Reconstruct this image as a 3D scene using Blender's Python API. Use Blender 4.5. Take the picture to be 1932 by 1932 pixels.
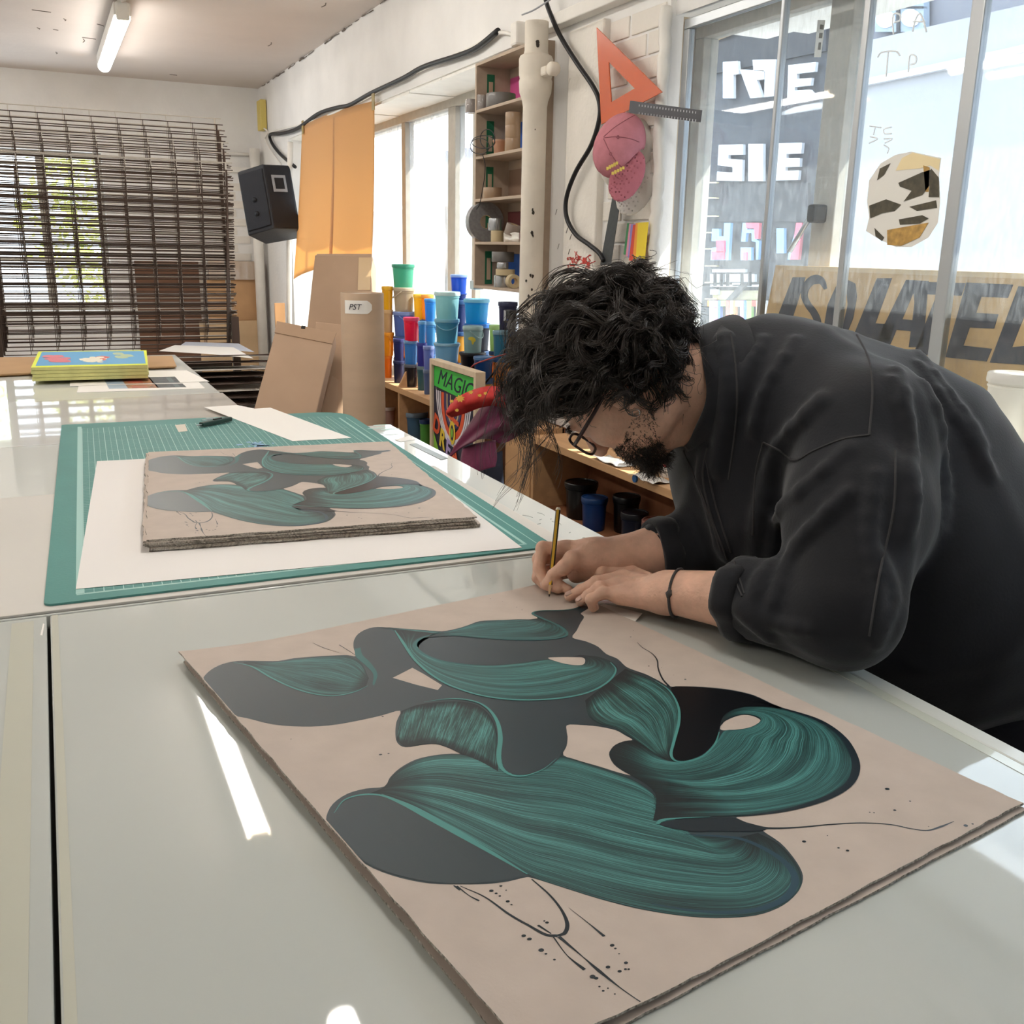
import bpy, bmesh, math, random
import numpy as np
from mathutils import Vector, Matrix
from mathutils.geometry import tessellate_polygon

for _o in list(bpy.data.objects):
    bpy.data.objects.remove(_o)
SC = bpy.context.scene
COL = SC.collection
random.seed(7)
rng = np.random.default_rng(7)

# ------------------------------------------------------------------ camera
F_PX, YAW, PITCH, ROLL = 1861.37, 0.4377, 0.2591, -0.0200
CAM = np.array([0.0, 0.0, 1.4])


def _cam_rows():
    cy, sy = math.cos(YAW), math.sin(YAW)
    fwd = np.array([sy * math.cos(PITCH), cy * math.cos(PITCH), -math.sin(PITCH)])
    right = np.array([cy, -sy, 0.0])
    down = np.cross(fwd, right)
    cr, sr = math.cos(ROLL), math.sin(ROLL)
    return np.stack([cr * right + sr * down, -sr * right + cr * down, fwd])


RC = _cam_rows()
cam_data = bpy.data.cameras.new('camera')
cam_data.sensor_width = 36.0
cam_data.lens = F_PX / 1932.0 * 36.0
cam_data.clip_start = 0.02
cam_data.clip_end = 200
cam = bpy.data.objects.new('camera', cam_data)
COL.objects.link(cam)
_m = Matrix.Identity(4)
for _i in range(3):
    _m[_i][0], _m[_i][1], _m[_i][2], _m[_i][3] = RC[0][_i], -RC[1][_i], -RC[2][_i], CAM[_i]
cam.matrix_world = _m
SC.camera = cam

# ------------------------------------------------------------------ world, sun, exposure
SC.view_settings.view_transform = 'Standard'
SC.view_settings.look = 'None'
SC.view_settings.gamma = 1.0
SC.view_settings.use_curve_mapping = False
SC.view_settings.exposure = 1.1
SC.cycles.use_denoising = True
SC.cycles.max_bounces = 8
SC.cycles.transparent_max_bounces = 12
SC.cycles.sample_clamp_indirect = 6.0
SC.cycles.caustics_reflective = False
SC.cycles.caustics_refractive = False

SKY_STRENGTH, SUN_STRENGTH, TUBE_STRENGTH = 2.8, 8.0, 14.0
world = bpy.data.worlds.new('world')
SC.world = world
world.use_nodes = True
_nt = world.node_tree
_bg = _nt.nodes['Background']
_bg.inputs[0].default_value = (0.90, 0.95, 1.0, 1)
_bg.inputs[1].default_value = SKY_STRENGTH

sun_data = bpy.data.lights.new('sun', 'SUN')
sun_data.energy = SUN_STRENGTH
sun_data.angle = math.radians(0.6)
sun_data.color = (1.0, 0.93, 0.80)
sun = bpy.data.objects.new('sun', sun_data)
COL.objects.link(sun)
sun.rotation_euler = Vector((-0.585, 0.20, -0.80)).to_track_quat('-Z', 'Y').to_euler()


# ------------------------------------------------------------------ rays of the photograph (for measuring real positions)
def ray(px, py):
    v = np.array([(px - 966.0) / F_PX, (py - 966.0) / F_PX, 1.0])
    return RC.T @ v


def onZ(px, py, z):
    d = ray(px, py)
    return CAM + d * ((z - CAM[2]) / d[2])


def onX(px, py, x):
    d = ray(px, py)
    return CAM + d * (x / d[0])


def onY(px, py, y):
    d = ray(px, py)
    return CAM + d * (y / d[1])


def atD(px, py, dep):
    return CAM + ray(px, py) * dep


def depth(P):
    return float(RC[2] @ (np.asarray(P, float) - CAM))


# ------------------------------------------------------------------ mesh helpers
class MB:
    """collects shapes, builds ONE mesh object"""

    def __init__(s):
        s.v, s.f, s.uv, s.mi = [], [], None, []

    def add(s, verts, faces, mi=0):
        o = len(s.v)
        s.v.extend([tuple(map(float, q)) for q in verts])
        s.f.extend([tuple(i + o for i in f) for f in faces])
        s.mi.extend([mi] * len(faces))
        return s

    def box(s, lo, hi, M=None, mi=0):
        x0, y0, z0 = lo
        x1, y1, z1 = hi
        V = [(x0, y0, z0), (x1, y0, z0), (x1, y1, z0), (x0, y1, z0), (x0, y0, z1), (x1, y0, z1), (x1, y1, z1), (x0, y1, z1)]
        if M is not None:
            V = [tuple(M @ Vector(q)) for q in V]
        return s.add(V, [(0, 3, 2, 1), (4, 5, 6, 7), (0, 1, 5, 4), (1, 2, 6, 5), (2, 3, 7, 6), (3, 0, 4, 7)], mi)

    def cbox(s, c, size, M=None, mi=0):
        return s.box([c[i] - size[i] / 2 for i in range(3)], [c[i] + size[i] / 2 for i in range(3)], M, mi)

    def tube(s, pts, r, n=8, cap=True, mi=0):
        P = [Vector(p) for p in pts]
        R = r if hasattr(r, '__len__') else [r] * len(P)
        up = None
        rings = []
        V = []
        for i, p in enumerate(P):
            t = (P[min(i + 1, len(P) - 1)] - P[max(i - 1, 0)])
            if t.length < 1e-9:
                t = Vector((0, 0, 1))
            t.normalize()
            if up is None:
                a = Vector((0, 0, 1)) if abs(t.z) < 0.9 else Vector((1, 0, 0))
                up = (a - t * a.dot(t)).normalized()
            else:
                up = (up - t * up.dot(t))
                if up.length < 1e-6:
                    up = t.orthogonal()
                up.normalize()
            b = t.cross(up)
            V += [p + (up * math.cos(2 * math.pi * k / n) + b * math.sin(2 * math.pi * k / n)) * R[i] for k in range(n)]
        Fc = []
        for i in range(len(P) - 1):
            for k in range(n):
                a0, a1 = i * n + k, i * n + (k + 1) % n
                Fc.append((a0, a1, a1 + n, a0 + n))
        if cap:
            Fc.append(tuple(range(n - 1, -1, -1)))
            Fc.append(tuple(range((len(P) - 1) * n, len(P) * n)))
        return s.add(V, Fc, mi)

    def lathe(s, prof, c=(0, 0, 0), n=24, M=None, mi=0, close=False):
        """prof: list of (r, z)"""
        V, Fc = [], []
        for r, z in prof:
            for k in range(n):
                a = 2 * math.pi * k / n
                V.append(Vector((c[0] + r * math.cos(a), c[1] + r * math.sin(a), c[2] + z)))
        m = len(prof)
        for i in range(m if close else m - 1):
            j = (i + 1) % m
            for k in range(n):
                a0, a1 = i * n + k, i * n + (k + 1) % n
                b0, b1 = j * n + k, j * n + (k + 1) % n
                Fc.append((a0, a1, b1, b0))
        if M is not None:
            V = [M @ q for q in V]
        return s.add(V, Fc, mi)

    def prism(s, poly, z0, z1, M=None, holes=(), mi=0):
        """poly in xy, extruded z0..z1"""
        loops = [list(poly)] + [list(h) for h in holes]
        flat = [q for l in loops for q in l]
        tri = tessellate_polygon([[Vector((q[0], q[1], 0)) for q in l] for l in loops])
        n = len(flat)
        V = [Vector((q[0], q[1], z0)) for q in flat] + [Vector((q[0], q[1], z1)) for q in flat]
        Fc = []
        for t in tri:
            a, b, c = t
            A, B, Cc = flat[a], flat[b], flat[c]
            if (B[0] - A[0]) * (Cc[1] - A[1]) - (B[1] - A[1]) * (Cc[0] - A[0]) < 0:
                a, c = c, a
            Fc.append((a + n, b + n, c + n))
            Fc.append((c, b, a))
        o = 0
        for l in loops:
            m = len(l)
            for i in range(m):
                j = (i + 1) % m
                Fc.append((o + i, o + j, o + j + n, o + i + n))
            o += m
        if M is not None:
            V = [M @ q for q in V]
        return s.add(V, Fc, mi)

    def grid(s, P, mi=0):
        """P: array [nu][nv][3]"""
        nu, nv = len(P), len(P[0])
        V = [P[i][j] for i in range(nu) for j in range(nv)]
        Fc = [(i * nv + j, (i + 1) * nv + j, (i + 1) * nv + j + 1, i * nv + j + 1) for i in range(nu - 1) for j in range(nv - 1)]
        o = len(s.v)
        s.add(V, Fc, mi)
        if s.uv is None:
            s.uv = {}
        for i in range(nu):
            for j in range(nv):
                s.uv[o + i * nv + j] = (i / (nu - 1), j / (nv - 1))
        return s

    def mesh(s, name, smooth=False):
        me = bpy.data.meshes.new(name)
        me.from_pydata(s.v, [], s.f)
        if s.uv is not None:
            l = me.uv_layers.new(name='UVMap')
            for lp in me.loops:
                l.data[lp.index].uv = s.uv.get(lp.vertex_index, (0, 0))
        if smooth:
            me.polygons.foreach_set('use_smooth', [True] * len(me.polygons))
        if any(s.mi):
            me.polygons.foreach_set('material_index', s.mi)
        me.update()
        return me

    def build(s, name, mats, parent=None, smooth=False, bevel=0, fix=True, sharp=None):
        me = s.mesh(name, smooth)
        if fix:
            bm = bmesh.new()
            bm.from_mesh(me)
            bmesh.ops.recalc_face_normals(bm, faces=bm.faces)
            bm.to_mesh(me)
            bm.free()
        o = obj(name, me, mats, parent)
        if smooth and sharp:
            try:
                me.set_sharp_from_angle(angle=math.radians(sharp))
            except Exception:
                pass
        if bevel:
            b = o.modifiers.new('bevel', 'BEVEL')
            b.width = bevel
            b.segments = 2
            b.limit_method = 'ANGLE'
        return o


def obj(name, me, mats, parent=None):
    o = bpy.data.objects.new(name, me)
    COL.objects.link(o)
    if mats is not None:
        for m in (mats if isinstance(mats, (list, tuple)) else [mats]):
            if len(me.materials) < (len(mats) if isinstance(mats, (list, tuple)) else 1):
                me.materials.append(m)
    if parent is not None:
        o.parent = parent
    return o


def tag(o, label=None, cat=None, group=None, kind=None):
    if label:
        o['label'] = label
    if cat:
        o['category'] = cat
    if group:
        o['group'] = group
    if kind:
        o['kind'] = kind
    return o


def thing(name, label, cat, loc=(0, 0, 0), rot=(0, 0, 0), group=None):
    e = bpy.data.objects.new(name, None)
    e.empty_display_size = 0.05
    COL.objects.link(e)
    e.location = loc
    e.rotation_euler = rot
    tag(e, label, cat, group)
    return e


def struct(o):
    o['kind'] = 'structure'
    return o


def catmull(pts, n=8, closed=False):
    P = np.array(pts, float)
    m = len(P)
    out = []
    rngi = range(m) if closed else range(m - 1)
    for i in rngi:
        p0 = P[(i - 1) % m] if (closed or i > 0) else 2 * P[0] - P[1]
        p1, p2 = P[i], P[(i + 1) % m]
        p3 = P[(i + 2) % m] if (closed or i + 2 < m) else 2 * P[-1] - P[-2]
        for k in range(n):
            t = k / n
            out.append(0.5 * (2 * p1 + (p2 - p0) * t + (2 * p0 - 5 * p1 + 4 * p2 - p3) * t * t + (3 * p1 - p0 - 3 * p2 + p3) * t ** 3))
    if not closed:
        out.append(P[-1])
    return np.array(out)


def resample(P, n):
    P = np.array(P, float)
    d = np.r_[0, np.cumsum(np.linalg.norm(np.diff(P, axis=0), axis=1))]
    t = np.linspace(0, d[-1], n)
    return np.stack([np.interp(t, d, P[:, k]) for k in range(P.shape[1])], 1)


# ------------------------------------------------------------------ materials
MATS = {}


def lin(h):
    """sRGB hex -> linear"""
    h = h.lstrip('#')
    c = [int(h[i:i + 2], 16) / 255 for i in (0, 2, 4)]
    return tuple(x / 12.92 if x <= 0.04045 else ((x + 0.055) / 1.055) ** 2.4 for x in c)


def mat(name, col, rough=0.6, spec=0.5, metal=0.0, var=0.0, vscale=8.0, bump=0.0, bscale=60.0, coat=0.0, trans=0.0, alpha=1.0, emit=None, estr=0.0, sub=0.0, col2=None, detail=4.0, stretch=None, sheen=0.0):
    if name in MATS:
        return MATS[name]
    if isinstance(col, str):
        col = lin(col)
    m = bpy.data.materials.new(name)
    m.use_nodes = True
    nt = m.node_tree
    p = nt.nodes['Principled BSDF']
    p.inputs['Base Color'].default_value = (*col, 1)
    p.inputs['Roughness'].default_value = rough
    p.inputs['Specular IOR Level'].default_value = spec
    p.inputs['Metallic'].default_value = metal
    p.inputs['Coat Weight'].default_value = coat
    p.inputs['Coat Roughness'].default_value = 0.03
    p.inputs['Transmission Weight'].default_value = trans
    p.inputs['Alpha'].default_value = alpha
    p.inputs['Subsurface Weight'].default_value = sub
    p.inputs['Sheen Weight'].default_value = sheen
    if emit is not None:
        p.inputs['Emission Color'].default_value = (*(lin(emit) if isinstance(emit, str) else emit), 1)
        p.inputs['Emission Strength'].default_value = estr
    if var or bump or col2 is not None:
        tc = nt.nodes.new('ShaderNodeTexCoord')
        mp = nt.nodes.new('ShaderNodeMapping')
        nt.links.new(tc.outputs['Object'], mp.inputs['Vector'])
        if stretch:
            mp.inputs['Scale'].default_value = stretch
        if var or col2 is not None:
            n = nt.nodes.new('ShaderNodeTexNoise')
            n.inputs['Scale'].default_value = vscale
            n.inputs['Detail'].default_value = detail
            nt.links.new(mp.outputs[0], n.inputs['Vector'])
            cr = nt.nodes.new('ShaderNodeValToRGB')
            if col2 is not None:
                c2 = lin(col2) if isinstance(col2, str) else col2
                a, b = col, c2
            else:
                a = tuple(max(0, c * (1 - var)) for c in col)
                b = tuple(min(1, c * (1 + var)) for c in col)
            cr.color_ramp.elements[0].position = 0.3
            cr.color_ramp.elements[1].position = 0.7
            cr.color_ramp.elements[0].color = (*a, 1)
            cr.color_ramp.elements[1].color = (*b, 1)
            nt.links.new(n.outputs['Fac'], cr.inputs['Fac'])
            nt.links.new(cr.outputs['Color'], p.inputs['Base Color'])
        if bump:
            n2 = nt.nodes.new('ShaderNodeTexNoise')
            n2.inputs['Scale'].default_value = bscale
            n2.inputs['Detail'].default_value = 5
            nt.links.new(mp.outputs[0], n2.inputs['Vector'])
            bp = nt.nodes.new('ShaderNodeBump')
            bp.inputs['Strength'].default_value = bump
            bp.inputs['Distance'].default_value = 0.01
            nt.links.new(n2.outputs['Fac'], bp.inputs['Height'])
            nt.links.new(bp.outputs[0], p.inputs['Normal'])
    MATS[name] = m
    return m


def glass_mat(name, dust=0.12, tint=(0.95, 0.98, 1.0), gloss=0.06, streak=(60, 60, 2.2), dustcol=(0.85, 0.9, 0.95), contrast=(0.4, 0.72)):
    """clear pane with dirt on it: transparent + mirror-like reflection + scattering dust"""
    m = bpy.data.materials.new(name)
    m.use_nodes = True
    nt = m.node_tree
    nt.nodes.clear()
    out = nt.nodes.new('ShaderNodeOutputMaterial')
    tr = nt.nodes.new('ShaderNodeBsdfTransparent')
    tr.inputs[0].default_value = (*tint, 1)
    gl = nt.nodes.new('ShaderNodeBsdfGlossy')
    gl.inputs['Roughness'].default_value = 0.02
    lw = nt.nodes.new('ShaderNodeLayerWeight')
    lw.inputs[0].default_value = 0.5
    pw = nt.nodes.new('ShaderNodeMath')
    pw.operation = 'POWER'
    pw.inputs[1].default_value = 5.0
    nt.links.new(lw.outputs['Facing'], pw.inputs[0])
    fr = nt.nodes.new('ShaderNodeMath')
    fr.operation = 'MULTIPLY_ADD'
    fr.inputs[1].default_value = 0.7
    fr.inputs[2].default_value = gloss * 0.5
    nt.links.new(pw.outputs[0], fr.inputs[0])
    mx = nt.nodes.new('ShaderNodeMixShader')
    nt.links.new(fr.outputs[0], mx.inputs[0])
    nt.links.new(tr.outputs[0], mx.inputs[1])
    nt.links.new(gl.outputs[0], mx.inputs[2])
    tl = nt.nodes.new('ShaderNodeBsdfTranslucent')
    tl.inputs[0].default_value = (*dustcol, 1)
    df = nt.nodes.new('ShaderNodeBsdfDiffuse')
    df.inputs[0].default_value = (*dustcol, 1)
    dm = nt.nodes.new('ShaderNodeMixShader')
    dm.inputs[0].default_value = 0.4
    nt.links.new(tl.outputs[0], dm.inputs[1])
    nt.links.new(df.outputs[0], dm.inputs[2])
    tc = nt.nodes.new('ShaderNodeTexCoord')
    mp = nt.nodes.new('ShaderNodeMapping')
    mp.inputs['Scale'].default_value = streak
    nt.links.new(tc.outputs['Object'], mp.inputs[0])
    n = nt.nodes.new('ShaderNodeTexNoise')
    n.inputs['Scale'].default_value = 1.0
    n.inputs['Detail'].default_value = 6
    nt.links.new(mp.outputs[0], n.inputs['Vector'])
    mr = nt.nodes.new('ShaderNodeMapRange')
    mr.inputs['From Min'].default_value = contrast[0]
    mr.inputs['From Max'].default_value = contrast[1]
    mr.inputs['To Min'].default_value = dust * 0.6
    mr.inputs['To Max'].default_value = min(1, dust * 2.2)
    nt.links.new(n.outputs['Fac'], mr.inputs['Value'])
    fm = nt.nodes.new('ShaderNodeMixShader')
    nt.links.new(mr.outputs[0], fm.inputs[0])
    nt.links.new(mx.outputs[0], fm.inputs[1])
    nt.links.new(dm.outputs[0], fm.inputs[2])
    nt.links.new(fm.outputs[0], out.inputs[0])
    MATS[name] = m
    return m


def text_mesh(txt, size=1.0, bold=0.0, shear=0.0, extrude=0.0):
    cu = bpy.data.curves.new('t', 'FONT')
    cu.body = txt
    cu.size = size
    cu.offset = bold
    cu.shear = shear
    cu.extrude = extrude
    cu.align_x = 'CENTER'
    cu.align_y = 'CENTER'
    cu.resolution_u = 3
    o = bpy.data.objects.new('t', cu)
    COL.objects.link(o)
    bpy.context.view_layer.update()
    me = bpy.data.meshes.new_from_object(o.evaluated_get(bpy.context.evaluated_depsgraph_get()))
    bpy.data.objects.remove(o)
    me.materials.clear()
    return me


def place_text(name, txt, size, M, material, parent=None, bold=0.0, shear=0.0, extrude=0.0005, sx=1.0):
    me = text_mesh(txt, size, bold, shear, extrude)
    me.transform(Matrix.Diagonal((sx, 1, 1, 1)))
    o = obj(name, me, material, parent)
    o.matrix_local = M
    return o


def frame_axes(ax, ay, o):
    """matrix with local x -> ax, y -> ay, z -> ax x ay"""
    ax, ay = Vector(ax).normalized(), Vector(ay).normalized()
    az = ax.cross(ay)
    M = Matrix.Identity(4)
    for i in range(3):
        M[i][0], M[i][1], M[i][2], M[i][3] = ax[i], ay[i], az[i], o[i]
    return M
# ================================================================== the room
XW, ZC, ZB, YB = 1.85, 2.72, 2.215, 9.35
XL, YR = -3.4, -2.6
m_wall = mat('painted_wall', '#efedea', 0.75, 0.3, var=0.05, vscale=3.0, bump=0.25, bscale=35)
m_brickpaint = mat('painted_brick', '#ebe5dc', 0.7, 0.3, var=0.05, vscale=6, bump=0.35, bscale=50)
m_ceil = mat('painted_ceiling', '#ded3cb', 0.85, 0.2, var=0.035, vscale=2.0, bump=0.15, bscale=20)
m_floor = mat('concrete_floor', '#8d8780', 0.7, 0.4, var=0.2, vscale=4, bump=0.1)
m_white = mat('white_paint', '#eeeae3', 0.5, 0.4, var=0.04, vscale=10, bump=0.1, bscale=40)
m_alu = mat('aluminium', '#b4b8bb', 0.38, 0.5, metal=0.75)
m_frame = mat('grey_frame', '#b9b4aa', 0.5, 0.4, var=0.08, vscale=20)
m_beige = mat('beige_reveal', '#cbbda9', 0.7, 0.3, var=0.06)
m_pane = glass_mat('dusty_pane', dust=0.045, streak=(60, 140, 30), contrast=(0.42, 0.75))
m_pane2 = glass_mat('sunlit_dusty_pane', dust=0.15, streak=(10, 26, 3), dustcol=(0.9, 0.95, 1.0))
m_dark = mat('dark_gap', '#2a2723', 0.8)
m_black = mat('black_rubber', '#16161a', 0.5, 0.4)

o = struct(MB().box((XL, YR, -0.1), (2.4, YB, 0)).build('floor', m_floor))
o = struct(MB().box((XL, YR, ZC), (2.4, YB, ZC + 0.12)).build('ceiling', m_ceil))
ceiling = o
# hairline cracks and flaking spots of the ceiling paint
mc = mat('old_crack', '#6b5f55', 0.9)
cr = MB()
for (x, y, L, a) in ((183, 45, 9, 0.4), (120, 35, 5, 1.2), (60, 18, 22, 0.05), (155, 70, 16, 0.1), (157, 73, 10, 1.5), (100, 55, 6, 0.2), (105, 98, 5, 1.4), (70, 52, 4, 0.9), (320, 140, 9, 0.1), (512, 80, 10, 1.5), (615, 5, 10, 1.5)):
    p = onZ(x, y, ZC)
    s = depth(p) / F_PX * L * 1.5
    q = p + np.array([math.cos(a), math.sin(a) * 2.5, 0]) * s
    cr.tube([(p[0], p[1], ZC - 0.0006), ((p[0] + q[0]) / 2 + 0.01, (p[1] + q[1]) / 2, ZC - 0.001), (q[0], q[1], ZC - 0.0006)], 0.003, 4)
cr.build('paint_crack', mc, ceiling)
# ragged line where ceiling and beam meet
cr = MB()
pts = [(XW - 0.003 - 0.006 * random.random(), y, ZC - 0.004 - 0.008 * random.random()) for y in np.linspace(5.0, 9.3, 60)]
for i in range(0, 58):
    if random.random() < 0.8:
        cr.tube(pts[i:i + 2], 0.002 + 0.004 * random.random(), 4)
cr.build('joint_crack', mc, ceiling)

# back wall with its window opening
WBX0, WBX1, WBZ0, WBZ1 = -1.35, 0.53, 0.83, 2.12
mb = MB()
mb.box((XL, YB, 0), (WBX0, YB + 0.25, ZC)).box((WBX1, YB, 0), (2.4, YB + 0.25, ZC))
mb.box((WBX0, YB, 0), (WBX1, YB + 0.25, WBZ0)).box((WBX0, YB, WBZ1), (WBX1, YB + 0.25, ZC))
wall_back = struct(mb.build('wall_back', m_wall))
# lintel ledge and surface pipe on the back wall
MB().box((0.9, YB - 0.04, 2.02), (XW, YB, 2.06)).build('ledge', m_white, wall_back)
MB().tube([(1.45, YB - 0.03, 2.17), (XW - 0.02, YB - 0.03, 2.17)], 0.014, 8).build('conduit', m_white, wall_back, smooth=True)
# painted bricks of the back wall that show beside the rack
bm_ = MB().box((-0.105, 0, -0.031), (0.105, 0.012, 0.031)).mesh('brick')
for r in range(18):
    for c in range(4):
        x = 1.06 + c * 0.222 + (0.11 if r % 2 else 0)
        if x + 0.1 > XW - 0.03:
            continue
        b = obj('brick', bm_, m_brickpaint, wall_back)
        b.location = (x, YB - 0.006 - 0.003 * random.random(), 0.62 + r * 0.075)
        bv = b
struct(MB().box((XL - 0.2, YR, 0), (XL, YB, ZC)).build('wall_left', m_wall))
struct(MB().box((XL, YR - 0.2, 0), (2.4, YR, ZC)).build('wall_rear', m_wall))


def window_grid(name, axis, c, a0, a1, z0, z1, posts, rails, fr, mf, mp, th=0.05, glass=0.006):
    """frame bars + panes of a window standing in the plane axis=c; posts / rails are (centre, width)"""
    e = bpy.data.objects.new(name, None)
    COL.objects.link(e)
    e['kind'] = 'structure'

    def bx(p0, p1, q0, q1, t0, t1):
        if axis == 'x':
            return MB().box((c + t0, p0, q0), (c + t1, p1, q1))
        return MB().box((p0, c + t0, q0), (p1, c + t1, q1))
    bx(a0, a1, z0, z0 + fr, -th / 2, th / 2).build('window_frame', mf, e, bevel=0.003)
    bx(a0, a1, z1 - fr, z1, -th / 2, th / 2).build('window_frame', mf, e, bevel=0.003)
    bx(a0, a0 + fr, z0 + fr, z1 - fr, -th / 2, th / 2).build('window_frame', mf, e, bevel=0.003)
    bx(a1 - fr, a1, z0 + fr, z1 - fr, -th / 2, th / 2).build('window_frame', mf, e, bevel=0.003)
    xs = [a0 + fr]
    for (p, w) in sorted(posts):
        bx(p - w / 2, p + w / 2, z0 + fr, z1 - fr, -th / 2, th / 2).build('mullion', mf, e, bevel=0.003)
        xs += [p - w / 2, p + w / 2]
    xs.append(a1 - fr)
    zs = [z0 + fr]
    for (p, w) in sorted(rails):
        zs += [p - w / 2, p + w / 2]
        for i in range(0, len(xs), 2):
            bx(xs[i], xs[i + 1], p - w / 2, p + w / 2, -th / 2, th / 2).build('glazing_bar', mf, e, bevel=0.003)
    zs.append(z1 - fr)
    for i in range(0, len(xs), 2):
        for j in range(0, len(zs), 2):
            bx(xs[i], xs[i + 1], zs[j], zs[j + 1], -glass / 2, glass / 2).build('pane', mp, e)
    return e


w = window_grid('window_3', 'y', YB + 0.12, WBX0, WBX1, WBZ0, WBZ1, [(-0.62, 0.05), (0.06, 0.07)], [(1.25, 0.04)], 0.05, m_frame, m_pane)

# right-hand wall: beam, piers, parapets
mb = MB()
mb.box((XW, YR, ZB), (2.4, YB, ZC))
mb.box((XW, 8.25, 0), (2.4, YB, ZB))
mb.box((XW, 3.08, 0), (2.12, 3.92, ZB))
mb.box((XW, 2.86, 0), (XW + 0.05, 3.08, ZB))
mb.box((XW + 0.05, 2.86, 0), (2.12, 3.08, 1.02))
mb.box((XW + 0.05, 2.86, 2.14), (2.4, 3.08, ZB))
mb.box((XW, 3.92, 0), (2.4, 8.25, 0.70))
mb.box((XW + 0.02, YR, 0), (2.4, 2.86, 1.02))
mb.box((XW + 0.02, YR, 2.12), (2.4, 2.86, ZB))
mb.box((XW + 0.02, YR, 1.02), (2.4, -1.9, ZB))
wall_right = struct(mb.build('wall_right', m_wall))
# cornice ledge below the beam, above the pier
MB().box((XW - 0.05, 2.3, 2.205), (XW, 3.75, 2.25)).build('ledge', m_white, wall_right, bevel=0.004)
# pilaster with a ragged top
p0, p1 = onX(1066, 300, XW - 0.03), onX(1128, 300, XW - 0.03)
zt = onX(1090, 52, XW - 0.03)[2]
MB().box((XW - 0.03, p1[1], 0.9), (XW + 0.01, p0[1], zt)).build('pilaster', m_brickpaint, wall_right, bevel=0.008)
# painted bricks of the pier
y_lo, y_hi = 2.875, p1[1] - 0.004
for r in range(15):
    y = y_lo - (0.11 if r % 2 else 0.0)
    while y < y_hi:
        a_, b_ = max(y, y_lo), min(y + 0.212, y_hi)
        if b_ - a_ > 0.03:
            bk = MB().box((-0.004 - 0.003 * random.random(), a_ + 0.004, -0.0325), (0.002, b_ - 0.004, 0.0325)).build('brick', m_brickpaint, wall_right, bevel=0.003)
            bk.location = (XW, 0, 1.10 + r * 0.0735)
        y += 0.222
# vertical bead of filler / old pipe beside the window frame
P = [onX(x, y, XW - 0.02) for x, y in ((1258, 12), (1254, 80), (1251, 140), (1248, 200), (1245, 270), (1243, 340), (1237, 420), (1232, 500), (1228, 600))]
P = resample(P, 40) + rng.normal(0, 0.0025, (40, 3))
MB().tube(P, [0.017 + 0.005 * random.random() for _ in P], 8).build('old_pipe', m_white, wall_right, smooth=True)
# red scribbled paint on the pier
mr = mat('red_paint_smear', '#c9483f', 0.7, var=0.3, vscale=60)
mb = MB()
for k in range(46):
    a = onX(1070 + 45 * random.random(), 484 + 22 * random.random(), XW - 0.0315)
    b_ = a + np.array([0, rng.normal(0, 0.02), rng.normal(0, 0.012)])
    mb.tube([a, (a + b_) / 2 + np.array([0, 0.004, 0]), b_], 0.0016, 4)
for (x, y, w_, h_) in ((1103, 492, 0.03, 0.022), (1110, 499, 0.02, 0.02)):
    a = onX(x, y, XW - 0.031)
    mb.cbox(a, (0.001, w_, h_))
mb.build('red_paint', mr, wall_right)
# black knocks in the paint
mb = MB()
for (x, y, L) in ((1068, 440, 9), (1075, 452, 7), (1072, 480, 6), (1048, 405, 5), (1052, 470, 6)):
    a = onX(x, y, XW - 0.031)
    mb.tube([a, a + np.array([0, -0.012, 0.02])], 0.0012, 4)
mb.build('paint_chip', mat('chip', '#57504a', 0.9), wall_right)
# long sill of the far window
struct(MB().box((XW - 0.02, 3.92, 0.70), (2.14, 8.25, 0.73)).build('trim_1', m_white))
# soffit boards over the far window
for k in range(9):
    y0 = 3.95 + k * 0.475
    MB().box((XW + 0.01, y0, ZB - 0.012 - 0.004 * (k % 2)), (2.14, y0 + 0.467, ZB)).build('soffit_board', m_white, wall_right)
# far window
ym = [onX(x, 350, 2.15)[1] for x in (770, 861, 888)]
window_grid('window_1', 'x', 2.15, 3.92, 8.25, 0.73, ZB, [(ym[0], 0.07), (ym[1], 0.11), (ym[2] - 0.12, 0.05), (4.45, 0.05), (7.3, 0.07)], [], 0.06, m_frame, m_pane2, th=0.06)
# pipes and block in the far corner
pc = thing('corner_pipe', 'white vertical pipe in the far corner beside the speaker', 'pipe')
P = [onX(x, y, XW - 0.05) for x, y in ((548, 268), (545, 420), (546, 640))]
MB().tube(P, 0.022, 8).build('pipe', m_white, pc, smooth=True)
MB().tube([(XW - 0.08, YB - 0.12, 0.3), (XW - 0.08, YB - 0.12, ZB)], 0.045, 10).build('pipe', m_white, pc, smooth=True)
c = onX(494, 218, XW - 0.03)
tag(MB().cbox(c, (0.05, 0.16, 0.24)).build('sanding_block', mat('yellow_block', '#d8c470', 0.8), bevel=0.006), 'narrow yellow strip fixed to the beam above the speaker', 'strip')

# near window: outer timber window + inner sliding aluminium panes
YN1 = 2.84
yo = [onX(1578, 300, 2.06)[1]]
window_grid('window_2', 'x', 2.06, -1.9, 2.98, 1.04, 2.135, [(yo[0], 0.09), (0.75, 0.09), (-0.3, 0.09)], [], 0.05, m_frame, m_pane, th=0.06)
ys = [onX(x, 300, XW + 0.03)[1] for x in (1459, 1613, 1815)]
w4 = window_grid('window_4', 'x', XW + 0.03, -1.9, YN1 - 0.03, 1.03, 2.10, [(ys[0], 0.014), (ys[1], 0.020), (ys[2], 0.036), (1.05, 0.03), (0.55, 0.05), (-0.1, 0.03), (-0.9, 0.05)], [], 0.03, m_alu, m_pane, th=0.022, glass=0.004)
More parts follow.
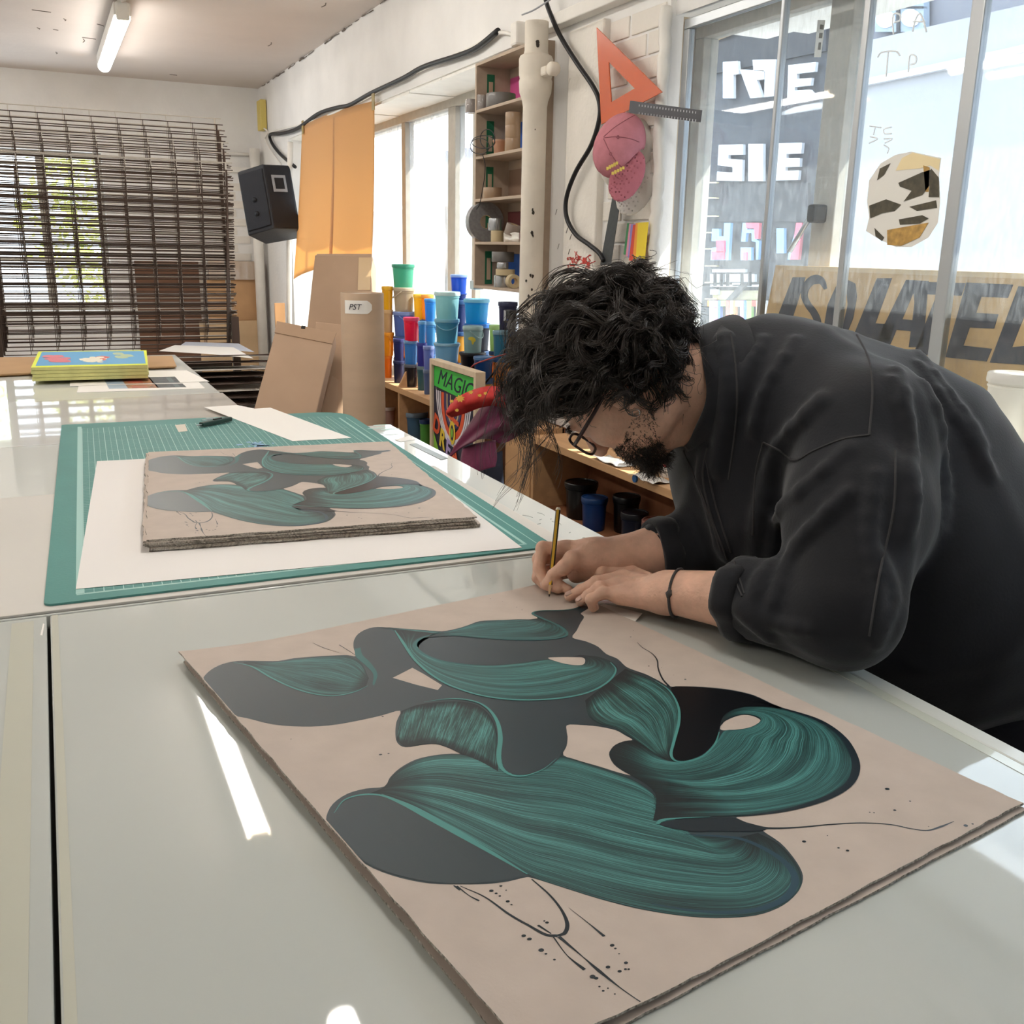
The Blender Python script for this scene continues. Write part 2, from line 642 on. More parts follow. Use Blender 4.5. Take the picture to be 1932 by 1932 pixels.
# timber reveal between the two
MB().box((XW + 0.052, 3.03, 1.03), (2.10, 3.078, 2.14)).build('reveal', m_beige, w4, bevel=0.003)
MB().box((XW + 0.11, 2.985, 1.03), (2.09, 3.028, 2.14)).build('reveal', m_beige, w4, bevel=0.003)
MB().box((XW + 0.052, -1.9, 2.137), (2.10, 3.03, 2.16)).build('reveal', m_beige, w4)
MB().box((XW + 0.052, -1.9, 1.02), (2.10, 3.03, 1.04)).build('reveal', m_white, w4)
# casement stay on the outer mullion
la = onX(1532, 403, 2.0)
lb = onX(1490, 474, 2.0)
lt = thing('window_stay', 'steel casement stay on the middle mullion of the near window', 'window stay')
MB().tube([la, lb], [0.007, 0.008], 8).build('arm', m_alu, lt, smooth=True)
MB().cbox(la + np.array([0.01, -0.01, 0]), (0.05, 0.035, 0.05)).build('pivot', m_dark, lt, bevel=0.008)
# sill shelf under the near window
struct(MB().box((XW - 0.28, -1.9, 1.02), (XW + 0.02, 1.75, 1.05)).build('trim_2', m_white))

# ------------------------------------------------------------------ ceiling lamps
m_tube = mat('lit_tube', '#fff1d0', 0.4, emit=(1.0, 0.968, 0.915), estr=TUBE_STRENGTH)
m_cap = mat('lamp_cap', '#e8e6e0', 0.4)


def tube_lamp(x, y0, y1, label):
    t = thing('batten_lamp', label, 'lamp', (x, (y0 + y1) / 2, ZC), group='ceiling tube lamps')
    L = (y1 - y0) / 2
    z = -0.085
    MB().box((-0.047, -L + 0.02, z + 0.002), (0.047, L - 0.02, -0.012)).build('backplate', m_cap, t, bevel=0.006)
    for s in (-1, 1):
        MB().box((-0.036, s * L - (0.03 if s > 0 else 0), -0.108), (0.036, s * L + (0.03 if s < 0 else 0), -0.01)).build('end_cap', m_cap, t, bevel=0.012)
    n = 12
    prof = [(0.043 * math.cos(a), z + 0.040 * math.sin(a)) for a in np.linspace(-math.pi, 0, n)] + [(0.043, z + 0.001), (-0.043, z + 0.001)]
    Pts = [[(q[0], y, q[1]) for q in prof + prof[:1]] for y in (-L + 0.03, L - 0.03)]
    MB().grid(Pts).build('diffuser', m_tube, t, smooth=True)
    MB().tube([(0.0, -L - 0.45, -0.01), (0, -L - 0.02, -0.012)], 0.012, 8).build('conduit', m_white, t, smooth=True)
    MB().box((-0.02, -L - 0.05, -0.012), (0.02, L + 0.05, 0.0)).build('mounting', m_cap, t)
    return t


tube_lamp(0.54, 6.45, 8.32, 'lit ceiling tube lamp seen above the drying rack')
tube_lamp(0.57, 3.47, 5.30, 'lit ceiling tube lamp over the middle of the table, mirrored in the glass')
tube_lamp(0.61, 0.62, 2.47, 'lit ceiling tube lamp above the camera end of the table')
for k, (y0, y1) in enumerate(((6.4, 8.3), (3.4, 5.3), (0.5, 2.4))):  # extra lamp row out of view, added to brighten the room
    tube_lamp(-1.9, y0, y1, ('far', 'middle', 'near')[k] + ' tube lamp of an unseen second ceiling row added for light')
# ================================================================== tables
ZT = 0.9
m_glass_top = mat('milky_glass_top', '#b9bdb8', 0.55, 0.2, coat=1.0, var=0.04, vscale=1.2)
m_lam = mat('white_glossy_top', '#dfe1dc', 0.5, 0.2, coat=0.8, var=0.02, vscale=2)
m_tframe = mat('table_frame', '#d4d6d0', 0.4, 0.5, coat=0.3)
m_bodyw = mat('table_body', '#d9d4c9', 0.6)
XE, XS, YS = 0.895, -0.036, 1.432


def table(name, label, x0, x1, y0, y1):
    t = thing(name, label, 'table')
    for (x, y) in ((x0 + 0.08, y0 + 0.08), (x1 - 0.08, y0 + 0.08), (x0 + 0.08, y1 - 0.08), (x1 - 0.08, y1 - 0.08)):
        MB().box((x - 0.04, y - 0.04, 0), (x + 0.04, y + 0.04, ZT - 0.12)).build('leg', m_bodyw, t, bevel=0.004)
    MB().box((x0 + 0.03, y0 + 0.03, ZT - 0.12), (x1 - 0.03, y1 - 0.03, ZT - 0.022)).build('apron', m_bodyw, t, bevel=0.004)
    return t


t1 = table('print_table', 'glass topped print table under the single print', -1.7, XE, -0.9, YS - 0.004)
MB().box((XS + 0.002, -0.9, ZT - 0.018), (XE - 0.028, YS - 0.006, ZT)).build('glass_panel', m_glass_top, t1, bevel=0.0015)
MB().box((-1.7, -0.9, ZT - 0.018), (XS - 0.002, YS - 0.006, ZT)).build('glass_panel', m_glass_top, t1, bevel=0.0015)
MB().box((XE - 0.026, -0.9, ZT - 0.03), (XE, YS - 0.006, ZT - 0.001)).build('edge_strip', m_tframe, t1, bevel=0.003)
MB().box((XE - 0.045, -0.9, ZT), (XE - 0.03, YS - 0.006, ZT + 0.0006)).build('edge_tape', mat('clear_tape', '#c9cdc0', 0.3, coat=0.6), t1)
MB().box((-1.7, -0.9, ZT - 0.022), (XE - 0.01, YS - 0.006, ZT - 0.0182)).build('substrate', m_dark, t1)
# strip of old tape along the glass joint
MB().box((XS - 0.045, -0.9, ZT), (XS - 0.018, YS - 0.02, ZT + 0.0005)).build('seam_tape', mat('seam_tape', '#bdbdae', 0.35, coat=0.5), t1)
MB().box((XS + 0.004, -0.9, ZT), (XS + 0.012, YS - 0.006, ZT + 0.0004)).build('seam_tape', mat('seam_tape', '#bdbdae', 0.35, coat=0.5), t1)

t2 = table('work_table', 'white topped work table under the green cutting mat', -1.7, 0.885, YS, 2.74)
MB().box((-1.7, YS, ZT - 0.02), (0.885, 2.742, ZT)).build('table_top', m_lam, t2, bevel=0.002)
# white board covering the work table, its front edge proud of the glass
brd = MB().box((-1.7, YS + 0.003, ZT + 0.0004), (0.80, 2.15, ZT + 0.0044)).build('white_board', mat('white_board', '#d0cbc4', 0.5, 0.3, var=0.03, vscale=2), bevel=0.001)
tag(brd, 'large white board lying on the work table under the cutting mat', 'board')
ZM = ZT + 0.0048
t3 = table('packing_table', 'far glossy white table holding the yellow edged prints', -1.7, 0.525, 2.752, 4.86)
MB().box((-1.7, 2.752, ZT - 0.02), (0.525, 4.86, ZT)).build('table_top', m_lam, t3, bevel=0.002)

# ================================================================== cutting mat
m_mat = mat('cutting_mat_green', '#4f8a84', 0.55, 0.35, var=0.06, vscale=6, bump=0.05, bscale=200)
m_line = mat('mat_line', '#b9d9d2', 0.6)
mat_c = [onZ(83, 1145, ZM), onZ(1047, 1033, ZM), None, onZ(113.8, 798, ZM)]
mo = mat_c[0]
mu = (mat_c[1] - mat_c[0])
mw = float(np.linalg.norm(mu))
mang = math.atan2(mu[1], mu[0])
mh = 1.53
cm = thing('cutting_mat', 'large green gridded cutting mat under the stacked prints', 'cutting mat', tuple(mo), (0, 0, mang))


def rrect(x0, y0, x1, y1, r, n=5, rtr=None):
    out = []
    for (cx, cy, a0, rr) in ((x1 - r, y0 + r, -90, r), (x1 - (rtr or r), y1 - (rtr or r), 0, rtr or r), (x0 + r, y1 - r, 90, r), (x0 + r, y0 + r, 180, r)):
        for k in range(n + 1):
            a = math.radians(a0 + 90 * k / n)
            out.append((cx + rr * math.cos(a), cy + rr * math.sin(a)))
    return out


MB().prism(rrect(0, 0, mw, mh, 0.012, rtr=0.10, n=8), 0, 0.003).build('sheet', m_mat, cm)
ZL = 0.0031
ln = MB()
mg = 0.052


def hline(x0, y0, x1, y1, w):
    d = np.array([x1 - x0, y1 - y0])
    n = np.array([-d[1], d[0]]) / np.linalg.norm(d) * w / 2
    ln.add([(x0 + n[0], y0 + n[1], ZL), (x0 - n[0], y0 - n[1], ZL), (x1 - n[0], y1 - n[1], ZL), (x1 + n[0], y1 + n[1], ZL)], [(0, 1, 2, 3)])


gs = 0.0135
nx = int((mw - 2 * mg) / gs)
ny = int((mh - 2 * mg) / gs)
for i in range(0, nx + 1):
    x = mg + i * gs
    hline(x, mg * 0.6, x, mg * 0.6 + ny * gs, 0.0012 if i % 2 == 0 else 0.0005)
for j in range(0, ny + 1):
    y = mg * 0.6 + j * gs
    hline(mg, y, mg + nx * gs, y, 0.0010 if j % 10 == 0 else 0.0005)
gl = ln.build('grid_lines', m_line, cm, fix=False)
gl['kind'] = 'stuff'
ln = MB()
hline(mg - 0.006, mg * 0.6, mg - 0.006, mh - 0.05, 0.010)
hline(mg - 0.01, mg * 0.6 - 0.003, mw - mg * 0.8, mg * 0.6 - 0.003, 0.004)
hline(mw - mg * 0.85, mg * 0.6, mw - mg * 0.85, mh - 0.12, 0.006)
hline(mw - mg * 0.45, mg * 0.5, mw - mg * 0.45, mh - 0.12, 0.002)
ln.build('ruler_border', mat('mat_ruler', '#9fc7c0', 0.6), cm, fix=False)
# printed panel in the corner of the mat
pn = MB()
for (x0, y0, x1, y1) in ((0, 0, 0.05, 0.002), (0, 0.028, 0.05, 0.03), (0, 0, 0.002, 0.03), (0.048, 0, 0.05, 0.03), (0.006, 0.006, 0.03, 0.01), (0.006, 0.014, 0.042, 0.017), (0.006, 0.020, 0.036, 0.024)):
    pn.add([(mw - 0.13 + x0, 0.06 + y0 * 2, ZL + 0.0002), (mw - 0.13 + x1, 0.06 + y0 * 2, ZL + 0.0002), (mw - 0.13 + x1, 0.06 + y1 * 2, ZL + 0.0002), (mw - 0.13 + x0, 0.06 + y1 * 2, ZL + 0.0002)], [(0, 1, 2, 3)])
pn.build('printed_panel', m_line, cm, fix=False)
# paint traces on the mat
mp_ = mat('pale_blue_paint', '#8fb6d6', 0.6, var=0.2, vscale=80)
mb = MB()
Mi = Matrix.LocRotScale(Vector(mo), Matrix.Rotation(mang, 3, 'Z'), None).inverted()
for k in range(26):
    a = Mi @ Vector(onZ(468 + rng.normal(0, 12), 842 + rng.normal(0, 3), ZM + 0.003))
    mb.prism([(a.x + 0.012 * random.random() * math.cos(q), a.y + 0.004 * math.sin(q) * 2) for q in np.linspace(0, 5.5, 6)], ZL, ZL + 0.0003)
mb.build('paint_trace', mp_, cm)
mb = MB()
for (x, y) in ((690, 809), (700, 803), (715, 811)):
    a = Mi @ Vector(onZ(x, y, ZM + 0.003))
    mb.prism([(a.x + 0.03 * math.cos(q), a.y + 0.006 * math.sin(q)) for q in np.linspace(0, 5.5, 7)], ZL, ZL + 0.0003)
mb.build('paint_trace', m_line, cm)

_sh = Matrix.Identity(4)
_sh[0][1] = 0.027
for _c in cm.children:
    _c.data.transform(_sh)
# white paper below the stack of prints
ZP = ZM + 0.0034
m_paper = mat('white_paper', '#e8e3df', 0.65, 0.2, var=0.015, vscale=3)
m_paper2 = mat('bright_paper', '#f3efe9', 0.6, 0.2)


def sheet(name, label, cat, px, z, th, m, group=None, bevel=0):
    P = [onZ(x, y, z + th) for x, y in px]
    c = sum(P) / len(P)
    o = MB().prism([(q[0] - c[0], q[1] - c[1]) for q in P], 0, th).build(name, m)
    o.location = (c[0], c[1], z)
    tag(o, label, cat, group)
    return o


s1 = sheet('paper_sheet', 'big white sheet of paper between the cutting mat and the stacked prints', 'paper', [(143, 1111), (985, 1033), (735, 843), (183, 870)], ZP, 0.0006, m_paper)
s2 = sheet('paper_sheet', 'white paper strip lying askew on the top edge of the mat', 'paper', [(385, 768), (447, 764), (480, 771), (510, 769), (663, 826), (552, 832)], ZP, 0.0006, m_paper2)
s3 = sheet('tape_scrap', 'small beige tape scrap stuck on the green mat', 'tape', [(330, 802), (349, 800), (354, 813), (337, 815)], ZP, 0.0003, mat('masking_tape', '#d8cfc0', 0.7))
s4 = sheet('steel_strip', 'grey metal strip lying on the white table edge beside the mat', 'metal strip', [(773, 838), (786, 836), (845, 864), (832, 867)], ZT + 0.0002, 0.001, mat('steel_grey', '#8f9490', 0.35, metal=0.6))
s5 = sheet('paper_sheet', 'folded white leaflet at the far corner of the work table', 'paper', [(745, 829), (772, 822), (782, 829), (756, 833)], ZT + 0.0002, 0.0015, m_paper2)
# eraser-shavings / scratches on the white table
mb = MB()
for k in range(22):
    a = onZ(1030 + rng.normal(0, 45), 985 + rng.normal(0, 22), ZT + 0.0004)
    if a[0] > 0.86 or a[0] < 0.79:
        continue
    b = a + np.array([rng.normal(0, 0.006), rng.normal(0, 0.015), 0])
    mb.tube([a, (a + b) / 2 + np.array([0.002, 0, 0.0003]), b], 0.0004, 4)
if mb.v:
    tag(mb.build('scratch_marks', mat('scratch', '#8d9590', 0.6), t2), kind='stuff')

# craft knife on the mat
ka, kb = onZ(369, 803, ZP + 0.008), onZ(435, 790, ZP + 0.008)
kd = Vector(kb - ka).normalized()
kn = thing('craft_knife', 'dark green craft knife lying on the cutting mat', 'knife', tuple(ka))
L = float(np.linalg.norm(kb - ka))
Mk = frame_axes(kd, Vector((0, 0, 1)).cross(kd), (0, 0, 0))
MB().box((0.02, -0.008, -0.006), (L, 0.008, 0.006), Mk).build('handle', mat('knife_green', '#1d3b33', 0.4), kn, bevel=0.003)
MB().prism([(0, -0.003), (0.022, -0.005), (0.022, 0.005), (0.01, 0.004)], -0.001, 0.001, Mk).build('blade', m_alu, kn)
MB().box((0.07, -0.003, 0.006), (0.1, 0.003, 0.009), Mk).build('slider', m_black, kn)
gk = onZ(397, 793, ZP + 0.004)
cl = thing('binder_clip', 'open wire clip beside the craft knife on the mat', 'clip', tuple(gk))
for k in range(3):
    c0 = Vector((0.012 * k - 0.012, 0.004 * k, 0.002))
    MB().tube([c0 + Vector((0.012 * math.cos(a), 0.007 * math.sin(a), 0.003 * (k % 2))) for a in np.linspace(0, 5.6, 12)], 0.0009, 5).build('wire', m_alu, cl, smooth=True)

# ---- things on the far table
m_kraft = mat('kraft_board', '#b8936c', 0.8, var=0.06, vscale=5, bump=0.05)
def slab(name, label, cat, px, z, th, m, group=None):
    P = [onZ(x, y, z + th) for x, y in px]
    c = sum(P) / len(P)
    o = MB().prism([(q[0] - c[0], q[1] - c[1]) for q in P], 0, th).build(name, m, bevel=0.0008)
    o.location = (c[0], c[1], z)
    tag(o, label, cat, group)
    return o


slab('fibreboard', 'upper of two brown boards on the far table under the yellow prints', 'board', [(-260, 718), (333, 690), (325, 671), (-200, 676)], ZT + 0.0072, 0.006, m_kraft)
slab('fibreboard', 'lower of two brown boards on the far table', 'board', [(-260, 721), (330, 692), (322, 673), (-200, 678)], ZT + 0.0006, 0.006, m_kraft)
ZK = ZT + 0.0136
m_yel = mat('yellow_edge', '#cfcd86', 0.6, var=0.08, vscale=30)
m_yelb = mat('fluo_yellow', '#e6ef3c', 0.5)
Pq = [(58, 691), (278, 686), (276, 658.5), (72, 661)]
for k in range(4):
    ox = (0, 1.5, -1, 0.5)[k]
    z = ZK + k * 0.0125
    P = [onZ(x + ox, y + 2, ZK + 0.05) for x, y in Pq]
    c = sum(P) / 4
    t = thing('bordered_print', ('lowest', 'second lowest', 'second', 'top')[k] + ' print in the stack with fluorescent yellow borders', 'print', (c[0], c[1], z), group='yellow bordered prints')
    loc = [(q[0] - c[0], q[1] - c[1]) for q in P]
    MB().prism(loc, 0, 0.0115).build('board', m_yel, t, bevel=0.0008)
    if k == 3:
        MB().prism(loc, 0.0116, 0.0119).build('yellow_border', m_yelb, t)
        inn = [onZ(x, y + 2, ZK + 0.05) for x, y in ((67, 688), (275, 683.5), (271, 660), (79, 662))]
        il = [(q[0] - c[0], q[1] - c[1]) for q in inn]
        MB().prism(il, 0.01195, 0.0122).build('blue_field', mat('print_blue', '#5ea6d6', 0.5), t)

        def blob(cx, cy, rx, ry, n, m, nm, seed):
            r2 = random.Random(seed)
            mb = MB()
            for _ in range(n):
                x, y = cx + r2.gauss(0, rx), cy + r2.gauss(0, ry)
                a = onZ(x, y + 2, ZK + 0.05)
                rr = 0.008 + 0.02 * r2.random()
                mb.prism([(a[0] - c[0] + rr * math.cos(q) * (0.7 + 0.5 * r2.random()), a[1] - c[1] + rr * 2.0 * math.sin(q)) for q in np.linspace(0, 5.6, 8)], 0.0123 + 0.00004 * _, 0.01235 + 0.00004 * _)
            mb.build(nm, m, t)
        blob(110, 675, 10, 3, 26, mat('print_red', '#e07a86', 0.5), 'red_flowers', 1)
        blob(168, 676, 13, 2.5, 16, mat('print_cream', '#efe6d2', 0.5), 'cream_shapes', 2)
        blob(192, 674, 3, 2, 5, mat('print_redder', '#d8544a', 0.5), 'red_shape', 3)
        blob(225, 670, 10, 2.5, 12, mat('print_greeny', '#b9c9a2', 0.5), 'green_flowers', 4)
# white photo print sheets
pz = ZT + 0.0006


def photo_sheet(label, out_px, img_px, z, seed):
    P = [onZ(x, y, z) for x, y in out_px]
    c = sum(P) / len(P)
    t = thing('photo_print', label, 'print', (c[0], c[1], z), group='photo prints on the far table')
    MB().prism([(q[0] - c[0], q[1] - c[1]) for q in P], 0, 0.0008).build('paper', m_paper2, t)
    Q = [onZ(x, y, z) - c for x, y in img_px]

    def patch(u0, u1, v0, v1, m, nm, zz):
        f = lambda u, v: (Q[0] * (1 - u) * (1 - v) + Q[1] * u * (1 - v) + Q[2] * u * v + Q[3] * (1 - u) * v)
        MB().prism([(f(u, v)[0], f(u, v)[1]) for u, v in ((u0, v0), (u1, v0), (u1, v1), (u0, v1))], zz, zz + 0.0002).build(nm, m, t)
    patch(0, 0.26, 0, 1, mat('photo_sky', '#9fb2c4', 0.4), 'image_sky', 0.0009)
    patch(0.24, 0.64, 0, 1, mat('photo_orange', '#c98a5a', 0.4, col2='#5a3a30', vscale=40), 'image_warm', 0.0010)
    patch(0.62, 1.0, 0, 1, mat('photo_dark', '#2b2a2e', 0.4, col2='#5c6468', vscale=30), 'image_dark', 0.0010)
    patch(0.30, 0.5, 0.1, 0.6, mat('photo_red', '#b35a48', 0.4), 'image_accent', 0.0012)
    patch(0.86, 0.93, 0.1, 0.9, mat('photo_grey', '#6d7a7d', 0.4), 'image_grey', 0.0012)
    return t


photo_sheet('upper white photo print on the far table', [(132, 729), (395, 720), (352, 699), (132, 702)], [(202, 726), (340, 722), (330, 711), (195, 714)], pz + 0.0012, 1)
photo_sheet('lower white photo print on the far table showing a lower strip of the picture', [(145, 741), (387, 733), (372, 718), (148, 729)], [(206, 734), (352, 731), (344, 724), (202, 727)], pz, 2)
# thin film / tissue sheets
m_film = mat('milky_film', '#d9d3cb', 0.25, 0.5, coat=0.6, var=0.03, vscale=3, bump=0.06, bscale=6)
slab('film_sheet', 'wide milky film sheet spread across the far table', 'film', [(-400, 870), (108, 838), (440, 795), (447, 763), (420, 741), (0, 760), (-300, 775)], ZT + 0.0002, 0.0003, m_film)
# small blade-like slip by the glass seam
slab('paper_slip', 'thin white slip of paper by the glass seam', 'paper', [(76, 1198), (80, 1199), (84, 1177), (81, 1176)], ZT + 0.0006, 0.0004, m_paper2)
slab('tissue_scrap', 'torn white tissue scrap under the writing hand', 'paper', [(1120, 1145), (1140, 1139), (1212, 1157), (1198, 1173), (1150, 1163), (1140, 1158)], ZT + 0.003, 0.0005, m_paper2)
# ================================================================== the edition prints
PW, PH, PT = 0.568, 0.7495, 0.0022
N_O, N_A = np.array([0.10945, 1.193]), 0.1626          # top-left corner and heading of the single print
S_O, S_A = np.array([0.1857, 2.402]), -0.0963           # of the stack
ZN = ZT + 0.0006 + 2 * PT + 0.0008                      # top face of the single print (it lies on one more sheet)


def curl(u, v):
    """lift of the single print's edge that has sprung off the table"""
    a = max(0.0, 1 - u / 0.16)
    b = max(0.0, 1 - (PH - v) / 0.25)
    return 0.010 * a * a + 0.0015 * b * b


def to_local(px, py):
    z = ZN
    for _ in range(3):
        q = onZ(px, py, z)[:2] - N_O
        u = q[0] * math.cos(N_A) + q[1] * math.sin(N_A)
        v = q[0] * math.sin(N_A) - q[1] * math.cos(N_A)
        z = ZN + curl(min(max(u, 0), PW), min(max(v, 0), PH))
    return np.array([u, v])


m_board = mat('grey_board', '#bfb1a6', 0.85, 0.15, var=0.05, vscale=25, bump=0.04, bscale=300)
m_edge = mat('torn_board_edge', '#c9c1b6', 0.9, 0.1, col2='#5d5952', vscale=300, stretch=(1, 1, 1))
m_ink = mat('black_ink', (0.003, 0.004, 0.006), 0.34, 0.25)
m_inkb = mat('blue_black_ink', (0.005, 0.014, 0.022), 0.36, 0.5)
m_slate = mat('slate_ink', (0.010, 0.027, 0.036), 0.38, 0.75)


def streak_mat(name, dark, mid, light, su=3.0, sv=90.0, hi=0.62, rough=0.42):
    m = bpy.data.materials.new(name)
    m.use_nodes = True
    nt = m.node_tree
    p = nt.nodes['Principled BSDF']
    p.inputs['Roughness'].default_value = rough
    p.inputs['Specular IOR Level'].default_value = 0.45
    uv = nt.nodes.new('ShaderNodeUVMap')
    uv.uv_map = 'UVMap'
    mp = nt.nodes.new('ShaderNodeMapping')
    mp.inputs['Scale'].default_value = (su, sv, 1)
    nt.links.new(uv.outputs[0], mp.inputs[0])
    n = nt.nodes.new('ShaderNodeTexNoise')
    n.inputs['Scale'].default_value = 1
    n.inputs['Detail'].default_value = 8
    n.inputs['Roughness'].default_value = 0.78
    n.inputs['Distortion'].default_value = 0.15
    nt.links.new(mp.outputs[0], n.inputs['Vector'])
    mp2 = nt.nodes.new('ShaderNodeMapping')
    mp2.inputs['Scale'].default_value = (su * 0.8, sv * 0.07, 1)
    mp2.inputs['Location'].default_value = (3.1, 7.7, 0)
    nt.links.new(uv.outputs[0], mp2.inputs[0])
    n2 = nt.nodes.new('ShaderNodeTexNoise')
    n2.inputs['Scale'].default_value = 1
    n2.inputs['Detail'].default_value = 2
    nt.links.new(mp2.outputs[0], n2.inputs['Vector'])
    ad = nt.nodes.new('ShaderNodeMath')
    ad.operation = 'MULTIPLY_ADD'
    ad.inputs[1].default_value = 0.36
    nt.links.new(n2.outputs['Fac'], ad.inputs[0])
    nt.links.new(n.outputs['Fac'], ad.inputs[2])
    # the brush ran dry at both sides and both ends of the stroke: painted darkness with the stroke's own shape
    sep = nt.nodes.new('ShaderNodeSeparateXYZ')
    nt.links.new(uv.outputs[0], sep.inputs[0])

    def edge(out, w):
        # 1 at the border, 0 inside
        a = nt.nodes.new('ShaderNodeMath')
        a.operation = 'PINGPONG'
        a.inputs[1].default_value = 0.5
        nt.links.new(out, a.inputs[0])
        b = nt.nodes.new('ShaderNodeMapRange')
        b.inputs['From Min'].default_value = 0.0
        b.inputs['From Max'].default_value = w
        b.inputs['To Min'].default_value = 1.0
        b.inputs['To Max'].default_value = 0.0
        nt.links.new(a.outputs[0], b.inputs['Value'])
        return b.outputs[0]
    e1, e2 = edge(sep.outputs[0], 0.16), edge(sep.outputs[1], 0.05)
    s1 = nt.nodes.new('ShaderNodeMath')
    s1.operation = 'MULTIPLY_ADD'
    s1.inputs[1].default_value = -0.22
    nt.links.new(e1, s1.inputs[0])
    nt.links.new(ad.outputs[0], s1.inputs[2])
    s2 = nt.nodes.new('ShaderNodeMath')
    s2.operation = 'MULTIPLY_ADD'
    s2.inputs[1].default_value = -0.10
    nt.links.new(e2, s2.inputs[0])
    nt.links.new(s1.outputs[0], s2.inputs[2])
    cr = nt.nodes.new('ShaderNodeValToRGB')
    el = cr.color_ramp.elements
    el[0].position = 0.53
    el[0].color = (*dark, 1)
    el[1].position = 0.86
    el[1].color = (*light, 1)
    e = el.new(0.67)
    e.color = (*mid, 1)
    nt.links.new(s2.outputs[0], cr.inputs['Fac'])
    nt.links.new(cr.outputs['Color'], p.inputs['Base Color'])
    MATS[name] = m
    return m


K0 = (0.004, 0.010, 0.013)
T1, T2 = (0.020, 0.092, 0.090), (0.12, 0.39, 0.36)
m_st_long = streak_mat('brush_streaks_long', K0, T1, T2, 2.2, 150)
m_st_mid = streak_mat('brush_streaks', K0, T1, T2, 2.5, 75)
m_st_fine = streak_mat('brush_streaks_fine', (0.006, 0.016, 0.02), (0.02, 0.085, 0.085), (0.07, 0.26, 0.25), 2.0, 50)
m_st_vert = streak_mat('brush_streaks_short', K0, (0.02, 0.08, 0.075), T2, 1.6, 60)
m_teal = mat('teal_rim', (0.030, 0.135, 0.135), 0.42, 0.4)
m_teal_l = mat('pale_teal_rim', (0.07, 0.26, 0.24), 0.42, 0.4)
m_bluerim = mat('blue_rim', (0.016, 0.055, 0.085), 0.4, 0.4)

# --- traced shapes (pixels of the photograph, taken to the plane of the paper)
OUTER = [(379, 1292), (384, 1278), (398, 1264), (420, 1253), (450, 1247), (490, 1247), (525, 1247), (555, 1242), (590, 1239), (625, 1237), (655, 1236), (671, 1238),
         (667, 1222), (668, 1208), (676, 1196), (692, 1187), (712, 1183), (745, 1185), (790, 1188), (832, 1191), (862, 1186), (885, 1179), (905, 1172), (940, 1170), (985, 1169), (1014, 1167),
         (1004, 1159), (1006, 1155), (1020, 1152), (1045, 1151), (1070, 1150), (1086, 1147), (1098, 1142), (1111, 1147), (1096, 1157), (1102, 1164), (1095, 1176), (1088, 1190), (1080, 1203),
         (1105, 1210), (1128, 1220), (1144, 1234), (1165, 1243), (1180, 1257), (1195, 1264), (1218, 1272), (1242, 1284), (1262, 1295), (1285, 1295), (1325, 1296), (1375, 1301), (1420, 1311), (1455, 1327), (1478, 1337),
         (1510, 1345), (1545, 1358), (1575, 1376), (1600, 1401), (1612, 1425), (1616, 1450), (1607, 1474), (1585, 1494), (1548, 1513), (1500, 1527), (1440, 1537), (1390, 1542), (1402, 1549), (1416, 1557), (1445, 1561), (1440, 1568),
         (1472, 1590), (1497, 1618), (1513, 1645), (1514, 1665), (1503, 1686), (1478, 1708), (1440, 1724), (1395, 1731), (1335, 1732), (1270, 1726), (1200, 1714), (1130, 1696), (1060, 1674), (1005, 1657),
         (990, 1656), (960, 1663), (920, 1668), (870, 1669), (810, 1667), (757, 1657), (705, 1639), (660, 1612), (628, 1584), (616, 1560), (616, 1540), (628, 1517), (655, 1498), (690, 1488), (726, 1484),
         (735, 1468), (755, 1449), (785, 1433), (820, 1425), (852, 1422), (868, 1422), (850, 1413), (822, 1404), (795, 1406), (765, 1410), (750, 1402), (746, 1385), (748, 1362), (755, 1341),
         (720, 1350), (670, 1361), (620, 1369), (570, 1371), (515, 1367), (465, 1355), (421, 1347), (395, 1318)]
H1 = [(741, 1279), (778, 1260), (800, 1272), (834, 1293), (826, 1302), (785, 1292)]
H2 = [(1034, 1242), (1050, 1240), (1085, 1240), (1100, 1241), (1104, 1247), (1100, 1254), (1085, 1255), (1060, 1251)]
H3 = [(1359, 1376), (1364, 1364), (1380, 1355), (1400, 1349), (1420, 1351), (1435, 1360), (1424, 1371), (1400, 1376), (1375, 1378)]
H4 = [(1069, 1369), (1095, 1368), (1130, 1371), (1162, 1378), (1180, 1388), (1193, 1396), (1175, 1400), (1155, 1412), (1149, 1424), (1158, 1442), (1175, 1455), (1190, 1463), (1165, 1457), (1130, 1446), (1095, 1436), (1063, 1425), (1069, 1408), (1071, 1390)]


def loc_poly(px, smooth=True, n=4):
    L = np.array([to_local(x, y) for x, y in px])
    return catmull(L, n, True) if smooth else L


def put(q, lift):
    u, v = min(max(q[0], 0.001), PW - 0.001), min(max(q[1], 0.001), PH - 0.001)
    return (u, -v, lift)


def bend(me):
    """copy of a flat artwork / sheet mesh bent by the curl of the single print"""
    c = me.copy()
    bm = bmesh.new()
    bm.from_mesh(c)
    for u in np.linspace(0.008, 0.17, 10):
        bmesh.ops.bisect_plane(bm, geom=bm.verts[:] + bm.edges[:] + bm.faces[:], plane_co=(u, 0, 0), plane_no=(1, 0, 0))
    for v in np.linspace(0.49, 0.745, 9):
        bmesh.ops.bisect_plane(bm, geom=bm.verts[:] + bm.edges[:] + bm.faces[:], plane_co=(0, -v, 0), plane_no=(0, 1, 0))
    bm.to_mesh(c)
    bm.free()
    for w in c.vertices:
        w.co.z += curl(w.co.x, -w.co.y)
    return c


ART = []      # (name, mesh, material)


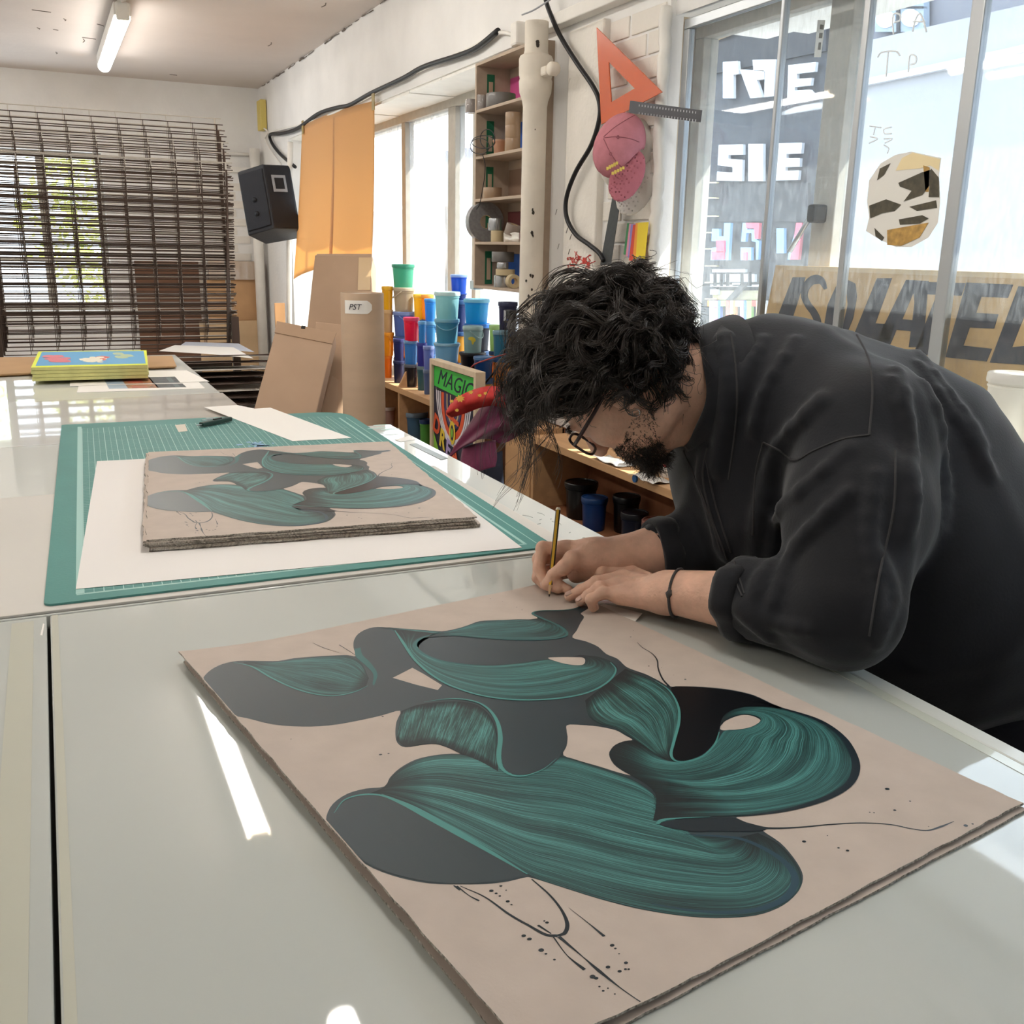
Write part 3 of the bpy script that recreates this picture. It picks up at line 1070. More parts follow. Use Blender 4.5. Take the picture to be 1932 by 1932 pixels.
def art_poly(name, loops, m, lift):
    loops = [[put(q, 0)[:2] for q in l] for l in loops]
    flat = [q for l in loops for q in l]
    tri = tessellate_polygon([[Vector((q[0], q[1], 0)) for q in l] for l in loops])
    bm = bmesh.new()
    vs = [bm.verts.new((q[0], q[1], lift)) for q in flat]
    for t in tri:
        try:
            bm.faces.new([vs[i] for i in t])
        except ValueError:
            pass
    for f in bm.faces:
        f.normal_update()
        if f.normal.z < 0:
            f.normal_flip()
    me = bpy.data.meshes.new(name)
    bm.to_mesh(me)
    bm.free()
    ART.append((name, me, m))


def art_band(name, A, B, m, lift, C0=None, C1=None, nu=80, nv=14, taper=None):
    """Coons patch between the two long edges A, B (pixels); C0 / C1 are the short ends from A to B"""
    A = resample(catmull(np.array([to_local(*q) for q in A]), 8), nu)
    B = resample(catmull(np.array([to_local(*q) for q in B]), 8), nu)
    c0 = resample(catmull(np.array([to_local(*q) for q in C0]), 8), nv) if C0 else np.linspace(A[0], B[0], nv)
    c1 = resample(catmull(np.array([to_local(*q) for q in C1]), 8), nv) if C1 else np.linspace(A[-1], B[-1], nv)
    P = []
    for i in range(nu):
        s = i / (nu - 1)
        row = []
        for j in range(nv):
            t = j / (nv - 1)
            q = (1 - t) * A[i] + t * B[i] + (1 - s) * c0[j] + s * c1[j] - ((1 - s) * (1 - t) * A[0] + s * (1 - t) * A[-1] + (1 - s) * t * B[0] + s * t * B[-1])
            row.append(put(q, lift))
        P.append(row)
    me = MB().grid(P).mesh(name)
    # face up
    if sum(f.normal.z for f in me.polygons) < 0:
        me.flip_normals()
    ART.append((name, me, m))


def art_line(name, lines, m, lift):
    """lines: list of (points px, width mm or list)"""
    mb = MB()
    for pts, w in lines:
        L = np.array([to_local(*q) for q in pts])
        L = catmull(L, 6) if len(L) > 2 else resample(L, 4)
        n = len(L)
        W = np.interp(np.linspace(0, 1, n), np.linspace(0, 1, len(w)), w) if hasattr(w, '__len__') else np.full(n, w)
        d = np.gradient(L, axis=0)
        d /= np.maximum(np.linalg.norm(d, axis=1, keepdims=True), 1e-9)
        nn = np.stack([-d[:, 1], d[:, 0]], 1) * (W[:, None] / 2000)
        V = [put(q, lift) for q in L + nn] + [put(q, lift) for q in L - nn]
        mb.add(V, [(i, i + 1, n + i + 1, n + i) for i in range(n - 1)])
    me = mb.mesh(name)
    for f in me.polygons:
        if f.normal.z < 0:
            f.flip()
    ART.append((name, me, m))


LF = 0.00012
art_poly('ink_shape', [loc_poly(OUTER, True, 3), loc_poly(H1, False), loc_poly(H2), loc_poly(H3), loc_poly(H4, True, 3)], m_slate, LF)
# upper-left folded stroke
art_band('brush_stroke', [(458, 1250), (500, 1272), (540, 1292), (580, 1306), (622, 1312), (660, 1308), (690, 1297)], [(470, 1248), (515, 1250), (560, 1244), (610, 1239), (650, 1238), (680, 1250), (696, 1280)], m_st_fine, 2 * LF)
art_line('brush_rim', [([(440, 1250), (475, 1258), (510, 1278), (550, 1297), (590, 1309), (630, 1313), (668, 1306), (694, 1294)], [0.5, 3, 2.5, 2.5, 2, 2, 0.5])], m_teal_l, 3 * LF)
art_band('brush_stroke', [(669, 1225), (672, 1240), (690, 1256), (704, 1272), (703, 1292)], [(680, 1222), (684, 1236), (700, 1252), (712, 1272), (706, 1294)], m_teal, 3 * LF, nv=4)
# fan between the fold and the crescent
art_band('brush_stroke', [(712, 1184), (745, 1192), (762, 1212), (775, 1236), (800, 1262)], [(735, 1184), (790, 1189), (832, 1192), (800, 1200), (782, 1216)], m_st_fine, 2 * LF)
# crescent
art_band('brush_stroke', [(740, 1187), (757, 1205), (772, 1234), (800, 1263), (845, 1291), (895, 1309), (950, 1319), (1010, 1322), (1065, 1317), (1110, 1307), (1145, 1289), (1164, 1267), (1158, 1252), (1130, 1240), (1095, 1236)],
         [(832, 1196), (795, 1204), (781, 1216), (796, 1232), (830, 1246), (880, 1253), (930, 1255), (980, 1251), (1020, 1245), (1040, 1246), (1070, 1254), (1098, 1255), (1105, 1247), (1098, 1240), (1080, 1239)], m_st_long, 3 * LF, nu=120, nv=20)
art_line('brush_rim', [([(745, 1190), (760, 1212), (785, 1248), (830, 1284), (890, 1308), (950, 1319), (1010, 1321), (1070, 1316), (1115, 1305), (1148, 1286), (1162, 1265), (1152, 1250)], [1.5, 4, 3.5, 3, 3, 3, 3, 3, 2.5, 2.5, 2, 1])], m_teal_l, 4 * LF)
art_line('brush_rim', [([(832, 1194), (796, 1204), (783, 1217), (797, 1233), (832, 1247), (880, 1254), (915, 1256)], [1.5, 4, 5, 4, 2.5, 1.5, 0.5])], m_teal, 4 * LF)
# top stroke
art_band('brush_stroke', [(800, 1204), (850, 1200), (900, 1203), (950, 1206), (1000, 1207), (1045, 1205), (1066, 1199), (1070, 1190), (1058, 1180), (1035, 1170)], [(815, 1198), (860, 1188), (900, 1175), (930, 1171), (955, 1170), (975, 1169), (990, 1169), (1000, 1169), (1008, 1168), (1015, 1167)], m_st_fine, 4 * LF)
art_line('brush_rim', [([(1098, 1144), (1085, 1149), (1060, 1152), (1020, 1153), (1005, 1158), (1020, 1166), (1048, 1178), (1068, 1192), (1066, 1201), (1040, 1206), (1000, 1208), (940, 1206), (880, 1202)], [1, 2.5, 3, 3, 4, 4, 4, 4, 3, 3, 2.5, 2, 0.5])], m_teal, 5 * LF)
# hanging stroke in the middle
art_band('brush_stroke', [(757, 1342), (790, 1330), (840, 1324), (885, 1326), (912, 1338), (930, 1360), (938, 1385)], [(748, 1396), (765, 1409), (795, 1405), (822, 1404), (845, 1411), (868, 1422), (890, 1430), (912, 1440), (940, 1456)], m_st_vert, 3 * LF, C1=[(938, 1385), (939, 1420), (940, 1456)], nu=60, nv=24)
# its streaks run across: swap uv later
ART[-1][1]['swap'] = 1
art_line('brush_rim', [([(800, 1325), (850, 1319), (892, 1323), (920, 1337), (938, 1362), (944, 1392), (941, 1425), (945, 1448), (965, 1463), (992, 1464), (1025, 1452), (1050, 1432)], [0.5, 2, 2.5, 3, 4, 5, 5, 4, 3, 2, 1, 0.4])], m_teal_l, 5 * LF)
# right-middle fan
art_band('brush_stroke', [(1180, 1262), (1212, 1276), (1245, 1292), (1268, 1312), (1281, 1340), (1280, 1368), (1271, 1400), (1266, 1425), (1275, 1437)], [(1104, 1322), (1110, 1350), (1130, 1366), (1160, 1374), (1190, 1392), (1215, 1408), (1238, 1424), (1256, 1434), (1270, 1437)], m_st_vert, 3 * LF, nu=70, nv=26)
art_line('brush_rim', [([(1235, 1285), (1262, 1303), (1279, 1332), (1281, 1362), (1272, 1398), (1266, 1424), (1276, 1437), (1300, 1437), (1325, 1428), (1348, 1406), (1357, 1382)], [0.5, 2, 2.5, 3, 3, 3, 2.5, 2, 2, 2, 1])], m_teal_l, 6 * LF)
# long lower stroke
art_band('brush_stroke', [(690, 1500), (735, 1506), (783, 1528), (850, 1565), (922, 1607), (1000, 1652), (1060, 1673), (1130, 1695), (1207, 1714), (1285, 1727), (1362, 1731), (1430, 1725), (1481, 1705), (1507, 1680), (1512, 1655), (1498, 1624), (1468, 1592), (1430, 1572)],
         [(727, 1486), (737, 1468), (757, 1450), (790, 1434), (830, 1425), (880, 1424), (940, 1425), (1000, 1424), (1060, 1427), (1109, 1441), (1160, 1458), (1200, 1474), (1232, 1500), (1232, 1535), (1250, 1558), (1300, 1573), (1350, 1577), (1385, 1582)], m_st_long, 2 * LF, nu=140, nv=30)
art_poly('ink_shape', [loc_poly([(640, 1520), (675, 1503), (715, 1501), (750, 1512), (800, 1538), (860, 1571), (930, 1611), (990, 1648), (960, 1660), (900, 1667), (840, 1667), (770, 1657), (705, 1636), (655, 1606), (626, 1575), (622, 1545)])], m_slate, 3 * LF)
art_line('brush_rim', [([(630, 1535), (650, 1510), (685, 1500), (722, 1502), (760, 1517), (810, 1544), (870, 1577), (935, 1614), (995, 1650)], [0.5, 1.5, 2.5, 3, 5, 6, 6, 4, 1]), ([(720, 1499), (780, 1522), (850, 1560), (930, 1605)], [0.5, 2, 2.5, 0.5])], m_teal_l, 4 * LF)
art_line('brush_rim', [([(1290, 1575), (1350, 1578), (1400, 1584), (1450, 1606), (1485, 1632), (1500, 1660), (1485, 1692), (1440, 1714), (1380, 1722), (1310, 1719), (1230, 1706)], [0.5, 3, 4, 5, 6, 6, 6, 5, 4, 3, 1])], m_bluerim, 3 * LF)
# right swirl
art_band('brush_stroke', [(1232, 1549), (1280, 1545), (1330, 1542), (1386, 1540), (1444, 1534), (1507, 1522), (1552, 1509), (1588, 1488), (1608, 1462), (1613, 1435), (1604, 1408), (1582, 1382), (1550, 1362), (1511, 1348), (1463, 1337), (1415, 1334), (1386, 1339), (1368, 1350), (1360, 1366)],
         [(1198, 1397), (1220, 1411), (1243, 1429), (1263, 1436), (1289, 1438), (1328, 1424), (1352, 1398), (1365, 1380), (1386, 1378), (1410, 1375), (1428, 1368), (1436, 1360), (1432, 1354), (1420, 1350), (1405, 1348), (1390, 1350), (1378, 1354), (1368, 1360), (1362, 1368)], m_st_long, 4 * LF,
         C0=[(1232, 1549), (1238, 1520), (1235, 1496), (1215, 1478), (1188, 1462), (1160, 1443), (1150, 1424), (1158, 1408), (1178, 1399), (1198, 1397)], nu=140, nv=30)
art_poly('ink_shape', [loc_poly([(1268, 1297), (1310, 1297), (1360, 1301), (1410, 1310), (1450, 1326), (1476, 1337), (1440, 1334), (1405, 1334), (1380, 1341), (1364, 1353), (1357, 1375), (1350, 1398), (1330, 1421), (1305, 1433), (1285, 1436), (1270, 1428), (1272, 1400), (1281, 1368), (1281, 1338), (1272, 1315)])], m_ink, 5 * LF)
art_line('brush_rim', [([(1240, 1556), (1248, 1549), (1275, 1545), (1340, 1542)], [3, 4, 2, 0.5])], m_teal_l, 5 * LF)
art_poly('ink_shape', [loc_poly([(1245, 1557), (1270, 1548), (1320, 1545), (1380, 1543), (1400, 1549), (1420, 1557), (1445, 1562), (1438, 1568), (1400, 1570), (1350, 1569), (1300, 1569)])], m_inkb, 4 * LF)
art_line('brush_rim', [([(1420, 1322), (1478, 1338), (1545, 1360), (1590, 1392), (1612, 1430), (1613, 1460), (1594, 1487), (1548, 1511), (1480, 1530), (1400, 1541)], [1, 4, 6, 7, 8, 8, 7, 6, 4, 1])], m_inkb, 5 * LF)
# central flat lobe
art_poly('ink_shape', [loc_poly([(930, 1326), (985, 1327), (1045, 1328), (1058, 1345), (1068, 1372), (1069, 1398), (1060, 1424), (1035, 1448), (1000, 1461), (965, 1460), (949, 1445), (947, 1420), (949, 1392), (944, 1362)])], m_slate, 4 * LF)
# drips, runs and splashes
art_line('ink_line', [
    ([(1404, 1556), (1450, 1563), (1510, 1561), (1565, 1556), (1625, 1553), (1680, 1556), (1720, 1564), (1750, 1567), (1775, 1560), (1800, 1550)], [9, 3, 2, 1.6, 1.5, 1.5, 1.4, 1.4, 2.2, 0.6]),
    ([(1263, 1296), (1250, 1281), (1242, 1262), (1240, 1246), (1230, 1233), (1212, 1222), (1202, 1212)], [3, 2.2, 1.8, 1.8, 1.4, 1.0, 0.6]),
    ([(868, 1672), (915, 1693), (960, 1725), (1000, 1748), (1030, 1764), (1052, 1766)], [0.8, 1.5, 2.2, 2.4, 3, 3]),
    ([(1003, 1659), (1035, 1687), (1058, 1715), (1070, 1742), (1066, 1760), (1052, 1766)], [1.2, 1.8, 2.2, 3.2, 3.2, 2.5]),
    ([(1044, 1768), (1070, 1803), (1103, 1830)], [1.2, 0.8, 3]), ([(1055, 1768), (1100, 1806), (1130, 1832), (1170, 1864), (1200, 1885), (1226, 1903)], [3, 0.8, 3, 1, 0.8, 2]),
    ([(1073, 1713), (1110, 1742), (1140, 1767)], [0.3, 0.9, 2.5]), ([(862, 1672), (885, 1690), (904, 1700)], [1.5, 0.8, 2]), ([(856, 1671), (868, 1680)], [1.5, 2]),
    ([(1015, 1746), (1040, 1762)], [2.2, 1]), ([(590, 1213), (612, 1223), (640, 1232)], [0.5, 1, 0.4]), ([(640, 1217), (658, 1228), (671, 1237)], [1.2, 1, 0.6])], m_inkb, 2 * LF)
DOTS = [(1674, 1489, 3.4), (1717, 1512, 1.5), (1688, 1529, 2.2), (1641, 1533, 1.2), (1649, 1534, 1.2), (1582, 1600, 1.6), (1599, 1605, 2.2), (1517, 1588, 2.6), (1561, 1577, 0.9), (1822, 1558, 3), (1835, 1555, 1.6), (1752, 1560, 0.8),
        (1224, 1257, 1.6), (1293, 1282, 2), (1271, 1274, 0.8), (1248, 1260, 0.9), (1190, 1202, 1.6), (1195, 1190, 0.8), (1206, 1216, 0.7), (1210, 1219, 0.7),
        (718, 1424, 2.4), (733, 1422, 1.5), (549, 1395, 1), (722, 1352, 1.8),
        (927, 1681, 2.5), (936, 1686, 1.8), (943, 1691, 1.5), (958, 1701, 2.3), (965, 1707, 1.2), (945, 1672, 1.8), (955, 1680, 1.0), (988, 1766, 2.5), (999, 1772, 2.5), (1021, 1793, 3), (1030, 1800, 1.5), (1046, 1811, 1.5),
        (1032, 1741, 2.0), (1027, 1738, 1.2), (1155, 1784, 2.5), (1161, 1790, 1.4), (1168, 1800, 1), (1181, 1817, 2.2), (1169, 1833, 2.2), (1180, 1829, 1.6), (1186, 1829, 1.4), (1147, 1825, 2.4), (1118, 1843, 3), (1125, 1846, 2.2), (1131, 1862, 1.2), (1138, 1870, 1.5), (1147, 1865, 1), (1160, 1876, 1),
        (612, 1223, 1), (948, 1135, 0.9), (975, 1146, 1.2), (985, 1151, 1.2), (925, 1130, 1)]
mb = MB()
for (x, y, r) in DOTS:
    c = to_local(x, y)
    rr = r * 0.00062
    V = [put((c[0] + rr * 1.25 * math.cos(a), c[1] + rr * math.sin(a)), 2 * LF) for a in np.linspace(0, 2 * math.pi, 9)[:-1]]
    mb.add(V, [tuple(range(7, -1, -1))])
ART.append(('ink_spots', mb.mesh('ink_spots'), m_inkb))
for nm, me, m in ART:
    if me.get('swap'):
        for d in me.uv_layers[0].data:
            d.uv = (d.uv[1], d.uv[0])


def sheet_mesh(seed, nu=16, nv=20, bent=False, rough=0.0016, pw=PW, ph=PH):
    """one sheet of grey board with torn edges; origin at its top-left corner, top face at z=0"""
    r = random.Random(seed)
    top = [[None] * (nv + 1) for _ in range(nu + 1)]
    for i in range(nu + 1):
        for j in range(nv + 1):
            u, v = pw * i / nu, ph * j / nv
            if i in (0, nu):
                u += r.uniform(-rough, rough)
            if j in (0, nv):
                v += r.uniform(-rough, rough)
            top[i][j] = (u, -v, curl(u, v) if bent else 0)
    mb = MB()
    mb.grid([[p for p in row] for row in top])
    mb.grid([[(p[0], p[1], p[2] - PT) for p in row][::-1] for row in top])
    def side(loop):
        a = [p for p in loop]
        b = [(p[0] + r.uniform(-rough, rough) * 0.5, p[1] + r.uniform(-rough, rough) * 0.5, p[2] - PT) for p in loop]
        n = len(a)
        mb.add(a + b, [(i, i + 1, n + i + 1, n + i) for i in range(n - 1)], mi=1)
    side([top[i][0] for i in range(nu + 1)][::-1])
    side([top[i][nv] for i in range(nu + 1)])
    side([top[0][j] for j in range(nv + 1)])
    side([top[nu][j] for j in range(nv + 1)][::-1])
    me = mb.mesh('board')
    bm = bmesh.new()
    bm.from_mesh(me)
    bmesh.ops.remove_doubles(bm, verts=bm.verts, dist=0.00005)
    bmesh.ops.recalc_face_normals(bm, faces=bm.faces)
    bm.to_mesh(me)
    bm.free()
    return me


def print_thing(label, o2, ang, z, sheet_me, bent, group=None, art=True):
    t = thing('edition_print', label, 'print', (o2[0], o2[1], z), (0, 0, ang), group)
    obj('board', sheet_me, [m_board, m_edge], t)
    if art:
        for nm, me, m in ART:
            mm = bend(me) if bent else me
            o = obj(nm, mm, m, t)
            if nm in ('ink_line', 'ink_spots', 'brush_rim'):
                o['kind'] = 'stuff'
    return t


near_print = print_thing('large single print with teal brush swirls being signed in pencil', N_O, N_A, ZN, sheet_mesh(1, 40, 50, True, 0.0008), True)
u_ = sheet_mesh(2, 30, 30, False, 0.0008)
t = print_thing('plain grey board lying just below the single print', N_O + np.array([0.004, -0.002]), N_A - 0.004, ZT + 0.0006 + PT, u_, False, art=False)
# stack on the mat
NS = 9
zst = ZP + 0.0008
gs_ = [sheet_mesh(10 + k, 14, 40, False, 0.0022) for k in range(4)]
ORD = ('lowest', 'second lowest', 'third lowest', 'fourth lowest', 'middle', 'fourth highest', 'third highest', 'second highest')
for k in range(NS - 1):
    dx, dy = rng.normal(0, 0.0022, 2)
    if k == 2:
        dx -= 0.006
    a = S_A + rng.normal(0, 0.003)
    print_thing(ORD[k] + ' sheet in the stack of grey prints on the mat', S_O + np.array([dx - 0.004 + (0.012 if k < 3 else 0), dy]), a, zst + (k + 1) * PT + k * 0.00008, gs_[k % 4], False, group='stacked edition prints', art=False)
print_thing('top print of the stack on the cutting mat, teal brush swirls showing', S_O, S_A, zst + NS * PT + NS * 0.00008, sheet_mesh(30, 14, 40, False, 0.0018), False, group='stacked edition prints')
# ================================================================== organic surfaces: distance fields meshed with surface nets
def sd_cone(P, a, b, r1, r2):
    """tapered capsule"""
    a, b = np.asarray(a, np.float32), np.asarray(b, np.float32)
    ba = b - a
    L2 = max(float(ba @ ba), 1e-12)
    t = np.clip(((P - a) @ ba) / L2, 0, 1)
    d = np.linalg.norm(P - a - t[:, None] * ba, axis=1)
    return d - (r1 + (r2 - r1) * t)


def sd_ell(P, c, r, A=None):
    """ellipsoid; A rows are its axes"""
    q = P - np.asarray(c, np.float32)
    if A is not None:
        q = q @ np.asarray(A, np.float32).T
    r = np.asarray(r, np.float32)
    k0 = np.linalg.norm(q / r, axis=1)
    k1 = np.linalg.norm(q / (r * r), axis=1)
    return k0 * (k0 - 1.0) / np.maximum(k1, 1e-9)


def smin(a, b, k):
    if k <= 0:
        return np.minimum(a, b)
    h = np.clip(0.5 + 0.5 * (b - a) / k, 0, 1)
    return b + (a - b) * h - k * h * (1 - h)


def smax(a, b, k):
    return -smin(-a, -b, k)


def surface_nets(fn, lo, hi, h, blk=10):
    lo, hi = np.array(lo, float), np.array(hi, float)
    n = np.ceil((hi - lo) / h / blk).astype(int) * blk
    N = n + 1
    D = np.empty(N, np.float32)
    ax = [lo[i] + np.arange(N[i]) * h for i in range(3)]
    nb = n // blk
    bc = np.stack(np.meshgrid(*[lo[i] + (np.arange(nb[i]) + 0.5) * blk * h for i in range(3)], indexing='ij'), -1).reshape(-1, 3).astype(np.float32)
    db = fn(bc)
    rad = blk * h * 0.87 * 1.25 + 0.012
    bi = np.stack(np.unravel_index(np.arange(len(bc)), nb), 1)
    loc = np.stack(np.meshgrid(*[np.arange(blk + 1)] * 3, indexing='ij'), -1).reshape(-1, 3)
    D[...] = 1.0
    far = np.abs(db) > rad
    for q in np.where(far & (db < 0))[0]:
        s = bi[q] * blk
        D[s[0]:s[0] + blk + 1, s[1]:s[1] + blk + 1, s[2]:s[2] + blk + 1] = -1.0
    near = np.where(~far)[0]
    ch = 150
    for c0 in range(0, len(near), ch):
        sel = near[c0:c0 + ch]
        idx = (bi[sel] * blk)[:, None, :] + loc[None]
        P = (lo + idx * h).reshape(-1, 3).astype(np.float32)
        v = fn(P).reshape(len(sel), blk + 1, blk + 1, blk + 1)
        for q, vv in zip(sel, v):
            s = bi[q] * blk
            D[s[0]:s[0] + blk + 1, s[1]:s[1] + blk + 1, s[2]:s[2] + blk + 1] = vv
    I = D < 0
    cs = I[:-1, :-1, :-1].astype(np.int8)
    for dx, dy, dz in ((1, 0, 0), (0, 1, 0), (0, 0, 1), (1, 1, 0), (1, 0, 1), (0, 1, 1), (1, 1, 1)):
        cs = cs + I[dx:N[0] - 1 + dx, dy:N[1] - 1 + dy, dz:N[2] - 1 + dz]
    act = np.argwhere((cs > 0) & (cs < 8))
    vid = np.full(n, -1, np.int32)
    vid[act[:, 0], act[:, 1], act[:, 2]] = np.arange(len(act))
    acc = np.zeros((len(act), 3))
    cnt = np.zeros(len(act))
    corners = [(i, j, k) for i in (0, 1) for j in (0, 1) for k in (0, 1)]
    for a in corners:
        for axi in range(3):
            if a[axi] == 1:
                continue
            b = list(a)
            b[axi] = 1
            da = D[act[:, 0] + a[0], act[:, 1] + a[1], act[:, 2] + a[2]]
            dB = D[act[:, 0] + b[0], act[:, 1] + b[1], act[:, 2] + b[2]]
            m = (da < 0) != (dB < 0)
            t = np.where(m, da / np.where(m, da - dB, 1), 0)
            p = np.array(a, float)[None, :].repeat(len(act), 0)
            p[:, axi] = t
            acc[m] += p[m]
            cnt[m] += 1
    V = lo + (act + acc / cnt[:, None]) * h
    quads = []
    for axi in range(3):
        o1, o2 = [(1, 2), (2, 0), (0, 1)][axi]
        sl0 = [slice(None)] * 3
        sl1 = [slice(None)] * 3
        sl0[axi] = slice(0, N[axi] - 1)
        sl1[axi] = slice(1, N[axi])
        e = np.argwhere(I[tuple(sl0)] != I[tuple(sl1)])
        e = e[(e[:, o1] > 0) & (e[:, o2] > 0) & (e[:, o1] < n[o1]) & (e[:, o2] < n[o2])]
        if not len(e):
            continue

        def cell(d1, d2):
            c = e.copy()
            c[:, o1] -= d1
            c[:, o2] -= d2
            return vid[c[:, 0], c[:, 1], c[:, 2]]
        q = np.stack([cell(1, 1), cell(0, 1), cell(0, 0), cell(1, 0)], 1)
        inside = I[e[:, 0], e[:, 1], e[:, 2]]
        q[~inside] = q[~inside][:, ::-1]
        quads.append(q)
    return V, np.concatenate(quads)


def np_mesh(name, V, Q, smooth=True):
    me = bpy.data.meshes.new(name)
    me.vertices.add(len(V))
    me.vertices.foreach_set('co', np.asarray(V, np.float32).ravel())
    k = Q.shape[1]
    me.loops.add(len(Q) * k)
    me.loops.foreach_set('vertex_index', Q.astype(np.int32).ravel())
    me.polygons.add(len(Q))
    me.polygons.foreach_set('loop_start', np.arange(0, len(Q) * k, k, dtype=np.int32))
    me.polygons.foreach_set('use_smooth', np.full(len(Q), smooth))
    me.update(calc_edges=True)
    me.validate()
    return me


def march(fn, px, py, t0=0.5, t1=3.0):
    """first hit of a camera ray with a distance field"""
    d = ray(px, py)
    d = d / np.linalg.norm(d)
    t = t0
    for _ in range(120):
        v = float(fn((CAM + d * t)[None].astype(np.float32))[0])
        if v < 0.0004:
            return CAM + d * t
        t += v * 0.8
        if t > t1:
            return None
    return CAM + d * t


def strands_mesh(S, R, sides=3):
    """S: [n,m,3] polylines, R: [m] radii profile * per-strand scale [n] -> tube mesh arrays"""
    S = np.asarray(S, float)
    n, m, _ = S.shape
    T = np.gradient(S, axis=1)
    T /= np.maximum(np.linalg.norm(T, axis=2, keepdims=True), 1e-9)
    ref = np.where(np.abs(T[..., 2:3]) < 0.9, np.array([0, 0, 1.0]), np.array([1.0, 0, 0]))
    A = np.cross(T, ref)
    A /= np.maximum(np.linalg.norm(A, axis=2, keepdims=True), 1e-9)
    B = np.cross(T, A)
    V = []
    for k in range(sides):
        a = 2 * math.pi * k / sides
        V.append(S + (A * math.cos(a) + B * math.sin(a)) * R[..., None])
    V = np.stack(V, 2).reshape(-1, 3)            # n,m,sides
    base = (np.arange(n)[:, None, None] * m + np.arange(m - 1)[None, :, None]) * sides
    k = np.arange(sides)[None, None, :]
    k2 = (k + 1) % sides
    Q = np.stack([base + k, base + k2, base + sides + k2, base + sides + k], -1).reshape(-1, 4)
    return V, Q
# ================================================================== the person leaning over the table
m_skin = mat('skin', (0.78, 0.475, 0.345), 0.48, 0.4, var=0.13, vscale=34, bump=0.16, bscale=150, sub=0.06)
m_nail = mat('nail', (0.72, 0.47, 0.38), 0.3, 0.5)
m_hair = mat('dark_hair', (0.036, 0.026, 0.021), 0.33, 0.6, var=0.5, vscale=25)
m_jacket = mat('black_cotton', (0.0115, 0.0125, 0.0165), 0.8, 0.25, var=0.3, vscale=7, bump=0.06, bscale=260, sheen=0.2)
m_seam = mat('faded_seam', (0.055, 0.053, 0.055), 0.85, 0.2)
m_trouser = mat('black_trouser', (0.012, 0.013, 0.018), 0.85, 0.2, bump=0.2, bscale=90)

r_, d_, f_ = RC[0], RC[1], RC[2]
HU = -0.84 * r_ - 0.54 * d_
HU /= np.linalg.norm(HU)
HF = 0.875 * (-0.54 * r_ + 0.84 * d_) + 0.485 * f_
HF -= HU * (HF @ HU)
HF /= np.linalg.norm(HF)
HX = np.cross(HF, HU)                 # towards his right ear
HC = atD(1172, 716, 1.45)
HA = np.stack([HX, HF, HU])


def HL(x, y, z):
    return HC + x * HX + y * HF + z * HU


def hloc(P):
    return (P - HC.astype(np.float32)) @ HA.T.astype(np.float32)


C7 = np.array([0.955, 1.172, 1.230])
COL0 = C7 + np.array([0.05, 0.0, -0.035])
COL1 = atD(1302, 738, 1.46)


def sd_head(P):
    q = hloc(P)
    e = lambda c, r: sd_ell(q, c, r)
    d = e((0, -0.012, 0.042), (0.075, 0.096, 0.080))                 # cranium
    d = smin(d, e((0, 0.035, 0.005), (0.066, 0.060, 0.085)), 0.03)    # face
    d = smin(d, e((0, 0.048, -0.070), (0.050, 0.045, 0.045)), 0.03)   # jaw
    d = smin(d, e((0, 0.078, -0.105), (0.022, 0.018, 0.017)), 0.02)   # chin
    for s in (-1, 1):
        d = smin(d, e((s * 0.042, 0.055, -0.022), (0.028, 0.030, 0.024)), 0.02)     # cheekbone
        d = smin(d, e((s * 0.050, 0.010, -0.068), (0.022, 0.040, 0.030)), 0.02)     # jaw angle
        d = smax(d, -e((s * 0.033, 0.101, 0.004), (0.020, 0.016, 0.013)), 0.012)    # eye socket
        d = smin(d, e((s * 0.033, 0.081, 0.003), (0.0135, 0.0125, 0.0125)), 0.003)  # eyeball / lid
        d = smin(d, sd_cone(q, (s * 0.014, 0.096, 0.018), (s * 0.052, 0.086, 0.022), 0.006, 0.004), 0.01)   # brow ridge
        d = smin(d, e((s * 0.012, 0.106, -0.035), (0.009, 0.010, 0.008)), 0.006)    # nostril wing
        # ear
        ea = e((s * 0.080, -0.008, -0.005), (0.008, 0.020, 0.032))
        ea = smax(ea, -e((s * 0.089, -0.006, 0.0), (0.008, 0.012, 0.020)), 0.005)
        ea = smin(ea, e((s * 0.077, -0.001, -0.034), (0.007, 0.009, 0.011)), 0.008)
        d = smin(d, ea, 0.006)
    d = smin(d, sd_cone(q, (0, 0.094, 0.010), (0, 0.113, -0.028), 0.008, 0.0110), 0.012)   # nose
    d = smin(d, sd_cone(q, (-0.020, 0.088, -0.060), (0.020, 0.088, -0.060), 0.006, 0.006), 0.008)  # upper lip
    d = smin(d, sd_cone(q, (0, 0.0965, -0.058), (0, 0.0965, -0.0585), 0.006, 0.006), 0.01)
    d = smin(d, sd_cone(q, (-0.016, 0.090, -0.074), (0.016, 0.090, -0.074), 0.007, 0.007), 0.008)   # lower lip
    d = smax(d, -sd_cone(q, (-0.024, 0.102, -0.066), (0.024, 0.102, -0.066), 0.003, 0.003), 0.004)  # mouth line
    # neck
    n0 = HL(0, -0.035, -0.045).astype(np.float32)
    d = smin(d, sd_cone(P, n0, C7 + np.array([0.02, 0, -0.03]), 0.056, 0.064), 0.035)
    d = smin(d, sd_cone(P, HL(0, 0.02, -0.085), C7 + np.array([-0.01, 0, -0.08]), 0.030, 0.04), 0.03)
    return d


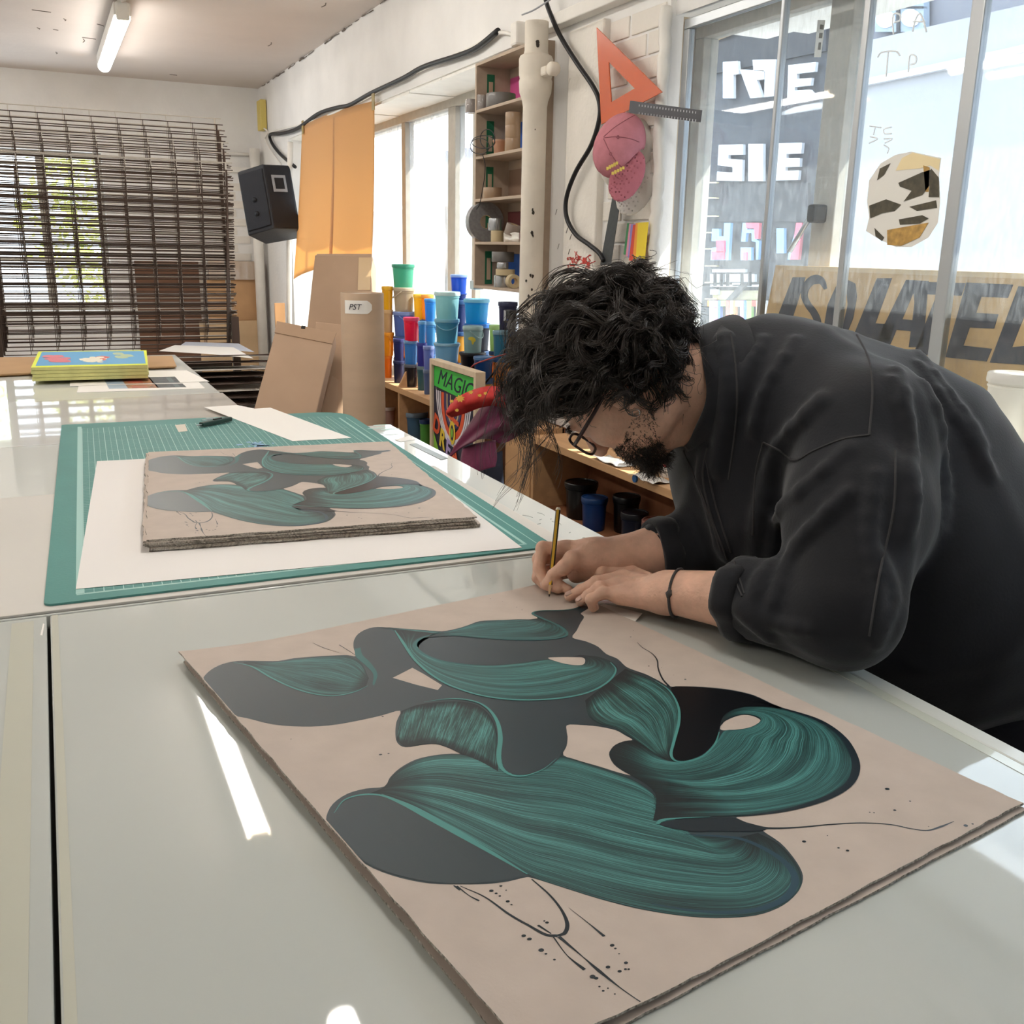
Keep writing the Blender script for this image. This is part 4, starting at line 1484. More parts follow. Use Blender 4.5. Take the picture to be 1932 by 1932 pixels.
SL, SR = np.array([0.985, 0.992, 1.170]), np.array([1.005, 1.365, 1.170])
EL, ER = np.array([0.862, 0.868, 0.970]), atD(1395, 1005, 1.54)
WL, WR = onZ(1262, 1118, 0.940), atD(1122, 1052, 1.49)
SP = np.array([-0.86, 0.30, 0.42])
SP /= np.linalg.norm(SP)
LAT = np.array([0.33, 0.94, 0.0])
LAT -= SP * (LAT @ SP)
LAT /= np.linalg.norm(LAT)
NRM = np.cross(SP, LAT)
TA = np.stack([SP, LAT, NRM])


def sd_torso(P, g=0.0):
    d = sd_ell(P, (1.045, 1.165, 1.165), (0.19 + g, 0.175 + g, 0.115 + g), TA)
    d = smin(d, sd_ell(P, (1.165, 1.095, 1.118), (0.175 + g, 0.165 + g, 0.120 + g), TA), 0.06)
    d = smin(d, sd_ell(P, (1.285, 1.02, 0.935), (0.135 + g, 0.155 + g, 0.145 + g)), 0.08)
    return d


def hand_cones(P, joints, k=0.006):
    """joints: list of chains [(pt, r), ...]"""
    d = None
    for ch in joints:
        c = None
        for (a, ra), (b, rb) in zip(ch[:-1], ch[1:]):
            e = sd_cone(P, a, b, ra, rb)
            c = e if c is None else smin(c, e, 0.0035)
        for (a, ra) in ch[1:-1]:
            c = smin(c, sd_cone(P, a, a + np.array([0, 0, 0.0016]), ra * 1.03, ra * 0.9), 0.003)
        d = c if d is None else smin(d, c, k)
    return d


# ---- left hand, resting flat (nearest the camera)
Z_ = ZN
L_MCP = {'i': onZ(1188, 1078, Z_ + 0.034), 'm': onZ(1175, 1091, Z_ + 0.036), 'r': onZ(1168, 1104, Z_ + 0.033), 'p': onZ(1170, 1121, Z_ + 0.027)}
L_F = {
    'i': [(L_MCP['i'], .0110), (onZ(1136, 1081, Z_ + 0.034), .0092), (onZ(1124, 1096, Z_ + 0.018), .0085), (onZ(1112, 1110, Z_ + 0.009), .0072)],
    'm': [(L_MCP['m'], .0120), (onZ(1125, 1099, Z_ + 0.035), .0093), (onZ(1096, 1114, Z_ + 0.018), .0082), (onZ(1074, 1125, Z_ + 0.0088), .0073)],
    'r': [(L_MCP['r'], .0115), (onZ(1131, 1109, Z_ + 0.033), .0089), (onZ(1110, 1124, Z_ + 0.018), .0079), (onZ(1095, 1135, Z_ + 0.0088), .0071)],
    'p': [(L_MCP['p'], .0105), (onZ(1137, 1119, Z_ + 0.029), .0083), (onZ(1115, 1131, Z_ + 0.021), .0076), (onZ(1119, 1146, Z_ + 0.0082), .0069)],
}
L_TH = [(onZ(1228, 1085, 0.925), .014), (onZ(1190, 1072, 0.918), .0115), (onZ(1160, 1072, 0.914), .0095), (onZ(1140, 1080, 0.911), .008)]


def sd_lhand(P):
    d = hand_cones(P, [L_F[k] for k in 'imrp'], 0.0012)
    pl = None
    for k, rr in (('i', .0125), ('m', .0135), ('r', .013), ('p', .0125)):
        off = {'i': np.array([0.0, 0.014, 0.0]), 'm': np.array([0, 0.005, 0.002]), 'r': np.array([0, -0.004, 0.0]), 'p': np.array([0, -0.013, -0.006])}[k]
        e = sd_cone(P, L_MCP[k] + np.array([0, 0, -0.003]), WL + off + np.array([-0.012, 0.012, -0.004]), rr, 0.0165)
        pl = e if pl is None else smin(pl, e, 0.012)
    pl = smin(pl, sd_cone(P, onZ(1205, 1128, Z_ + 0.017), onZ(1240, 1128, Z_ + 0.020), .014, .016), 0.015)   # heel of the hand
    d = smin(d, pl, 0.009)
    d = smin(d, hand_cones(P, [L_TH]), 0.012)
    # tendons
    for k in 'imr':
        d = smin(d, sd_cone(P, L_MCP[k] + np.array([0, 0, .0075]), 0.45 * L_MCP[k] + 0.55 * WL + np.array([0, 0, 0.013]), .0032, .0022), 0.005)
    # forearm
    fe = EL + np.array([-0.012, 0.01, -0.005])
    mid = 0.5 * WL + 0.5 * fe + np.array([0, 0, 0.004])
    a = sd_cone(P, WL + np.array([0.0, 0.003, 0.004]), mid, .026, .036)
    a = smin(a, sd_cone(P, WL + np.array([0.0, -0.008, 0.0]), mid, .024, .036), 0.02)
    a = smin(a, sd_cone(P, mid, fe, .037, .042), 0.02)
    return smin(d, a, 0.018)


# ---- right hand, holding the pencil
PEN_TIP = onZ(1036, 1126.5, ZN + 0.0004)
_pt = ray(1053.5, 958)
_b = PEN_TIP + np.array([0, 0, 0])
PEN_TOP = atD(1053.5, 958, 1.497)
R_MCP = {'i': atD(1068, 1036, 1.500), 'm': atD(1064, 1046, 1.520), 'r': atD(1070, 1060, 1.533), 'p': atD(1078, 1074, 1.538)}
R_F = {
    'i': [(R_MCP['i'], .0120), (atD(1024, 1034, 1.503), .0102), (atD(1017, 1072, 1.492), .0086), (atD(1030, 1104, 1.482), .0074)],
    'm': [(R_MCP['m'], .0120), (atD(1017, 1054, 1.526), .0100), (atD(1015, 1090, 1.508), .0086), (atD(1033, 1111, 1.494), .0074)],
    'r': [(R_MCP['r'], .0115), (atD(1030, 1078, 1.535), .0094), (onZ(1034, 1103, ZN + 0.014), .0084), (onZ(1053, 1111, ZN + 0.0088), .0075)],
    'p': [(R_MCP['p'], .0105), (atD(1048, 1088, 1.540), .0084), (onZ(1054, 1104, ZN + 0.013), .0076), (onZ(1072, 1112, ZN + 0.0085), .0069)],
}
R_TH = [(atD(1106, 1058, 1.478), .0165), (atD(1080, 1056, 1.465), .0135), (atD(1064, 1071, 1.460), .0108), (atD(1042, 1084, 1.468), .0084)]


def sd_rhand(P):
    d = hand_cones(P, [R_F[k] for k in 'imrp'], 0.0018)
    pl = None
    for k, rr in (('i', .0125), ('m', .0135), ('r', .013), ('p', .0125)):
        off = {'i': np.array([0.0, 0.0, 0.012]), 'm': np.array([0, 0.006, 0.004]), 'r': np.array([0, 0.010, -0.005]), 'p': np.array([0, 0.008, -0.012])}[k]
        e = sd_cone(P, R_MCP[k], WR + off, rr, 0.0165)
        pl = e if pl is None else smin(pl, e, 0.012)
    pl = smin(pl, sd_cone(P, atD(1088, 1082, 1.505), WR + np.array([0, 0, -0.010]), .015, .017), 0.014)
    d = smin(d, pl, 0.009)
    d = smin(d, hand_cones(P, [R_TH]), 0.010)
    fe = ER
    mid = atD(1240, 1044, 1.50)
    a = sd_cone(P, WR, mid, .0255, .035)
    a = smin(a, sd_cone(P, WR + np.array([0, 0, -0.007]), mid, .022, .034), 0.02)
    a = smin(a, sd_cone(P, mid, fe, .036, .042), 0.02)
    return smin(d, a, 0.016)


def sd_body_rest(P):
    d = smin(sd_head(P), sd_torso(P, -0.02), 0.03)
    for S, E in ((SL, EL), (SR, ER)):
        d = smin(d, sd_cone(P, (C7 + np.array([0.05, 0, -0.05])), S, 0.06, 0.055), 0.03)
        d = smin(d, sd_cone(P, S, E, 0.05, 0.040), 0.02)
    return d


person = thing('person', 'person in a black jacket bent over the table signing a print', 'person', (1.20, 1.00, 0.0))
P_INV = Matrix.Translation(person.location).inverted()


def pchild(name, me, m, parent=None):
    me.transform(P_INV)
    return obj(name, me, m, parent or person)


parts = []
lo = np.minimum.reduce([HC - 0.18, np.array([0.80, 0.80, 0.80])])
hi = np.array([1.62, 1.62, 1.42])
parts.append(surface_nets(sd_body_rest, np.minimum(HC - 0.16, [0.80, 0.80, 0.82]), hi, 0.0042))
pts = np.array([p for c in L_F.values() for p, _ in c] + [WL, EL])
parts.append(surface_nets(sd_lhand, pts.min(0) - 0.035, pts.max(0) + 0.055, 0.0017))
pts = np.array([p for c in R_F.values() for p, _ in c] + [WR, ER, R_TH[0][0]])
parts.append(surface_nets(sd_rhand, pts.min(0) - 0.035, pts.max(0) + 0.055, 0.0018))
off, VV, QQ = 0, [], []
for v, q in parts:
    VV.append(v)
    QQ.append(q + off)
    off += len(v)
body = pchild('body', np_mesh('body', np.concatenate(VV), np.concatenate(QQ)), m_skin)


# nails
def nail(name, tip, prev, up, w, l):
    tip, prev = Vector(tip), Vector(prev)
    d = (tip - prev).normalized()
    up = Vector(up)
    up = (up - d * up.dot(d)).normalized()
    side = d.cross(up)
    P = []
    for i in range(7):
        t = i / 6
        row = []
        for j in range(7):
            s = (j / 6 - 0.5) * 2
            ww = w * (1 if t < 0.7 else math.sqrt(max(0, 1 - ((t - 0.7) / 0.34) ** 2)))
            row.append(tip + d * (l * (t - 0.62)) + side * (ww * s) + up * (0.0071 - 0.0022 * s * s * (w / 0.005) + (0.0004 if 0 < t < 1 else -0.0006)))
        P.append(row)
    me = MB().grid([[tuple(q) for q in r] for r in P]).mesh(name)
    me.polygons.foreach_set('use_smooth', [True] * len(me.polygons))
    o = pchild(name, me, m_nail, body)
    sm = o.modifiers.new('s', 'SOLIDIFY')
    sm.thickness = 0.0006


for k in 'imrp':
    ch = L_F[k]
    nail('fingernail', ch[3][0], ch[2][0], (0, -0.25, 1), 0.0048, 0.011)
nail('fingernail', R_F['i'][3][0], R_F['i'][2][0], -f_ * 0.6 - r_ * 0.8, 0.0048, 0.011)
nail('fingernail', R_F['m'][3][0], R_F['m'][2][0], -f_ * 0.4 - r_ * 0.9, 0.0048, 0.011)
nail('thumbnail', R_TH[3][0], R_TH[2][0], -f_ * 0.75 - d_ * 0.6, 0.0062, 0.013)


# ---- jacket
def wrinkle(P):
    q = (P - np.array([1.2, 1.08, 1.12], np.float32)) @ TA.T.astype(np.float32)
    s, l, n = q[:, 0], q[:, 1], q[:, 2]
    w = np.sin(s * 46 + 5 * np.sin(l * 9) + 2.0 * np.sin(n * 13)) * 0.5 + 0.5
    w2 = np.sin(l * 38 + 4 * np.sin(s * 11 + 1.0)) * 0.5 + 0.5
    return 0.0035 * w ** 3 + 0.003 * w2 ** 3


def sd_jacket0(P):
    d = sd_torso(P, 0.012)
    d = smin(d, sd_cone(P, (0.985, 1.17, 1.205), SL + np.array([0.0, 0.01, 0.0]), 0.088, 0.088), 0.04)
    d = smin(d, sd_cone(P, (0.985, 1.17, 1.205), SR, 0.088, 0.085), 0.04)
    # hanging front
    d = smin(d, sd_ell(P, (0.945, 1.185, 1.085), (0.095, 0.150, 0.150)), 0.05)
    d = smin(d, sd_ell(P, (1.02, 1.14, 1.02), (0.15, 0.155, 0.13)), 0.05)
    d = smin(d, sd_ell(P, (1.115, 0.985, 0.93), (0.15, 0.165, 0.20)), 0.06)          # lower jacket against the table edge
    d = smin(d, sd_ell(P, (1.22, 0.95, 0.90), (0.16, 0.165, 0.20)), 0.06)
    d = smin(d, sd_cone(P, COL0, COL1, 0.100, 0.083), 0.03)                           # collar
    q = (P - COL1.astype(np.float32)) @ ((COL1 - COL0) / np.linalg.norm(COL1 - COL0)).astype(np.float32)
    d = np.where(np.linalg.norm(P - COL1.astype(np.float32), axis=1) < 0.13, smax(d, q, 0.004), d)
    # sleeves
    m = 0.55 * SL + 0.45 * EL + np.array([0.004, -0.004, 0])
    d = smin(d, sd_cone(P, SL, m, 0.088, 0.087), 0.035)
    d = smin(d, sd_cone(P, m, EL + np.array([0, 0, 0.012]), 0.087, 0.069), 0.03)
    cl = EL + (WL - EL) * 0.50 + np.array([0, 0, 0.006])
    d = smin(d, sd_cone(P, EL, cl, 0.061, 0.050), 0.025)
    d = smin(d, sd_cone(P, SR, ER + np.array([0, 0, 0.01]), 0.085, 0.066), 0.03)
    cr = atD(1262, 1042, 1.505)
    d = smin(d, sd_cone(P, ER, cr, 0.064, 0.050), 0.02)
    return d


CUFL = EL + (WL - EL) * 0.50 + np.array([0, 0, 0.006])
AXL = (WL - EL) / np.linalg.norm(WL - EL)
CUFR = atD(1262, 1042, 1.505)
AXR = (CUFR - ER) / np.linalg.norm(CUFR - ER)
FOLD_PX = [
    ([(1362, 625), (1372, 690), (1373, 770), (1364, 850), (1356, 890)], 0.012), ([(1338, 850), (1332, 900), (1348, 975), (1376, 1050)], 0.009),
    ([(1640, 640), (1700, 760), (1722, 900), (1700, 1010)], 0.009), ([(1690, 655), (1760, 770), (1778, 900), (1772, 1000)], 0.008),
    ([(1600, 610), (1690, 700), (1715, 830), (1708, 900)], 0.008), ([(1735, 690), (1830, 830), (1862, 900)], 0.007), ([(1700, 640), (1790, 740), (1850, 840)], 0.006),
    ([(1650, 900), (1640, 1010), (1655, 1120), (1640, 1200)], 0.010), ([(1600, 930), (1500, 1030), (1440, 1090), (1430, 1130)], 0.010), ([(1520, 1010), (1480, 1080), (1455, 1160)], 0.008),
    ([(1550, 760), (1470, 840), (1440, 930), (1425, 1040)], 0.010), ([(1600, 850), (1480, 960), (1455, 1040)], 0.008),
    ([(1400, 1150), (1450, 1200), (1440, 1260)], 0.010), ([(1390, 1200), (1420, 1230), (1500, 1240)], 0.008), ([(1410, 1140), (1460, 1170), (1530, 1190)], 0.007),
    ([(1660, 1050), (1680, 1130), (1650, 1210)], 0.008), ([(1440, 640), (1410, 700), (1395, 760)], 0.007), ([(1500, 640), (1440, 740), (1420, 820)], 0.006),
]
FOLDS = []
for px, rr in FOLD_PX:
    c = [march(sd_jacket0, x, y) for x, y in catmull(px, 3)]
    c = [q for q in c if q is not None]
    FOLDS += [(a, b, rr) for a, b in zip(c[:-1], c[1:]) if np.linalg.norm(a - b) < 0.09]


def sd_jacket(P):
    d = sd_jacket0(P)
    near = np.abs(d) < 0.05
    if near.any():
        Q = P[near]
        e = d[near]
        for a, b, rr in FOLDS:
            e = smin(e, sd_cone(Q, a, b, rr * 0.8, rr * 0.8), 0.010)
        e = e - wrinkle(Q)
        d = d.copy()
        d[near] = e
    # openings: neck, cuffs
    ca = (COL1 - COL0) / np.linalg.norm(COL1 - COL0)
    d = smax(d, -sd_cone(P, COL1 - ca * 0.07, COL1 + ca * 0.10, 0.060, 0.082), 0.006)
    for c, ax, rr in ((CUFL, AXL, 0.041), (CUFR, AXR, 0.042)):
        q = (P - c.astype(np.float32)) @ ax.astype(np.float32)
        d = smax(d, q - 0.012, 0.004)  if False else d
        d = smax(d, -sd_cone(P, c - ax * 0.012, c + ax * 0.09, rr, rr), 0.003)
    return d


V, Q = surface_nets(sd_jacket, (0.72, 0.70, 0.68), (1.60, 1.62, 1.40), 0.0058)
jacket = pchild('jacket', np_mesh('jacket', V, Q), m_jacket)
cloth = lambda P: sd_jacket(P)


# cuffs rolled back, collar, seams
def ring(name, c, ax, r0, w, th, m, squash=1.0, wob=0.003, n=36):
    ax = Vector(ax).normalized()
    a = ax.orthogonal().normalized()
    b = ax.cross(a)
    P = []
    for i in range(n + 1):
        t = 2 * math.pi * i / n
        rr = r0 + wob * math.sin(3 * t + 1) + wob * 0.6 * math.sin(7 * t)
        row = []
        for (u, v) in ((-w / 2, 0), (-w / 2, th), (-w / 4, th * 1.35), (w / 4, th * 1.3), (w / 2, th), (w / 2, 0), (-w / 2, 0)):
            row.append(tuple(Vector(c) + ax * (u + 0.003 * math.sin(2 * t)) + (a * math.cos(t) + b * math.sin(t)) * (rr + v)))
        P.append(row)
    me = MB().grid(P).mesh(name)
    me.polygons.foreach_set('use_smooth', [True] * len(me.polygons))
    return pchild(name, me, m, jacket)


ring('cuff', CUFL + AXL * 0.012, AXL, 0.042, 0.034, 0.012, m_jacket, wob=0.004)
ring('cuff', CUFR + AXR * 0.010, AXR, 0.043, 0.032, 0.010, m_jacket, wob=0.003)
# turned-down collar leaf over the neck band
ca = (COL1 - COL0) / np.linalg.norm(COL1 - COL0)
n_a = Vector(ca)
back = Vector((0, 0, 1)) - n_a * n_a.z
back.normalize()
sid = n_a.cross(back)
P = []
for i in range(61):
    t = math.radians(-165 + 330 * i / 60)
    dirv = back * math.cos(t) + sid * math.sin(t)
    op = abs(i / 30 - 1)
    row = []
    for (h, o) in ((-0.030, 0.074), (-0.004, 0.0745), (0.004, 0.0765), (0.006, 0.081), (0.002, 0.086), (-0.012, 0.0905), (-0.032 - 0.015 * op, 0.100 + 0.006 * op), (-0.058 - 0.035 * op ** 3, 0.1105 + 0.006 * op)):
        row.append(tuple(Vector(COL1) + n_a * (h + 0.002 * math.sin(5 * t)) + dirv * (o + 0.0015 * math.sin(4 * t + 1))))
    P.append(row)
me = MB().grid(P).mesh('collar')
me.polygons.foreach_set('use_smooth', [True] * len(me.polygons))
col_o = pchild('collar', me, m_jacket, jacket)
sm = col_o.modifiers.new('s', 'SOLIDIFY')
sm.thickness = 0.0035

SEAMS = [[(1376, 612), (1388, 690), (1390, 770), (1382, 850), (1374, 905)], [(1334, 845), (1326, 900), (1342, 975), (1372, 1055), (1400, 1125)], [(1440, 835), (1470, 850), (1500, 868), (1535, 850), (1590, 828), (1640, 820)], [(1640, 820), (1646, 740), (1640, 680), (1610, 620)], [(1440, 835), (1425, 900), (1420, 1010)],
         [(1690, 850), (1686, 960), (1660, 1080), (1640, 1200)], [(1330, 860), (1352, 960), (1385, 1060), (1405, 1120)], [(1290, 850), (1330, 950), (1360, 1040)]]
for sp in SEAMS:
    c = [march(cloth, x, y) for x, y in catmull(sp, 5)]
    c = [q for q in c if q is not None]
    run = [c[0]]
    runs = []
    for q in c[1:]:
        if np.linalg.norm(q - run[-1]) > 0.05:
            runs.append(run)
            run = [q]
        else:
            run.append(q)
    runs.append(run)
    for run in runs:
        if len(run) > 2:
            me = MB().tube([tuple(q) for q in run], 0.0016, 5).mesh('seam')
            pchild('seam', me, m_seam, jacket)

# ---- trousers and shoes (below the table edge)
def sd_trouser(P):
    d = sd_ell(P, (1.22, 1.00, 0.88), (0.16, 0.175, 0.15))
    for y in (0.91, 1.10):
        d = smin(d, sd_cone(P, (1.21, y, 0.84), (1.16, y, 0.48), 0.100, 0.075), 0.03)
        d = smin(d, sd_cone(P, (1.16, y, 0.48), (1.22, y, 0.09), 0.075, 0.064), 0.02)
    return smax(d, 0.05 - P[:, 2], 0.003)


V, Q = surface_nets(sd_trouser, (0.98, 0.72, 0.0), (1.45, 1.30, 1.10), 0.012)
pchild('trousers', np_mesh('trousers', V, Q), m_trouser)
for y in (0.91, 1.10):
    def sd_shoe(P, y=y):
        d = sd_ell(P, (1.15, y, 0.045), (0.15, 0.052, 0.055))
        d = smin(d, sd_ell(P, (1.22, y, 0.08), (0.06, 0.048, 0.075)), 0.03)
        return smax(d, 0.001 - P[:, 2], 0.004)
    V, Q = surface_nets(sd_shoe, (0.97, y - 0.09, -0.02), (1.35, y + 0.09, 0.19), 0.008)
    pchild('shoe', np_mesh('shoe', V, Q), m_black)
# ------------------------------------------------------------------ hair, beard, brows
rh = np.random.default_rng(11)
GRAV = np.array([0, 0, -1.0])


def skull(q):
    """distance to the hair-bearing skull in head coordinates"""
    return sd_ell(q.astype(np.float32), (0, -0.012, 0.042), (0.078, 0.099, 0.083))


def skull_n(q):
    n = (q - np.array([0, -0.012, 0.042])) / np.array([0.078, 0.099, 0.083]) ** 2
    return n / np.linalg.norm(n, axis=-1, keepdims=True)


gl_ = HA @ GRAV                      # gravity in head coordinates


def grow(roots, length, stiff, comb, curl_amp, curl_turn, m, seed, gw=0.5, layer=None):
    """integrate polylines in head coordinates; layer = how far the lock rides above the scalp"""
    rr = np.random.default_rng(seed)
    n = len(roots)
    layer = np.zeros(n) if layer is None else layer
    S = np.zeros((n, m, 3))
    S[:, 0] = roots
    N0 = skull_n(roots)
    comb_t = comb - N0 * (comb * N0).sum(1, keepdims=True)
    comb_t /= np.maximum(np.linalg.norm(comb_t, axis=1, keepdims=True), 1e-6)
    dirv = N0 * (0.25 + 14 * layer[:, None]) + comb_t * 0.8
    dirv /= np.linalg.norm(dirv, axis=1, keepdims=True)
    step = (length / (m - 1))[:, None]
    ph = rr.uniform(0, 6.28, (n, 1))
    tw = curl_turn[:, None]
    for i in range(1, m):
        t = i / (m - 1)
        N = skull_n(S[:, i - 1])
        ct = comb - N * (comb * N).sum(1, keepdims=True)
        side = np.cross(dirv, N)
        side /= np.maximum(np.linalg.norm(side, axis=1, keepdims=True), 1e-6)
        w = (side * np.cos(ph + tw * t * 6.28) + N * 0.55 * np.sin(ph + tw * t * 6.28)) * curl_amp[:, None]
        dd = dirv * stiff + ct * 0.22 + gl_ * gw * (0.2 + t) + w * (0.4 + t) - N * 0.10 * min(1, t * 2)
        dirv = dd / np.linalg.norm(dd, axis=1, keepdims=True)
        p = S[:, i - 1] + dirv * step
        d = skull(p)
        lim = 0.005 + layer * min(1, t / 0.4)
        ins = d < lim
        if ins.any():
            p[ins] += skull_n(p[ins]) * (lim - d)[ins][:, None]
        S[:, i] = p
    return S


def scalp_points(n, seed):
    rr = np.random.default_rng(seed)
    out = []
    while len(out) < n:
        v = rr.normal(0, 1, 3)
        v /= np.linalg.norm(v)
        p = np.array([0, -0.012, 0.042]) + v * np.array([0.078, 0.099, 0.083])
        # hairline: no hair on the face or neck
        front = p[1] > 0.030 + 0.25 * max(0, p[2] - 0.06)
        if p[1] > 0.060 and p[2] < 0.095:
            continue
        if p[1] > 0.022 and p[2] < 0.062:
            continue
        if p[1] > -0.02 and p[2] < 0.005:
            continue
        if p[2] < -0.035:
            continue
        out.append(p)
    return np.array(out)


def lock_set(n_guides, per, seed, lmin, lmax, m=16, spread=0.010, gw=0.5, amp=(0.25, 0.75), turn=(0.8, 2.2), sel=None, combv=None, stiff=0.85, layers=(0, 0.04), jit=0.35):
    G = scalp_points(n_guides * (4 if sel else 1), seed)
    if sel is not None:
        G = G[[bool(sel(p)) for p in G]][:n_guides]
    rr = np.random.default_rng(seed + 1)
    n = len(G)
    if combv is None:
        # away from the crown whorl at the back of the head
        c = G - np.array([0, -0.085, 0.085])
        c /= np.linalg.norm(c, axis=1, keepdims=True)
        comb = c
    else:
        comb = np.tile(np.array(combv, float), (n, 1))
    comb = comb + rr.normal(0, jit, (n, 3))
    L = rr.uniform(lmin, lmax, n)
    S = grow(G, L, stiff, comb, rr.uniform(amp[0], amp[1], n), rr.uniform(turn[0], turn[1], n), m, seed + 2, gw, rr.uniform(layers[0], layers[1], n) * (1 - 0.6 * np.clip((G[:, 2] - 0.05) / 0.06, 0, 1)))
    t = np.linspace(0, 1, m)
    out = []
    for k in range(per):
        off = rr.normal(0, 1, (n, 1, 3)) * spread
        conv = (1.25 - 0.75 * t)[None, :, None]
        ph = rr.uniform(0, 6, (n, 1, 3))
        wob = np.sin(t[None, :, None] * rr.uniform(5, 11, (n, 1, 1)) + ph) * 0.0016 * t[None, :, None]
        sc = rr.uniform(0.86, 1.06, (n, 1, 1))
        frizz = (rr.random((n, 1, 1)) < 0.06) * rr.normal(0, 0.012, (n, 1, 3)) * t[None, :, None] ** 2
        out.append(G[:, None] + (S - G[:, None]) * sc + off * conv + wob + frizz)
    return np.concatenate(out)


def to_world(S):
    return HC + S @ HA


def hair_obj(name, S, r0, r1, seed, m=m_hair, parent=None):
    rr = np.random.default_rng(seed)
    n, k, _ = S.shape
    t = np.linspace(0, 1, k)
    R = (r0 + (r1 - r0) * t)[None, :] * rr.uniform(0.7, 1.3, (n, 1))
    V, Q = strands_mesh(to_world(S), R)
    o = pchild(name, np_mesh(name, V, Q), m, parent)
    o['kind'] = 'stuff'
    return o


# dark under-layer hugging the scalp
def sd_cap(P):
    q = hloc(P)
    d = sd_ell(q, (0, -0.016, 0.046), (0.086, 0.104, 0.090))
    n = np.sin(q[:, 0] * 150 + 3 * np.sin(q[:, 2] * 70)) * np.sin(q[:, 1] * 120 + 2 * np.sin(q[:, 0] * 80)) * 0.004
    d = d + n
    d = smax(d, -(sd_ell(q, (0, 0.110, -0.015), (0.12, 0.062, 0.105))), 0.01)
    d = smax(d, -(q[:, 2] + 0.030), 0.01)
    d = smax(d, -sd_ell(q, (-0.09, 0.010, -0.03), (0.04, 0.030, 0.045)), 0.008)
    d = smax(d, -sd_ell(q, (0.09, 0.010, -0.03), (0.04, 0.030, 0.045)), 0.008)
    return d


V, Q = surface_nets(sd_cap, HC - 0.16, HC + 0.16, 0.0035)
pchild('hair', np_mesh('hair', V, Q), m_hair)

allh = lambda p: True
back = lambda p: p[1] < -0.01 and p[2] > -0.03
A = lock_set(210, 24, 100, 0.10, 0.16, spread=0.0030, gw=0.10, amp=(0.15, 0.38), turn=(0.7, 1.5), sel=allh, layers=(0.004, 0.034), jit=0.25)
B = lock_set(150, 22, 150, 0.07, 0.12, spread=0.0028, gw=0.05, amp=(0.40, 0.85), turn=(1.0, 2.0), sel=back, layers=(0.02, 0.050), jit=0.6)
Cc = lock_set(90, 20, 300, 0.05, 0.085, spread=0.0030, gw=0.06, amp=(0.5, 1.0), turn=(1.2, 2.2), sel=lambda p: p[1] < -0.03 and p[2] < 0.06, layers=(0.01, 0.045), combv=(0, -0.5, -0.8), jit=0.6)
side = lock_set(170, 24, 600, 0.10, 0.17, spread=0.0030, gw=0.12, amp=(0.14, 0.34), turn=(0.6, 1.3), sel=lambda p: p[0] < -0.01 and p[2] > -0.01, layers=(0.012, 0.046), combv=(0, 0.62, 0.52), jit=0.28)
fr = lock_set(100, 22, 200, 0.12, 0.19, spread=0.0034, gw=0.30, amp=(0.12, 0.34), turn=(0.6, 1.2), sel=lambda p: p[1] > 0.0 and p[2] > 0.06, combv=(-0.05, 0.55, 0.45), layers=(0.005, 0.03))
D_ = lock_set(170, 1, 400, 0.08, 0.16, spread=0.003, gw=0.12, amp=(0.4, 1.0), turn=(0.9, 2.2), sel=allh, layers=(0.03, 0.075), jit=0.8)     # fly-aways
E_ = lock_set(34, 9, 500, 0.17, 0.26, spread=0.0048, gw=0.45, amp=(0.12, 0.35), turn=(0.5, 1.1), sel=lambda p: p[1] > 0.02 and p[2] > 0.08, combv=(-0.05, 0.6, 0.55), stiff=0.9, layers=(0.0, 0.03))
B = np.concatenate([B, fr])


def keep_face(S, frac=0.9):
    """drop strands that would hang across the temple and the spectacles"""
    k = int(S.shape[1] * frac)
    p = S[:, :k]
    bad = (p[..., 1] > 0.040 + 0.62 * np.maximum(p[..., 2], 0.0)) & (p[..., 2] < 0.078)
    low = (p[..., 2] < 0.012) & (p[..., 1] > -0.002)
    return S[~(bad | low).any(1)]


A, B, side, D_ = keep_face(A), keep_face(B), keep_face(side), keep_face(D_, 0.7)
hair_obj('hair', A, 0.00075, 0.0003, 1)
hair_obj('hair', B, 0.0007, 0.00025, 2)
hair_obj('hair', Cc, 0.00075, 0.0003, 3)
hair_obj('hair', side, 0.0007, 0.0003, 4)
hair_obj('hair', D_, 0.0004, 0.0002, 5)
hair_obj('hair', E_, 0.0006, 0.00022, 6)

# beard: short curly strands on jaw, chin and upper lip, rooted on the skin
rr = np.random.default_rng(31)
roots = []
while len(roots) < 9000:
    x, y, z = rr.uniform(-0.075, 0.075), rr.uniform(-0.03, 0.115), rr.uniform(-0.125, -0.02)
    lim = -0.050 if y > 0.06 else -0.052 + 0.030 * (0.06 - y) / 0.09
    if z > lim or (y < -0.01 and z < -0.09):
        continue
    if abs(z + 0.067) < 0.008 and abs(x) < 0.022 and y > 0.07:
        continue
    roots.append((x, y, z))
roots = np.array(roots)
W_ = (HC + roots @ HA).astype(np.float32)
for _ in range(12):
    d0 = sd_head(W_)
    e = 0.001
    g = np.stack([sd_head(W_ + np.eye(3, dtype=np.float32)[i] * e) - d0 for i in range(3)], 1) / e
    g /= np.maximum(np.linalg.norm(g, axis=1, keepdims=True), 1e-6)
    W_ = W_ - g * d0[:, None]
ok = np.abs(sd_head(W_)) < 0.001
q = hloc(W_)
jaw = -0.118 + 0.75 * np.clip(0.075 - q[:, 1], 0, 0.1)
ok &= (q[:, 2] < -0.046 + 0.10 * np.clip(0.05 - q[:, 1], 0, 0.06)) & (q[:, 2] > jaw - 0.012) & (q[:, 1] > -0.004)
W_, g = W_[ok], g[ok]
m = 7
S = np.zeros((len(W_), m, 3))
S[:, 0] = W_ - g * 0.001
